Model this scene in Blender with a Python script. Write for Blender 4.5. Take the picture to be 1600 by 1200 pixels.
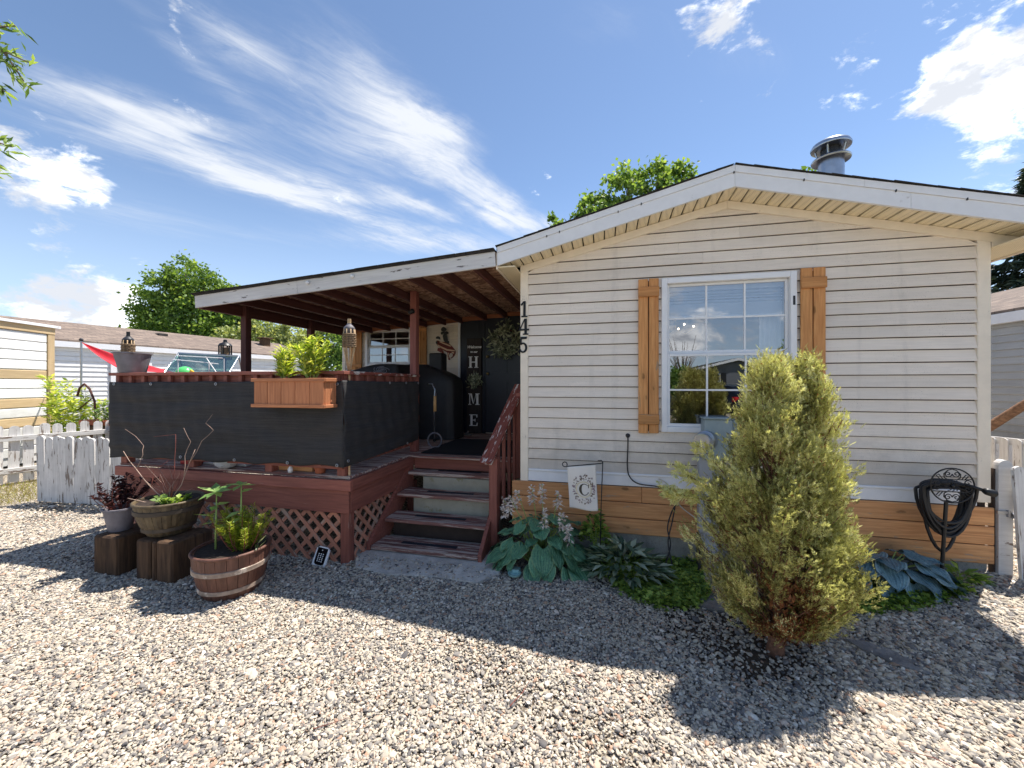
import bpy, math, random
import numpy as np
from mathutils import Vector, Matrix, Euler

for _o in list(bpy.data.objects):
    bpy.data.objects.remove(_o, do_unlink=True)
scene = bpy.context.scene
COL = scene.collection
rad = math.radians
R = random.Random(11)
RNG = np.random.default_rng(11)

# ------------------------------------------------------------ camera
cd = bpy.data.cameras.new('camera')
cam = bpy.data.objects.new('camera', cd)
COL.objects.link(cam)
cam.location = (0.832, -3.992, 1.70)
cam.rotation_euler = (rad(90), 0, rad(13.257))
cd.sensor_width = 36.0
cd.lens = 36.0 * 615.0 / 1600.0
cd.clip_start = 0.05
cd.clip_end = 3000
scene.camera = cam

# ------------------------------------------------------------ sky, sun, exposure
SUN_EL, SUN_AZ = 64.5, 42.0            # azimuth clockwise from +Y
SKY_STRENGTH = 0.15
SUN_STRENGTH = 2.0
scene.view_settings.view_transform = 'Standard'
scene.view_settings.look = 'None'
scene.view_settings.gamma = 1.0
scene.cycles.max_bounces = 6
scene.cycles.diffuse_bounces = 3
scene.cycles.glossy_bounces = 3
scene.cycles.transparent_max_bounces = 8
scene.view_settings.use_curve_mapping = False
scene.view_settings.exposure = 2.08

world = bpy.data.worlds.new('World')
scene.world = world
world.use_nodes = True

def srgb(r, g, b):
    out = []
    for c in (r, g, b):
        c = c / 255.0
        out.append(c / 12.92 if c <= 0.04045 else ((c + 0.055) / 1.055) ** 2.4)
    return tuple(out) + (1.0,)

class NT:
    """tiny node-tree helper"""
    def __init__(s, nt):
        s.nt = nt
    def n(s, typ, **kw):
        nd = s.nt.nodes.new(typ)
        ins = kw.pop('ins', {})
        for k, v in kw.items():
            setattr(nd, k, v)
        for k, v in ins.items():
            s.put(nd.inputs[k], v)
        return nd
    def put(s, sock, v):
        if isinstance(v, bpy.types.NodeSocket):
            s.nt.links.new(v, sock)
        else:
            sock.default_value = v
    def math(s, op, a, b=0.0, c=0.0, clamp=False):
        nd = s.nt.nodes.new('ShaderNodeMath')
        nd.operation = op
        nd.use_clamp = clamp
        for i, v in enumerate((a, b, c)):
            s.put(nd.inputs[i], v)
        return nd.outputs[0]
    def vmath(s, op, a, b=(0, 0, 0), out=0):
        nd = s.nt.nodes.new('ShaderNodeVectorMath')
        nd.operation = op
        s.put(nd.inputs[0], a)
        if op == 'SCALE':
            s.put(nd.inputs['Scale'], b)
        else:
            s.put(nd.inputs[1], b)
        return nd.outputs[out]
    def ramp(s, fac, stops, interp='LINEAR'):
        nd = s.nt.nodes.new('ShaderNodeValToRGB')
        cr = nd.color_ramp
        cr.interpolation = interp
        while len(cr.elements) < len(stops):
            cr.elements.new(0.5)
        for e, (p, c) in zip(cr.elements, stops):
            e.position = p
            e.color = c if len(c) == 4 else tuple(c) + (1,)
        s.put(nd.inputs['Fac'], fac)
        return nd.outputs['Color']
    def mapr(s, v, a, b, c=0.0, d=1.0, smooth=True):
        nd = s.nt.nodes.new('ShaderNodeMapRange')
        nd.interpolation_type = 'SMOOTHSTEP' if smooth else 'LINEAR'
        s.put(nd.inputs[0], v)
        for i, x in enumerate((a, b, c, d)):
            s.put(nd.inputs[i + 1], x)
        return nd.outputs[0]
    def mix(s, fac, a, b, blend='MIX'):
        nd = s.nt.nodes.new('ShaderNodeMix')
        nd.data_type = 'RGBA'
        nd.blend_type = blend
        s.put(nd.inputs[0], fac)
        s.put(nd.inputs[6], a)
        s.put(nd.inputs[7], b)
        return nd.outputs[2]
    def noise(s, vec, scale, detail=4, rough=0.55, dist=0.0, out='Fac'):
        nd = s.nt.nodes.new('ShaderNodeTexNoise')
        s.put(nd.inputs['Vector'], vec)
        s.put(nd.inputs['Scale'], scale)
        s.put(nd.inputs['Detail'], detail)
        s.put(nd.inputs['Roughness'], rough)
        s.put(nd.inputs['Distortion'], dist)
        return nd.outputs[out]

def build_world():
    nt = world.node_tree
    nt.nodes.clear()
    N = NT(nt)
    out = N.n('ShaderNodeOutputWorld')
    bg = N.n('ShaderNodeBackground')
    bg.inputs['Strength'].default_value = SKY_STRENGTH
    sky = N.n('ShaderNodeTexSky')
    sky.sky_type = 'NISHITA'
    sky.sun_disc = False
    sky.sun_elevation = rad(SUN_EL)
    sky.sun_rotation = rad(SUN_AZ)
    sky.altitude = 1900
    sky.air_density = 1.0
    sky.dust_density = 0.4
    sky.ozone_density = 2.0
    tc = N.n('ShaderNodeTexCoord')
    d = N.vmath('NORMALIZE', tc.outputs['Generated'])
    sep = N.n('ShaderNodeSeparateXYZ')
    N.put(sep.inputs[0], d)
    dz = sep.outputs[2]
    # --- cirrus: a high flat sheet seen in perspective, fibres run one way
    hgt = N.math('ADD', N.math('MAXIMUM', dz, 0.0), 0.10)
    plane = N.vmath('DIVIDE', d, N.n('ShaderNodeCombineXYZ', ins={0: hgt, 1: hgt, 2: 1.0}).outputs[0])
    mp = N.n('ShaderNodeMapping', vector_type='TEXTURE')
    mp.inputs['Rotation'].default_value = (0, 0, rad(58))
    mp.inputs['Scale'].default_value = (0.75, 0.16, 1)
    N.put(mp.inputs['Vector'], plane)
    warp = N.noise(plane, 1.3, 3, 0.5, out='Color')
    wv = N.vmath('SCALE', N.vmath('SUBTRACT', warp, (0.5, 0.5, 0.5)), 1.6)
    st = N.vmath('ADD', mp.outputs[0], wv)
    c1 = N.noise(st, 1.15, 9, 0.62, 0.35)
    c2 = N.noise(N.vmath('ADD', st, (7.3, 2.1, 0)), 3.4, 9, 0.70, 0.6)
    fib = N.math('ADD', N.math('MULTIPLY', c1, 0.6), N.math('MULTIPLY', c2, 0.4))
    def lobe(dirv, tight, gain):
        dt = N.vmath('DOT_PRODUCT', d, Vector(dirv).normalized(), out=1)
        g = N.math('POWER', 2.71828, N.math('MULTIPLY', N.math('SUBTRACT', dt, 1.0), tight))
        return N.math('MULTIPLY', g, gain)
    # wisps: long soft patches on that sheet, each broken up by the fibres (centre x, y, heading, half length, half width, strength)
    wisps = [(-1.358, 0.884, 46, 0.204, 0.054, 0.55), (-1.381, 1.168, 53, 0.305, 0.090, 0.55), (-1.044, 0.804, 89, 0.132, 0.039, 0.32), (-0.896, 0.797, 81, 0.101, 0.050, 0.5),
             (-0.790, 0.977, 88, 0.170, 0.097, 0.26), (-0.645, 1.122, 90, 0.178, 0.083, 0.66), (-0.534, 1.196, 45, 0.094, 0.045, 0.80), (-0.810, 1.215, 40, 0.208, 0.112, 0.42),
             (-0.510, 1.602, 75, 0.282, 0.080, 0.82), (-0.361, 1.905, 43, 0.176, 0.070, 0.75), (-1.241, 1.485, 54, 0.296, 0.040, 0.62), (-1.133, 1.442, 35, 0.232, 0.032, 0.5),
             (-0.826, 1.590, 57, 0.197, 0.040, 0.58), (-0.909, 1.986, 24, 0.421, 0.117, 0.62), (-1.199, 1.341, 52, 0.434, 0.150, 0.32), (-1.368, 0.970, 15, 0.172, 0.038, 0.34),
             (-2.067, 1.277, 51, 0.340, 0.117, 0.3), (0.025, 0.987, 37, 0.080, 0.037, 0.15), (0.322, 1.102, 41, 0.149, 0.056, 0.15),
             (1.6, -0.9, 50, 0.7, 0.15, 0.5), (-0.4, -1.4, 60, 0.8, 0.2, 0.5), (-1.9, -1.1, 48, 0.7, 0.16, 0.55), (0.9, -2.1, 40, 0.7, 0.2, 0.5), (2.2, 0.6, 55, 0.6, 0.15, 0.4)]
    wp = N.vmath('ADD', plane, N.vmath('SCALE', N.vmath('SUBTRACT', N.noise(plane, 5.0, 5, 0.6, out='Color'), (0.5, 0.5, 0.5)), 0.16))
    wsum = None
    for (cx, cy, th, la, lb, gn) in wisps:
        m_ = N.n('ShaderNodeMapping', vector_type='TEXTURE')
        m_.inputs['Location'].default_value = (cx, cy, 0)
        m_.inputs['Rotation'].default_value = (0, 0, rad(th))
        m_.inputs['Scale'].default_value = (la, lb, 1)
        N.put(m_.inputs['Vector'], N.vmath('MULTIPLY', wp, (1, 1, 0)))
        r_ = N.vmath('LENGTH', m_.outputs[0], out=1)
        e_ = N.math('MULTIPLY', N.math('POWER', 2.71828, N.math('MULTIPLY', N.math('MULTIPLY', r_, r_), -0.55)), gn * 0.92)
        wsum = e_ if wsum is None else N.math('ADD', wsum, e_)
    fsh = N.math('MULTIPLY', N.math('SUBTRACT', fib, 0.5), 3.0)
    cir = N.mapr(N.math('ADD', N.math('MULTIPLY', wsum, N.math('ADD', fsh, 0.90)), N.math('MULTIPLY', fsh, 0.12)), 0.02, 1.05, 0.0, 0.90)
    # --- cumulus: ragged heaps round given parts of the sky, more of them added low down and behind to lift the shade
    dl = N.vmath('MULTIPLY', d, (1.0, 1.0, 1.9))
    q1 = N.noise(dl, 3.2, 10, 0.60, 0.25)
    q2 = N.noise(N.vmath('ADD', dl, (3.1, 1.7, 0.4)), 12.0, 10, 0.66, 0.3)
    q = N.math('ADD', N.math('MULTIPLY', q1, 1.05), N.math('MULTIPLY', N.math('ADD', q2, -0.05), 0.85))
    q = N.math('ADD', q, -0.41)
    blobs = [((-0.835, 0.405, 0.360), 500, 0.25), ((-0.80, 0.45, 0.330), 900, 0.22),
             ((-0.853, 0.450, 0.250), 700, 0.26), ((-0.80, 0.54, 0.22), 1200, 0.24), ((-0.868, 0.463, 0.150), 500, 0.27),
             ((-0.84, 0.53, 0.12), 500, 0.18),
             ((0.219, 0.745, 0.645), 330, 0.30), ((0.10, 0.73, 0.67), 1200, 0.16), ((-0.32, 0.73, 0.66), 2500, 0.2),
             ((0.555, 0.690, 0.475), 260, 0.235), ((0.57, 0.72, 0.41), 600, 0.19), ((0.50, 0.737, 0.447), 1600, 0.21),
             ((-0.016, 0.825, 0.564), 7000, 0.22), ((0.18, 0.82, 0.544), 9000, 0.2), ((0.20, 0.817, 0.54), 12000, 0.15),
             ((0.585, 0.756, 0.285), 1500, 0.22), ((0.565, 0.74, 0.366), 2500, 0.18),
             ((-0.45, 0.86, 0.235), 3000, 0.2)]
    acc = None
    for b in blobs:
        l = lobe(*b)
        acc = l if acc is None else N.math('ADD', acc, l)
    back = N.mapr(sep.outputs[1], 0.25, -0.25, 0.0, 1.0)
    low = N.mapr(dz, 0.60, 0.10, 0.03, 0.17)
    acc = N.math('ADD', acc, N.math('MULTIPLY', back, low))
    cum = N.mapr(N.math('ADD', q, acc), 0.68, 0.86)
    # light and dark within the heaps
    shade = N.noise(N.vmath('ADD', dl, (0.03, 0.05, 0.10)), 9.0, 8, 0.62)
    ccol = N.mix(N.mapr(shade, 0.40, 0.60), (1.30, 1.36, 1.48, 1), (3.0, 3.0, 3.0, 1))
    tinted = N.mix(1.0, sky.outputs[0], (0.335, 0.33, 0.318, 1), 'MULTIPLY')
    low_haze = N.mapr(dz, 0.46, 0.0, 0.0, 0.62)
    tinted = N.mix(low_haze, tinted, (1.12, 1.38, 1.75, 1))
    a = N.mix(cir, tinted, (1.55, 1.6, 1.68, 1))
    b = N.mix(cum, a, ccol)
    N.put(bg.inputs['Color'], b)
    nt.links.new(bg.outputs[0], out.inputs['Surface'])
build_world()

sd = bpy.data.lights.new('sun', 'SUN')
sd.energy = SUN_STRENGTH
sd.angle = rad(0.5)
sd.color = (1.0, 0.945, 0.865)
sun = bpy.data.objects.new('sun', sd)
COL.objects.link(sun)
_sv = Vector((math.sin(rad(SUN_AZ)) * math.cos(rad(SUN_EL)), math.cos(rad(SUN_AZ)) * math.cos(rad(SUN_EL)), math.sin(rad(SUN_EL))))
sun.rotation_euler = _sv.to_track_quat('Z', 'Y').to_euler()
sun.location = _sv * 60

# ------------------------------------------------------------ object helpers
W = {}
def link(o, parent=None, M=None):
    M = M if M is not None else Matrix.Identity(4)
    COL.objects.link(o)
    W[o.name] = M.copy()
    if parent is not None:
        o.parent = parent
        o.matrix_basis = W[parent.name].inverted() @ M
    else:
        o.matrix_basis = M
    return o
def tag(o, label=None, cat=None, group=None, kind=None):
    if label: o['label'] = label
    if cat: o['category'] = cat
    if group: o['group'] = group
    if kind: o['kind'] = kind
    return o
def thing(name, label, cat, loc=(0, 0, 0), group=None, rz=0.0):
    o = bpy.data.objects.new(name, None)
    o.empty_display_size = 0.1
    link(o, None, Matrix.Translation(loc) @ Matrix.Rotation(rz, 4, 'Z'))
    return tag(o, label, cat, group)
def T(*p): return Matrix.Translation(p)

class MB:
    """collects geometry for one mesh"""
    def __init__(s):
        s.v, s.f, s.m = [], [], []
        s.mi = 0
    def add(s, vs, fs):
        b = len(s.v)
        s.v += [tuple(x) for x in vs]
        for f in fs:
            s.f.append(tuple(b + i for i in f))
            s.m.append(s.mi)
        return b
    def box(s, a, b, M=None, ch=0.0):
        x0, x1 = sorted((a[0], b[0])); y0, y1 = sorted((a[1], b[1])); z0, z1 = sorted((a[2], b[2]))
        if ch <= 0 or min(x1 - x0, y1 - y0, z1 - z0) < 2.2 * ch:
            vs = [(x, y, z) for x in (x0, x1) for y in (y0, y1) for z in (z0, z1)]
            fs = [(0, 1, 3, 2), (4, 6, 7, 5), (0, 4, 5, 1), (2, 3, 7, 6), (0, 2, 6, 4), (1, 5, 7, 3)]
        else:
            vs, fs = chbox((x0 + x1) / 2, (y0 + y1) / 2, (z0 + z1) / 2, (x1 - x0) / 2, (y1 - y0) / 2, (z1 - z0) / 2, ch)
        if M is not None:
            vs = [M @ Vector(v) for v in vs]
        s.add(vs, fs)
        return s
    def prism(s, poly, y0, y1, axis='Y', M=None):
        """poly: 2-D outline, counter-clockwise; extruded along axis"""
        n = len(poly)
        def P(p, h):
            if axis == 'Y': return (p[0], h, p[1])
            if axis == 'X': return (h, p[0], p[1])
            return (p[0], p[1], h)
        vs = [P(p, y0) for p in poly] + [P(p, y1) for p in poly]
        if M is not None: vs = [M @ Vector(v) for v in vs]
        fs = [tuple(range(n)), tuple(range(2 * n - 1, n - 1, -1))]
        fs += [(i, i + n, (i + 1) % n + n, (i + 1) % n) for i in range(n)]
        s.add(vs, fs)
        return s
    def tube(s, pts, r, n=8, cap=True, closed=False):
        pts = [Vector(p) for p in pts]
        k = len(pts)
        rs = r if isinstance(r, (list, tuple)) else [r] * k
        up = Vector((0.31, 0.17, 0.93)).normalized()
        vs = []
        for i, p in enumerate(pts):
            if closed: t = pts[(i + 1) % k] - pts[i - 1]
            else: t = pts[min(i + 1, k - 1)] - pts[max(i - 1, 0)]
            if t.length < 1e-9: t = Vector((0, 0, 1))
            t.normalize()
            a = up - t * up.dot(t)
            if a.length < 1e-3: a = Vector((1, 0, 0)) - t * t.x
            a.normalize(); up = a
            b = t.cross(a)
            for j in range(n):
                an = 2 * math.pi * j / n
                vs.append(p + (a * math.cos(an) + b * math.sin(an)) * rs[i])
        fs = []
        for i in range(k if closed else k - 1):
            i2 = (i + 1) % k
            for j in range(n):
                j2 = (j + 1) % n
                fs.append((i * n + j, i * n + j2, i2 * n + j2, i2 * n + j))
        if cap and not closed:
            fs.append(tuple(range(n - 1, -1, -1)))
            fs.append(tuple((k - 1) * n + j for j in range(n)))
        s.add(vs, fs)
        return s
    def lathe(s, prof, n=24, c=(0, 0, 0), sx=1.0, sy=1.0, M=None):
        vs, fs = [], []
        k = len(prof)
        for (r, z) in prof:
            for j in range(n):
                a = 2 * math.pi * j / n
                vs.append((c[0] + r * math.cos(a) * sx, c[1] + r * math.sin(a) * sy, c[2] + z))
        for i in range(k - 1):
            for j in range(n):
                j2 = (j + 1) % n
                fs.append((i * n + j, i * n + j2, (i + 1) * n + j2, (i + 1) * n + j))
        fs.append(tuple(range(n - 1, -1, -1)))
        fs.append(tuple((k - 1) * n + j for j in range(n)))
        if M is not None: vs = [M @ Vector(v) for v in vs]
        s.add(vs, fs)
        return s
    def sphere(s, c, r, n=16, m=10, sc=(1, 1, 1)):
        prof = [(max(1e-4, r * math.sin(math.pi * i / m)), -r * math.cos(math.pi * i / m)) for i in range(m + 1)]
        M = Matrix.Translation(c) @ Matrix.Diagonal((sc[0], sc[1], sc[2], 1))
        s.lathe(prof, n, M=M)
        return s
    def mesh(s, name, mats, smooth=False):
        me = bpy.data.meshes.new(name)
        me.from_pydata(s.v, [], s.f)
        for m in (mats if isinstance(mats, (list, tuple)) else [mats]):
            me.materials.append(m)
        if any(s.m):
            me.polygons.foreach_set('material_index', s.m)
        if smooth is True:
            me.polygons.foreach_set('use_smooth', [True] * len(s.f))
        elif smooth:
            me.polygons.foreach_set('use_smooth', [True] * len(s.f))
            me.set_sharp_from_angle(angle=rad(smooth))
        me.update()
        return me
    def build(s, name, mats, parent=None, smooth=False, M=None, local=False):
        """vertices are in world coordinates unless M gives the object's own frame (vertices then local to M)"""
        if M is None:
            if parent is not None:
                M = W[parent.name]
                if not local:
                    inv = M.inverted()
                    s.v = [tuple(inv @ Vector(v)) for v in s.v]
            else:
                M = Matrix.Identity(4)
                if not local and s.v:
                    a = np.array(s.v)
                    c = ((a[:, 0].min() + a[:, 0].max()) / 2, (a[:, 1].min() + a[:, 1].max()) / 2, a[:, 2].min())
                    M = T(*c)
                    s.v = [tuple(x) for x in (a - np.array(c))]
        o = bpy.data.objects.new(name, s.mesh(name, mats, smooth))
        return link(o, parent, M)

def chbox(cx, cy, cz, hx, hy, hz, c):
    vs, idx, fs = [], {}, []
    for sx in (-1, 1):
        for sy in (-1, 1):
            for sz in (-1, 1):
                for ax in range(3):
                    p = [sx * hx, sy * hy, sz * hz]
                    h = [hx, hy, hz]; sg = [sx, sy, sz]
                    for k in range(3):
                        if k != ax: p[k] = sg[k] * (h[k] - c)
                    idx[(sx, sy, sz, ax)] = len(vs)
                    vs.append((cx + p[0], cy + p[1], cz + p[2]))
    def quad(a, b, cc, d, nrm):
        A, B, Cc = (Vector(vs[i]) for i in (a, b, cc))
        n = (B - A).cross(Cc - A)
        fs.append((a, b, cc, d) if n.dot(Vector(nrm)) > 0 else (d, cc, b, a))
    for ax in range(3):
        o1, o2 = [k for k in range(3) if k != ax]
        for sg in (-1, 1):
            q = []
            for (a, b) in ((-1, -1), (1, -1), (1, 1), (-1, 1)):
                s3 = [0, 0, 0]; s3[ax] = sg; s3[o1] = a; s3[o2] = b
                q.append(idx[(s3[0], s3[1], s3[2], ax)])
            nrm = [0, 0, 0]; nrm[ax] = sg
            quad(*q, nrm)
    for ax in range(3):
        o1, o2 = [k for k in range(3) if k != ax]
        for a in (-1, 1):
            for b in (-1, 1):
                s1 = [0, 0, 0]; s1[o1] = a; s1[o2] = b
                def I(e, k):
                    t = list(s1); t[ax] = e
                    return idx[(t[0], t[1], t[2], k)]
                nrm = [0, 0, 0]; nrm[o1] = a; nrm[o2] = b
                quad(I(-1, o1), I(1, o1), I(1, o2), I(-1, o2), nrm)
    for sx in (-1, 1):
        for sy in (-1, 1):
            for sz in (-1, 1):
                t = [idx[(sx, sy, sz, k)] for k in range(3)]
                A, B, Cc = (Vector(vs[i]) for i in t)
                if (B - A).cross(Cc - A).dot(Vector((sx, sy, sz))) < 0: t = t[::-1]
                fs.append(tuple(t))
    return vs, fs

_mc = {}
def plank(name, parent, p0, p1, w, t, mat, wdir=(0, 0, 1), ch=0.003, label=None):
    """a board whose own X runs from p0 to p1, w wide along wdir, t thick; alike boards share mesh data"""
    p0, p1 = Vector(p0), Vector(p1)
    x = (p1 - p0); L = x.length; x.normalize()
    y = Vector(wdir); y = (y - x * y.dot(x)).normalized()
    z = x.cross(y)
    M = Matrix((x, y, z)).transposed().to_4x4()
    M.translation = (p0 + p1) / 2
    key = (round(L, 3), round(w, 3), round(t, 3), mat.name, ch)
    me = _mc.get(key)
    if me is None:
        b = MB(); b.box((-L / 2, -w / 2, -t / 2), (L / 2, w / 2, t / 2), ch=ch)
        me = _mc[key] = b.mesh(name, mat)
    o = bpy.data.objects.new(name, me)
    link(o, parent, M)
    if label: o['label'] = label
    return o
def copy_tree(o, M, parent=None):
    """copy a thing with its parts and sub-parts to the world matrix M"""
    c = o.copy()
    for k in list(c.keys()):
        pass
    COL.objects.link(c)
    W[c.name] = M.copy()
    if parent is not None:
        c.parent = parent
        c.matrix_basis = W[parent.name].inverted() @ M
    else:
        c.matrix_basis = M
    rel = W[o.name].inverted()
    for ch in [x for x in COL.objects if x.parent is o]:
        copy_tree(ch, M @ rel @ W[ch.name], c)
    return c

def clip_poly(poly, conv):
    """Sutherland-Hodgman: poly clipped to a counter-clockwise convex outline"""
    out = list(poly)
    n = len(conv)
    for i in range(n):
        a, b = conv[i], conv[(i + 1) % n]
        inp, out = out, []
        if not inp: break
        def side(p): return (b[0] - a[0]) * (p[1] - a[1]) - (b[1] - a[1]) * (p[0] - a[0])
        for j in range(len(inp)):
            p, q = inp[j - 1], inp[j]
            sp, sq = side(p), side(q)
            if (sp >= 0) != (sq >= 0):
                t = sp / (sp - sq)
                out.append((p[0] + t * (q[0] - p[0]), p[1] + t * (q[1] - p[1])))
            if sq >= 0: out.append(q)
    return out

def ground_z(x, y):
    def ss(a, b, v):
        t = np.clip((v - a) / (b - a), 0, 1)
        return t * t * (3 - 2 * t)
    return 0.17 * ss(1.9, 3.9, x) * ss(-2.2, -0.2, y) * (1 - ss(1.5, 6, y) * 0)
def gz(x, y): return float(ground_z(np.array(x), np.array(y)))
# ------------------------------------------------------------ materials
def new_mat(name):
    m = bpy.data.materials.new(name)
    m.use_nodes = True
    nt = m.node_tree
    nt.nodes.clear()
    N = NT(nt)
    out = N.n('ShaderNodeOutputMaterial')
    p = N.n('ShaderNodeBsdfPrincipled')
    nt.links.new(p.outputs[0], out.inputs['Surface'])
    return m, N, p, out
def objvec(N, spread=37.0):
    tc = N.n('ShaderNodeTexCoord')
    oi = N.n('ShaderNodeObjectInfo')
    off = N.math('MULTIPLY', oi.outputs['Random'], spread)
    return N.vmath('ADD', tc.outputs['Object'], N.n('ShaderNodeCombineXYZ', ins={0: off, 1: off, 2: off}).outputs[0]), oi.outputs['Random']
def scaled(N, v, s):
    return N.vmath('MULTIPLY', v, s)
def bump(N, p, h, strength=0.3, dist=0.01):
    b = N.n('ShaderNodeBump')
    b.inputs['Strength'].default_value = strength
    b.inputs['Distance'].default_value = dist
    N.put(b.inputs['Height'], h)
    N.put(p.inputs['Normal'], b.outputs[0])

def wood(name, c1, c2, wear=None, wear_amt=0.0, knots=False, rough=0.7, grain=(3.0, 45, 45), bstr=0.25, vary=0.25, wscale=1.0, spec=0.3, wgrain=None):
    m, N, p, out = new_mat(name)
    v, rnd = objvec(N)
    g = N.noise(scaled(N, v, grain), 1.0, 6, 0.6, 0.4)
    g2 = N.noise(scaled(N, v, (1.2, 6, 6)), 1.0, 4, 0.5)
    col = N.mix(N.mapr(g, 0.3, 0.72), c2, c1)
    col = N.mix(N.mapr(g2, 0.35, 0.75, 0, 0.45), col, tuple(x * 0.62 for x in c1[:3]) + (1,))
    h = g
    if knots:
        vo = N.n('ShaderNodeTexVoronoi')
        N.put(vo.inputs['Vector'], N.vmath('ADD', scaled(N, v, (3.4, 9.0, 9.0)), N.vmath('SCALE', N.noise(v, 9, 2, out='Color'), 0.35)))
        vo.inputs['Scale'].default_value = 1.0
        k = N.mapr(vo.outputs['Distance'], 0.09, 0.17, 0.85, 0.0)
        col = N.mix(k, col, tuple(x * 0.28 for x in c2[:3]) + (1,))
        ring = N.mapr(vo.outputs['Distance'], 0.16, 0.42, 0.30, 0.0)
        col = N.mix(ring, col, tuple(x * 0.55 for x in c1[:3]) + (1,))
    br = N.mapr(rnd, 0, 1, 1 - vary, 1 + vary, smooth=False)
    col = N.mix(1.0, col, N.n('ShaderNodeCombineXYZ', ins={0: br, 1: br, 2: br}).outputs[0], 'MULTIPLY')
    if wear is not None:
        w1 = N.noise(scaled(N, v, wgrain or (3.2 * wscale, 16 * wscale, 16 * wscale)), 1.0, 9, 0.68, 0.3)
        w = N.mapr(w1, 0.66 - wear_amt * 0.32, 0.70 - wear_amt * 0.30)
        col = N.mix(w, col, wear)
        h = N.math('SUBTRACT', g, N.math('MULTIPLY', w, 0.6))
    N.put(p.inputs['Base Color'], col)
    p.inputs['Roughness'].default_value = rough
    p.inputs['Specular IOR Level'].default_value = spec
    bump(N, p, h, bstr, 0.004)
    return m

def plain(name, c, rough=0.6, metal=0.0, var=0.12, nscale=9.0, bstr=0.08, spec=0.4, dirt=None, dirt_amt=0.0, dscale=4.0, bscale=60):
    m, N, p, out = new_mat(name)
    v, rnd = objvec(N)
    n = N.noise(v, nscale, 6, 0.6)
    lo = tuple(max(0, x * (1 - var)) for x in c[:3]) + (1,)
    hi = tuple(min(1, x * (1 + var)) for x in c[:3]) + (1,)
    col = N.mix(N.mapr(n, 0.3, 0.7), lo, hi)
    if dirt is not None:
        d = N.noise(v, dscale, 10, 0.7)
        col = N.mix(N.mapr(d, 0.66 - dirt_amt * 0.3, 0.76 - dirt_amt * 0.3), col, dirt)
    N.put(p.inputs['Base Color'], col)
    p.inputs['Roughness'].default_value = rough
    p.inputs['Metallic'].default_value = metal
    p.inputs['Specular IOR Level'].default_value = spec
    if bstr > 0:
        bump(N, p, N.noise(v, bscale, 3), bstr, 0.003)
    return m

def leafmat(name, stops, trans=0.35, rough=0.5, spec=0.35, tcol=None):
    """leaf colour from the per-leaf attribute rnd, light passing through"""
    m, N, p, out = new_mat(name)
    at = N.n('ShaderNodeAttribute', attribute_name='rnd')
    col = N.ramp(at.outputs['Fac'], stops)
    N.put(p.inputs['Base Color'], col)
    p.inputs['Roughness'].default_value = rough
    p.inputs['Specular IOR Level'].default_value = spec
    tr = N.n('ShaderNodeBsdfTranslucent')
    N.put(tr.inputs['Color'], N.mix(1.0, col, tcol or (1.6, 1.5, 0.7, 1), 'MULTIPLY'))
    mx = N.n('ShaderNodeMixShader')
    mx.inputs[0].default_value = trans
    N.nt.links.new(p.outputs[0], mx.inputs[1])
    N.nt.links.new(tr.outputs[0], mx.inputs[2])
    N.nt.links.new(mx.outputs[0], out.inputs['Surface'])
    return m

RED1, RED2 = srgb(158, 98, 84), srgb(128, 76, 66)
M_red = wood('red deck paint', RED1, RED2, wear=srgb(150, 112, 98), wear_amt=0.10, rough=0.62, vary=0.14)
M_redworn = wood('worn red deck paint', srgb(150, 106, 96), srgb(114, 80, 74), wear=srgb(190, 172, 160), wear_amt=0.52, rough=0.75, vary=0.2, wgrain=(1.6, 30, 30))
M_redrail = wood('flaking red rail paint', srgb(150, 84, 70), srgb(120, 64, 56), wear=srgb(215, 206, 198), wear_amt=0.36, rough=0.65, vary=0.1, wgrain=(7, 26, 26))
M_lath = wood('weathered red lath', srgb(196, 138, 114), srgb(164, 108, 88), wear=srgb(176, 148, 132), wear_amt=0.40, rough=0.8, vary=0.25)
M_rafter = wood('dark stained rafter', srgb(104, 66, 62), srgb(80, 50, 48), rough=0.7, vary=0.2)
M_post = wood('red porch post', srgb(160, 98, 88), srgb(130, 78, 70), rough=0.6, vary=0.1)
M_cedar = wood('cedar', srgb(224, 168, 116), srgb(190, 132, 88), wear=srgb(176, 150, 128), wear_amt=0.2, knots=True, rough=0.8, vary=0.26)
M_shut = wood('cedar shutter', srgb(222, 162, 104), srgb(190, 128, 78), wear=srgb(168, 138, 110), wear_amt=0.18, knots=True, rough=0.8, vary=0.24)
M_box = wood('cedar planter', srgb(206, 138, 96), srgb(176, 112, 76), rough=0.6, vary=0.12)
M_block = wood('old timber', srgb(104, 80, 60), srgb(58, 44, 35), rough=0.9, vary=0.2, bstr=0.6, grain=(30, 30, 3.0))
M_log = wood('peeled log', srgb(140, 108, 84), srgb(92, 66, 50), rough=0.8)
M_flake = wood('flaking white fascia paint', srgb(226, 224, 222), srgb(208, 206, 206), wear=srgb(92, 84, 80), wear_amt=0.13, rough=0.6, vary=0.04, wscale=1.5, bstr=0.2)
M_picket = wood('flaking white picket paint', srgb(228, 226, 222), srgb(204, 200, 196), wear=srgb(120, 104, 92), wear_amt=0.33, rough=0.75, vary=0.1, wscale=1.3)
M_picketv = wood('flaking white upright picket paint', srgb(228, 226, 222), srgb(204, 200, 196), wear=srgb(136, 124, 114), wear_amt=0.30, rough=0.75, vary=0.1, grain=(45, 45, 3.0), wgrain=(24, 24, 3.2))
M_gatewhite = wood('white gate paint', srgb(216, 214, 212), srgb(200, 197, 194), wear=srgb(118, 104, 96), wear_amt=0.14, rough=0.7, vary=0.06, wscale=0.9)
M_orange = wood('bare orange timber', srgb(188, 122, 86), srgb(154, 96, 68), rough=0.8, vary=0.25)

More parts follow.
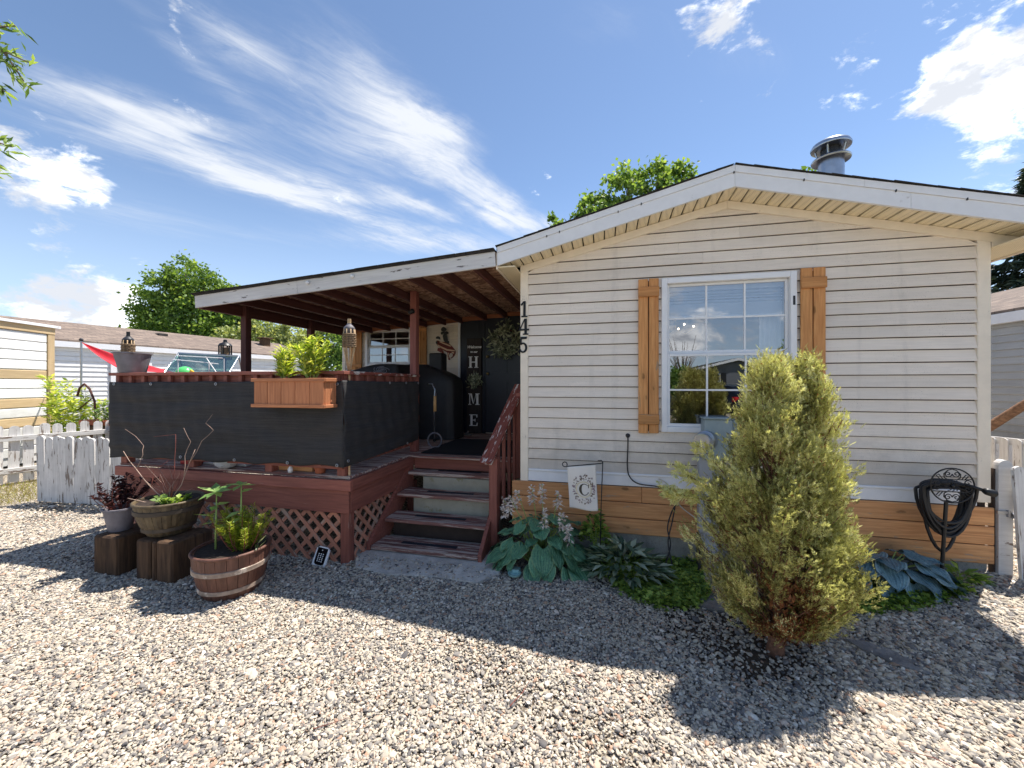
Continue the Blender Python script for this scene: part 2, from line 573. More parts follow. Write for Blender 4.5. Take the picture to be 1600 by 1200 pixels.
def siding_mat(name, c1, c2, speck):
    m, N, p, out = new_mat(name)
    v, rnd = objvec(N)
    g = N.noise(scaled(N, v, (4, 50, 50)), 1.0, 4, 0.6, 0.5)
    col = N.mix(N.mapr(g, 0.3, 0.7), c2, c1)
    big = N.noise(v, 1.3, 5, 0.6)
    col = N.mix(N.mapr(big, 0.42, 0.72, 0, 0.35), col, tuple(x * 0.80 for x in c2[:3]) + (1,))
    sp = N.noise(v, 150, 3, 0.6)
    spm = N.math('MULTIPLY', N.mapr(sp, 0.60, 0.70), N.mapr(N.noise(v, 2.3, 4), 0.40, 0.66, 0.05, 0.55))
    col = N.mix(spm, col, speck)
    gp = N.n('ShaderNodeNewGeometry').outputs['Position']
    sp3 = N.n('ShaderNodeSeparateXYZ'); N.put(sp3.inputs[0], gp)
    run = N.noise(scaled(N, gp, (9, 9, 0.6)), 1.0, 5, 0.6)
    col = N.mix(N.mapr(run, 0.54, 0.74, 0, 0.16), col, speck)
    low = N.mapr(N.math('ADD', sp3.outputs[2], N.math('MULTIPLY', N.noise(gp, 7, 6, 0.7), -0.7)), 1.0, 0.45, 0, 0.40)
    col = N.mix(low, col, speck)
    br = N.mapr(rnd, 0, 1, 0.95, 1.04, smooth=False)
    col = N.mix(1.0, col, N.n('ShaderNodeCombineXYZ', ins={0: br, 1: br, 2: br}).outputs[0], 'MULTIPLY')
    N.put(p.inputs['Base Color'], col)
    p.inputs['Roughness'].default_value = 0.5
    p.inputs['Specular IOR Level'].default_value = 0.35
    bump(N, p, g, 0.12, 0.003)
    return m
M_siding = siding_mat('beige vinyl siding', srgb(240, 228, 214), srgb(231, 219, 205), srgb(136, 130, 122))
M_trim = plain('beige vinyl trim', srgb(240, 227, 208), 0.45, var=0.04, dirt=srgb(170, 160, 146), dirt_amt=0.15)
M_nsid = siding_mat('grey vinyl siding', srgb(176, 178, 178), srgb(164, 166, 168), srgb(120, 120, 120))
M_wsid = siding_mat('white lap siding', srgb(236, 236, 234), srgb(222, 222, 222), srgb(160, 156, 150))
M_white = plain('white painted trim', srgb(232, 232, 234), 0.45, var=0.03, dirt=srgb(176, 172, 168), dirt_amt=0.10)
M_vinyl = plain('white vinyl frame', srgb(236, 236, 238), 0.35, var=0.02, bstr=0.0)
M_tan = wood('tan painted trim', srgb(202, 178, 140), srgb(186, 160, 122), rough=0.7, vary=0.06)

def soffit_mat():
    m, N, p, out = new_mat('perforated vinyl soffit')
    tc = N.n('ShaderNodeTexCoord')
    vo = N.n('ShaderNodeTexVoronoi')
    vo.inputs['Randomness'].default_value = 0.0
    vo.inputs['Scale'].default_value = 85
    N.put(vo.inputs['Vector'], tc.outputs['Object'])
    hole = N.mapr(vo.outputs['Distance'], 0.20, 0.34, 0.75, 0.0)
    col = N.mix(hole, srgb(244, 228, 194), srgb(150, 134, 106))
    N.put(p.inputs['Base Color'], col)
    p.inputs['Roughness'].default_value = 0.5
    return m
M_soffit = soffit_mat()

def shingle_mat(name, c1, c2, c3):
    m, N, p, out = new_mat(name)
    tc = N.n('ShaderNodeTexCoord')
    v = tc.outputs['Object']
    br = N.n('ShaderNodeTexBrick')
    br.offset = 0.5
    N.put(br.inputs['Vector'], v)
    br.inputs['Color1'].default_value = c1
    br.inputs['Color2'].default_value = c2
    br.inputs['Mortar'].default_value = c3
    br.inputs['Scale'].default_value = 1.0
    br.inputs['Mortar Size'].default_value = 0.008
    br.inputs['Brick Width'].default_value = 0.30
    br.inputs['Row Height'].default_value = 0.14
    n = N.noise(v, 60, 4, 0.7)
    n2 = N.noise(scaled(N, v, (3.2, 7, 7)), 1.0, 3)
    col = N.mix(N.mapr(n2, 0.35, 0.65, 0, 0.6), br.outputs['Color'], c3)
    col = N.mix(N.mapr(n, 0.4, 0.7, 0, 0.5), col, tuple(x * 0.45 for x in c1[:3]) + (1,))
    N.put(p.inputs['Base Color'], col)
    p.inputs['Roughness'].default_value = 0.95
    bump(N, p, N.math('ADD', N.math('MULTIPLY', br.outputs['Fac'], -0.5), n), 0.5, 0.006)
    return m
M_shingle = shingle_mat('dark asphalt shingle', srgb(70, 66, 64), srgb(54, 52, 52), srgb(34, 33, 34))
M_shingle2 = shingle_mat('weathered brown shingle', srgb(152, 134, 120), srgb(124, 108, 98), srgb(92, 82, 76))

def osb_mat():
    m, N, p, out = new_mat('strand board')
    v, rnd = objvec(N)
    w = N.vmath('ADD', v, N.vmath('SCALE', N.noise(v, 5, 2, out='Color'), 0.25))
    a = N.n('ShaderNodeTexVoronoi'); N.put(a.inputs['Vector'], scaled(N, w, (9, 30, 1))); a.inputs['Scale'].default_value = 1
    b = N.n('ShaderNodeTexVoronoi'); N.put(b.inputs['Vector'], scaled(N, w, (32, 11, 1))); b.inputs['Scale'].default_value = 1
    sa = N.n('ShaderNodeSeparateColor'); N.put(sa.inputs[0], a.outputs['Color'])
    sb = N.n('ShaderNodeSeparateColor'); N.put(sb.inputs[0], b.outputs['Color'])
    f = N.math('MULTIPLY', N.math('ADD', sa.outputs[0], sb.outputs[1]), 0.5)
    col = N.ramp(f, [(0.15, srgb(116, 82, 66)), (0.5, srgb(172, 130, 104)), (0.85, srgb(212, 176, 146))])
    N.put(p.inputs['Base Color'], col)
    p.inputs['Roughness'].default_value = 0.8
    return m
M_osb = osb_mat()

def concrete_mat(name, c1, c2, speck=None):
    m, N, p, out = new_mat(name)
    v, rnd = objvec(N, 3)
    n = N.noise(v, 5, 8, 0.65)
    col = N.mix(N.mapr(n, 0.35, 0.68), c2, c1)
    f = N.noise(v, 120, 4, 0.7)
    col = N.mix(N.mapr(f, 0.5, 0.7, 0, 0.6), col, speck or tuple(x * 0.4 for x in c2[:3]) + (1,))
    N.put(p.inputs['Base Color'], col)
    p.inputs['Roughness'].default_value = 0.95
    bump(N, p, N.math('ADD', N.math('MULTIPLY', n, 0.6), f), 0.5, 0.01)
    return m
M_conc = concrete_mat('old concrete', srgb(168, 166, 158), srgb(140, 138, 132))
M_pad = concrete_mat('rough gravelly concrete', srgb(222, 216, 206), srgb(178, 172, 164))
M_cstep = plain('mildewed white step', srgb(166, 162, 146), 0.8, var=0.08, dirt=srgb(140, 134, 100), dirt_amt=0.22, dscale=7)
M_slab = concrete_mat('grey slate slab', srgb(150, 146, 142), srgb(112, 108, 106))

def screen_mat():
    m, N, p, out = new_mat('black shade cloth')
    v, rnd = objvec(N, 3)
    wv = N.noise(scaled(N, v, (3, 3, 140)), 1.0, 3, 0.6)
    fine = N.noise(v, 230, 2, 0.7)
    fold = N.noise(scaled(N, v, (1.0, 1.0, 9)), 1.0, 5, 0.6)
    col = N.mix(N.mapr(wv, 0.35, 0.7), srgb(50, 49, 50), srgb(62, 60, 61))
    col = N.mix(N.mapr(fine, 0.52, 0.72, 0, 0.3), col, srgb(104, 102, 100))
    pale = N.noise(v, 14, 6, 0.8)
    col = N.mix(N.mapr(pale, 0.70, 0.78, 0, 0.6), col, srgb(120, 122, 126))
    N.put(p.inputs['Base Color'], col)
    p.inputs['Roughness'].default_value = 0.75
    p.inputs['Specular IOR Level'].default_value = 0.3
    bump(N, p, N.math('ADD', N.math('MULTIPLY', fold, 3.0), N.math('ADD', wv, fine)), 0.4, 0.004)
    return m
M_screen = screen_mat()
M_cover = plain('black vinyl cover', srgb(46, 45, 47), 0.55, var=0.15, bstr=0.15, bscale=14, spec=0.4)
M_door = plain('navy black door paint', srgb(30, 33, 48), 0.35, var=0.08, bstr=0.03)
M_black = plain('black metal', srgb(26, 26, 28), 0.45, var=0.1, bstr=0.03, spec=0.5)
M_number = plain('black number', srgb(22, 22, 24), 0.5, bstr=0)
M_hose = plain('black rubber hose', srgb(32, 32, 35), 0.5, var=0.12, bstr=0.1, spec=0.5)
M_cable = plain('dark cable', srgb(50, 48, 48), 0.6, bstr=0)
M_cablew = plain('pale cable', srgb(196, 188, 172), 0.6, bstr=0)
M_steel = plain('galvanised steel', srgb(172, 175, 182), 0.30, metal=0.95, var=0.10, bstr=0.03)
M_meter = plain('blue grey meter enamel', srgb(150, 164, 168), 0.5, var=0.08, dirt=srgb(92, 100, 104), dirt_amt=0.12)
M_pipe = plain('grey conduit', srgb(166, 168, 172), 0.5, var=0.08, dirt=srgb(120, 118, 116), dirt_amt=0.2)
M_greypot = plain('grey resin pot', srgb(120, 116, 122), 0.6, var=0.16, dirt=srgb(84, 80, 84), dirt_amt=0.3)
M_soil = plain('potting soil', srgb(52, 42, 36), 0.95, var=0.4, nscale=40, bstr=0.9, bscale=50, dirt=srgb(128, 108, 92), dirt_amt=0.18, dscale=30)
M_terr = plain('terracotta', srgb(168, 96, 68), 0.8, var=0.1)
M_ceram = plain('white ceramic', srgb(206, 208, 212), 0.4, var=0.08, dirt=srgb(120, 124, 134), dirt_amt=0.35, dscale=22)
M_redcloth = plain('red canopy cloth', srgb(206, 52, 62), 0.8, var=0.08, bstr=0.1)
M_redthing = plain('red plastic', srgb(170, 26, 40), 0.4, bstr=0)
M_greenball = plain('green glazed ball', srgb(90, 200, 112), 0.25, var=0.05, bstr=0)
M_yellow = plain('yellow plastic', srgb(226, 176, 52), 0.5, bstr=0)
M_bamboo = wood('bamboo', srgb(216, 188, 150), srgb(176, 142, 104), rough=0.6, vary=0.15)
M_weave = wood('woven bamboo', srgb(178, 150, 118), srgb(110, 88, 68), rough=0.7, grain=(120, 120, 12))
M_flag = plain('off white flag cloth', srgb(226, 222, 216), 0.85, var=0.03, bstr=0.1, bscale=200)
M_ink = plain('brown print', srgb(110, 92, 74), 0.8, var=0.25, nscale=60, bstr=0)
M_ink2 = plain('grey mauve print', srgb(150, 132, 138), 0.8, var=0.25, nscale=60, bstr=0)
M_inkC = plain('dark olive print', srgb(74, 70, 58), 0.8, bstr=0)
M_cream = plain('cream print', srgb(216, 206, 178), 0.8, bstr=0)
M_chalk = plain('white lettering', srgb(236, 236, 236), 0.6, bstr=0)
M_signbd = wood('dark sign board', srgb(70, 62, 60), srgb(44, 40, 40), rough=0.8)
M_brass = plain('dark brass', srgb(160, 140, 100), 0.35, metal=0.9, bstr=0)
M_boot = plain('tan leather', srgb(202, 160, 108), 0.55)
M_sole = plain('dark sole', srgb(50, 40, 34), 0.7, bstr=0)
M_sandal = plain('grey sandal', srgb(120, 116, 116), 0.7, bstr=0)
M_mat = plain('dark door mat', srgb(34, 34, 38), 0.95, var=0.2, nscale=120, bstr=0.5, bscale=200)
M_strip = plain('anti slip strip', srgb(36, 38, 48), 0.9, var=0.2, nscale=160, bstr=0.4, bscale=200)
M_blind = plain('white blind slat', srgb(226, 232, 240), 0.5, var=0.02, bstr=0)
M_curtain = plain('sheer curtain', srgb(222, 224, 230), 0.8, var=0.05, bstr=0)
M_room = plain('room wall', srgb(92, 88, 86), 0.9, bstr=0)
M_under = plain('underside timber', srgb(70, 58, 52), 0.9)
M_cowdark = plain('charcoal steel', srgb(52, 52, 56), 0.5, bstr=0)
M_cowred = plain('rust red steel', srgb(118, 46, 40), 0.6, var=0.2, bstr=0)
M_cowcream = plain('cream steel', srgb(226, 190, 158), 0.6, var=0.12, bstr=0)
M_rust = plain('rusty iron', srgb(84, 50, 40), 0.8, var=0.3)
M_barkA = plain('grey bark', srgb(120, 104, 92), 0.95, var=0.3, nscale=20, bstr=0.9, bscale=40)
M_barkB = plain('reddish bark', srgb(134, 96, 76), 0.95, var=0.3, nscale=30, bstr=0.9, bscale=60)
M_twig = plain('bleached twig', srgb(166, 140, 124), 0.8, var=0.15)
M_twigr = plain('reddish twig', srgb(120, 66, 56), 0.8, var=0.2)
M_stem = plain('green stem', srgb(150, 172, 96), 0.6, bstr=0)
M_keyglass = plain('black glass', srgb(14, 16, 22), 0.15, bstr=0, spec=0.6)

def barrel_mat(name, c1, c2):
    m, N, p, out = new_mat(name)
    tc = N.n('ShaderNodeTexCoord')
    v = tc.outputs['Object']
    g = N.noise(scaled(N, v, (26, 26, 3.5)), 1.0, 6, 0.62, 0.3)
    col = N.mix(N.mapr(g, 0.3, 0.72), c2, c1)
    b = N.noise(v, 4, 8, 0.7)
    col = N.mix(N.mapr(b, 0.5, 0.75, 0, 0.7), col, tuple(x * 0.42 for x in c2[:3]) + (1,))
    N.put(p.inputs['Base Color'], col)
    p.inputs['Roughness'].default_value = 0.6
    bump(N, p, g, 0.35, 0.004)
    return m
M_barA = barrel_mat('brown barrel wood', srgb(118, 80, 66), srgb(86, 56, 45))
M_barB = barrel_mat('olive barrel wood', srgb(110, 94, 68), srgb(72, 60, 44))
M_hoop = plain('pale worn hoop', srgb(150, 132, 118), 0.6, var=0.25, nscale=26, dirt=srgb(214, 200, 184), dirt_amt=0.45, dscale=9)
M_hoopd = plain('dark hoop', srgb(74, 64, 54), 0.6, var=0.2)

def glass_mat():
    m, N, p, out = new_mat('window glass')
    nt = N.nt
    gl = N.n('ShaderNodeBsdfGlossy')
    gl.inputs['Roughness'].default_value = 0.0
    gl.inputs['Color'].default_value = (0.92, 0.95, 1.0, 1)
    tr = N.n('ShaderNodeBsdfTransparent')
    tr.inputs['Color'].default_value = (0.95, 0.97, 1.0, 1)
    fr = N.n('ShaderNodeFresnel')
    fr.inputs['IOR'].default_value = 1.5
    f = N.mapr(fr.outputs[0], 0.0, 1.0, 0.25, 1.0, smooth=False)
    mx = N.n('ShaderNodeMixShader')
    nt.links.new(f, mx.inputs[0])
    nt.links.new(tr.outputs[0], mx.inputs[1])
    nt.links.new(gl.outputs[0], mx.inputs[2])
    nt.links.new(mx.outputs[0], out.inputs['Surface'])
    return m
M_glass = glass_mat()
def clear_mat(name, col, refl):
    m, N, p, out = new_mat(name)
    gl = N.n('ShaderNodeBsdfGlossy'); gl.inputs['Roughness'].default_value = 0.03
    tr = N.n('ShaderNodeBsdfTransparent'); tr.inputs['Color'].default_value = col
    mx = N.n('ShaderNodeMixShader'); mx.inputs[0].default_value = refl
    N.nt.links.new(tr.outputs[0], mx.inputs[1]); N.nt.links.new(gl.outputs[0], mx.inputs[2])
    N.nt.links.new(mx.outputs[0], out.inputs['Surface'])
    return m
M_clear = clear_mat('clear meter glass', (0.85, 0.88, 0.9, 1), 0.22)
M_table = clear_mat('tinted table glass', (0.50, 0.66, 0.60, 1), 0.30)
def emit_mat(name, c, s):
    m, N, p, out = new_mat(name)
    e = N.n('ShaderNodeEmission'); e.inputs['Color'].default_value = c; e.inputs['Strength'].default_value = s
    N.nt.links.new(e.outputs[0], out.inputs['Surface'])
    return m
M_bulb = emit_mat('lit bulb', (1.0, 0.80, 0.55, 1), 2.5)

def ground_mat():
    m, N, p, out = new_mat('gravelly ground')
    tc = N.n('ShaderNodeTexCoord')
    v = tc.outputs['Object']
    vo = N.n('ShaderNodeTexVoronoi'); N.put(vo.inputs['Vector'], v); vo.inputs['Scale'].default_value = 42
    se = N.n('ShaderNodeSeparateColor'); N.put(se.inputs[0], vo.outputs['Color'])
    st = N.ramp(se.outputs[0], [(0.0, srgb(110, 102, 92)), (0.35, srgb(150, 140, 124)), (0.7, srgb(180, 168, 148)), (1.0, srgb(206, 196, 180))])
    n = N.noise(v, 2.2, 6, 0.65)
    soil = N.mix(N.mapr(N.noise(v, 30, 6, 0.7), 0.3, 0.7), srgb(58, 48, 40), srgb(96, 82, 68))
    edge = N.mapr(vo.outputs['Distance'], 0.45, 0.75)  # soil tone kept dark here, putting gap shade between the stones
    col = N.mix(edge, st, soil)
    far = N.vmath('LENGTH', v, out=1)
    # bare soil round the shrub and along the bed
    def spot(cx, cy, r):
        dd = N.vmath('LENGTH', N.vmath('SUBTRACT', v, (cx, cy, 0.02)), out=1)
        return N.mapr(N.math('ADD', dd, N.math('MULTIPLY', N.math('SUBTRACT', n, 0.5), 0.9)), r, r * 0.55)
    sm = N.math('MAXIMUM', spot(1.62, -1.02, 0.80), N.math('MAXIMUM', spot(0.9, -0.25, 0.75), spot(3.0, -0.3, 0.7)))
    sm = N.math('MAXIMUM', sm, spot(2.3, -0.6, 0.8))
    col = N.mix(sm, col, soil)
    grassy = N.mapr(N.math('ADD', far, N.math('MULTIPLY', N.math('SUBTRACT', N.noise(v, 0.5, 4), 0.5), 8)), 18, 26)
    col = N.mix(grassy, col, N.mix(N.mapr(N.noise(v, 6, 6), 0.3, 0.7), srgb(104, 112, 66), srgb(150, 140, 94)))
    N.put(p.inputs['Base Color'], col)
    p.inputs['Roughness'].default_value = 0.95
    bump(N, p, N.math('SUBTRACT', N.noise(v, 60, 5), vo.outputs['Distance']), 0.7, 0.012)
    return m
M_ground = ground_mat()

def stone_mat():
    m, N, p, out = new_mat('river gravel')
    at = N.n('ShaderNodeAttribute', attribute_type='INSTANCER', attribute_name='rnd')
    tc = N.n('ShaderNodeTexCoord')
    col = N.ramp(at.outputs['Fac'], [(0.0, srgb(78, 76, 78)), (0.12, srgb(116, 112, 110)), (0.28, srgb(154, 147, 138)), (0.48, srgb(184, 171, 152)),
                                     (0.66, srgb(206, 194, 174)), (0.82, srgb(176, 165, 150)), (0.91, srgb(232, 224, 210)), (0.96, srgb(188, 150, 124)), (1.0, srgb(150, 128, 112))])
    n = N.noise(tc.outputs['Object'], 3.0, 4, 0.6)
    col = N.mix(N.mapr(n, 0.35, 0.7, 0, 0.22), col, srgb(140, 130, 116))
    N.put(p.inputs['Base Color'], col)
    p.inputs['Roughness'].default_value = 0.75
    p.inputs['Specular IOR Level'].default_value = 0.35
    return m
M_stone = stone_mat()

M_lf_cotton = leafmat('cottonwood leaf', [(0, srgb(62, 86, 46)), (0.5, srgb(108, 138, 70)), (1, srgb(162, 182, 102))], 0.46)
M_lf_olive = leafmat('olive leaf', [(0, srgb(96, 112, 74)), (0.5, srgb(146, 158, 104)), (1, srgb(190, 194, 138))], 0.38)
M_lf_spruce = leafmat('spruce needle', [(0, srgb(40, 52, 48)), (0.6, srgb(66, 82, 74)), (1, srgb(104, 120, 106))], 0.2)
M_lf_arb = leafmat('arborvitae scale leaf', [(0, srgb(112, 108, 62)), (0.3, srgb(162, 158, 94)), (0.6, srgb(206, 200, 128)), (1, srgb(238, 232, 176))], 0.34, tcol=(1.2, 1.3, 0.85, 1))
M_lf_dead = leafmat('dead arborvitae leaf', [(0, srgb(84, 52, 34)), (0.5, srgb(132, 82, 50)), (1, srgb(172, 116, 74))], 0.2, tcol=(1.3, 1.1, 0.8, 1))
M_lf_cover = leafmat('ground cover leaf', [(0, srgb(76, 102, 46)), (0.5, srgb(126, 156, 72)), (1, srgb(182, 202, 104))], 0.42)
M_lf_lung = leafmat('lungwort leaf', [(0, srgb(56, 78, 60)), (0.5, srgb(108, 130, 104)), (1, srgb(186, 196, 172))], 0.25)
M_lf_plant = leafmat('bright young leaf', [(0, srgb(104, 134, 48)), (0.5, srgb(164, 184, 76)), (1, srgb(222, 224, 128))], 0.45)
M_lf_dark = leafmat('dark purple leaf', [(0, srgb(38, 26, 28)), (0.6, srgb(72, 44, 44)), (1, srgb(108, 66, 58))], 0.2, tcol=(1.4, 0.8, 0.7, 1))
M_lf_wreath = leafmat('wreath leaf', [(0, srgb(74, 84, 68)), (0.6, srgb(142, 150, 124)), (1, srgb(206, 210, 184))], 0.15)
M_lf_ferny = leafmat('ferny leaf', [(0, srgb(96, 120, 30)), (0.5, srgb(146, 162, 44)), (1, srgb(186, 192, 84))], 0.4)
M_lf_sun = leafmat('sunflower leaf', [(0, srgb(104, 140, 76)), (1, srgb(166, 192, 122))], 0.35)
M_lf_dry = leafmat('dry grass', [(0, srgb(130, 120, 70)), (0.5, srgb(168, 156, 96)), (1, srgb(140, 150, 70))], 0.3)
M_flower = leafmat('faded hosta flower', [(0, srgb(206, 186, 176)), (0.6, srgb(238, 226, 216)), (1, srgb(250, 244, 236))], 0.35, tcol=(1, 1, 1, 1))

def hosta_mat(name, c1, c2, edge):
    m, N, p, out = new_mat(name)
    uv = N.n('ShaderNodeUVMap')
    sp = N.n('ShaderNodeSeparateXYZ'); N.put(sp.inputs[0], uv.outputs[0])
    oi = N.n('ShaderNodeObjectInfo')
    # u across the leaf -1..1 , v along the leaf 0..1 ; veins bow from the base to the tip
    au = N.math('ABSOLUTE', sp.outputs[0])
    vein = N.math('SINE', N.math('MULTIPLY', sp.outputs[0], 26.0))
    tc = N.n('ShaderNodeTexCoord')
    n = N.noise(tc.outputs['Object'], 14, 5, 0.6)
    col = N.mix(N.mapr(n, 0.3, 0.7), c1, c2)
    col = N.mix(N.mapr(vein, 0.4, 1.0, 0, 0.28), col, tuple(min(1, x * 1.7) for x in c2[:3]) + (1,))
    col = N.mix(N.mapr(N.math('ADD', au, N.math('MULTIPLY', n, 0.2)), 0.93, 1.05, 0, 0.8), col, edge)
    col = N.mix(N.mapr(N.noise(tc.outputs['Object'], 34, 4, 0.7), 0.70, 0.76, 0, 0.7), col, srgb(150, 128, 92))
    br = N.mapr(oi.outputs['Random'], 0, 1, 0.78, 1.25, smooth=False)
    col = N.mix(1.0, col, N.n('ShaderNodeCombineXYZ', ins={0: br, 1: br, 2: br}).outputs[0], 'MULTIPLY')
    N.put(p.inputs['Base Color'], col)
    p.inputs['Roughness'].default_value = 0.42
    p.inputs['Specular IOR Level'].default_value = 0.4
    bump(N, p, vein, 0.35, 0.004)
    return m
M_hosta = hosta_mat('blue green hosta leaf', srgb(62, 104, 82), srgb(98, 142, 104), srgb(130, 158, 112))
M_hostab = hosta_mat('slate blue hosta leaf', srgb(78, 106, 114), srgb(112, 142, 148), srgb(140, 162, 164))
# ------------------------------------------------------------ leaves
def leafmesh(name, mats, P, D, U, L, Wd, rnd, fold=0.25, mi=None):
    """many leaves as one mesh: base points P, along D, face normal U (n x 3 arrays); L, Wd, rnd length n"""
    P = np.asarray(P, float); n = len(P)
    D = D / np.maximum(1e-9, np.linalg.norm(D, axis=1, keepdims=True))
    S = np.cross(D, U); S /= np.maximum(1e-9, np.linalg.norm(S, axis=1, keepdims=True))
    Nn = np.cross(S, D)
    L = np.broadcast_to(np.asarray(L, float), (n,))[:, None]; Wd = np.broadcast_to(np.asarray(Wd, float), (n,))[:, None]
    V = np.empty((n, 4, 3))
    V[:, 0] = P
    V[:, 1] = P + D * L * 0.45 + S * Wd * 0.5 + Nn * Wd * fold
    V[:, 2] = P + D * L
    V[:, 3] = P + D * L * 0.45 - S * Wd * 0.5 + Nn * Wd * fold
    me = bpy.data.meshes.new(name)
    me.vertices.add(n * 4); me.vertices.foreach_set('co', V.reshape(-1))
    me.loops.add(n * 6); me.polygons.add(n * 2)
    b = (np.arange(n) * 4)[:, None]
    me.loops.foreach_set('vertex_index', (b + np.array([0, 1, 2, 0, 2, 3])).reshape(-1).astype(np.int32))
    me.polygons.foreach_set('loop_start', (np.arange(n * 2) * 3).astype(np.int32))
    me.polygons.foreach_set('loop_total', np.full(n * 2, 3, np.int32))
    for m in (mats if isinstance(mats, (list, tuple)) else [mats]): me.materials.append(m)
    if mi is not None: me.polygons.foreach_set('material_index', np.repeat(np.asarray(mi, np.int32), 2))
    at = me.attributes.new('rnd', 'FLOAT', 'POINT')
    at.data.foreach_set('value', np.repeat(np.asarray(rnd, np.float32), 4))
    me.update(); me.validate()
    return me
def leafobj(name, mats, P, D, U, L, Wd, rnd, parent=None, fold=0.25, mi=None, M=None):
    P = np.asarray(P, float)
    if parent is not None:
        M = W[parent.name]
        o3 = np.array(M.translation)
    else:
        o3 = np.array([P[:, 0].mean(), P[:, 1].mean(), P[:, 2].min()])
        M = T(*o3)
    me = leafmesh(name, mats, P - o3, D, U, L, Wd, rnd, fold, mi)
    return link(bpy.data.objects.new(name, me), parent, M)
def unit(n, rng=RNG):
    v = rng.normal(size=(n, 3))
    return v / np.linalg.norm(v, axis=1, keepdims=True)

# ------------------------------------------------------------ ground
def build_ground():
    xs = np.unique(np.concatenate([np.linspace(-400, -14, 10), np.linspace(-14, 10, 121), np.linspace(10, 400, 10)]))
    ys = np.unique(np.concatenate([np.linspace(-400, -6, 10), np.linspace(-6, 8, 71), np.linspace(8, 400, 10)]))
    X, Y = np.meshgrid(xs, ys)
    Z = ground_z(X, Y) - 0.004
    v = np.stack([X, Y, Z], -1).reshape(-1, 3)
    nx, ny = len(xs), len(ys)
    f = [(j * nx + i, j * nx + i + 1, (j + 1) * nx + i + 1, (j + 1) * nx + i) for j in range(ny - 1) for i in range(nx - 1)]
    me = bpy.data.meshes.new('ground')
    me.from_pydata(v.tolist(), [], f)
    me.materials.append(M_ground)
    me.polygons.foreach_set('use_smooth', [True] * len(f))
    o = link(bpy.data.objects.new('ground', me))
    tag(o, kind='structure')
build_ground()
b = MB()
pad = [(-1.62, -0.48), (-1.40, -0.80), (-1.05, -0.86), (-0.62, -0.80), (-0.22, -0.82), (-0.08, -0.62), (-0.10, -0.30), (-0.12, 0.05), (-1.45, 0.05)]
b.prism(pad, -0.05, 0.022, 'Z')
tag(b.build('concrete_path', M_pad), kind='structure')

# ------------------------------------------------------------ the mobile home
house = thing('mobile_home', 'single-storey mobile home clad in beige vinyl siding with a low white-trimmed gable', 'house', (1.925, 0.0, 0.0))
ZS, SC = 0.835, 0.105
HX1 = 3.855
def fr_top(x): return 3.383 - 0.243 * abs(x - 1.925)       # top of the frieze = back edge of the soffit
def fa_top(x): return 3.560 - 0.253 * abs(x - 1.91)        # top of the rake fascia
FH = 0.178
def course(parent, y, z0, a0, b0, z1, a1, b1, mat=M_siding):
    if b0 - a0 < 0.02 and b1 - a1 < 0.02: return
    z0 += R.uniform(-0.0016, 0.0016)
    lo, hi = y - 0.021 - R.uniform(0, 0.0015), y - 0.006
    cx = (min(a0, a1) + max(b0, b1)) / 2
    z1 -= 0.008 if z1 - z0 > 0.03 else 0
    vs = [(a0, lo, z0), (b0, lo, z0), (b1, hi, z1), (a1, hi, z1), (a0, y, z0 + 0.001), (b0, y, z0 + 0.001), (a0, lo - 0.0005, z0 + 0.006), (b0, lo - 0.0005, z0 + 0.006)]
    m = MB()
    m.add([(v[0] - cx, v[1] - y, v[2] - z0) for v in vs], [(0, 1, 7, 6), (6, 7, 2, 3), (4, 5, 1, 0), (4, 0, 6, 3), (1, 5, 2, 7)])
    return m.build('siding_plank', mat, parent, M=T(cx, y, z0))
def clad(parent, y, x0, x1, z_lo, n, top, holes, seams=True, mat=M_siding, zs0=None):
    """lap siding between x0 and x1, from z_lo up n courses, under the roof line top(x) and round the holes"""
    k = 0
    for k in range(n):
        z0, z1 = z_lo + k * SC, z_lo + (k + 1) * SC
        def span(z):
            xs = np.linspace(x0, x1, 400)
            ok = np.array([top(x) > z for x in xs])
            if not ok.any(): return None
            return xs[ok][0], xs[ok][-1]
        s0, s1 = span(z0), span(z1)
        if s0 is None: break
        if s1 is None:
            mid = (s0[0] + s0[1]) / 2; s1 = (mid - 0.001, mid + 0.001)
        pieces = [(s0[0], s0[1], s1[0], s1[1], z0, z1)]
        for (hx0, hx1, hz0, hz1) in holes:
            if z1 <= hz0 or z0 >= hz1: continue
            new = []
            for (a0, b0, a1, b1, q0, q1) in pieces:
                if b0 <= hx0 or a0 >= hx1:
                    new.append((a0, b0, a1, b1, q0, q1)); continue
                new.append((a0, hx0, a1, hx0, q0, q1))
                new.append((hx1, b0, hx1, b1, q0, q1))
                if q0 < hz0: new.append((hx0, hx1, hx0, hx1, q0, hz0))
                if q1 > hz1: new.append((hx0, hx1, hx0, hx1, hz1, q1))
            pieces = new
        for (a0, b0, a1, b1, q0, q1) in pieces:
            if seams and b0 - a0 > 1.6 and R.random() < 0.62:
                s = a0 + (b0 - a0) * R.uniform(0.25, 0.75)
                course(parent, y, q0, a0, s - 0.0008, q1, a1, s - 0.0008, mat)
                course(parent, y + 0.0015, q0, s + 0.0008, b0, q1, s + 0.0008, b1, mat)
            else:
                course(parent, y, q0, a0, b0, q1, a1, b1, mat)

WX0, WX1, WZ0, WZ1 = 1.357, 2.486, 1.245, 2.702
clad(house, 0.0, 0.060, 3.778, ZS, 25, lambda x: fr_top(x) - 0.03, [(WX0 + 0.03, WX1 - 0.03, WZ0 + 0.03, WZ1 - 0.03)])
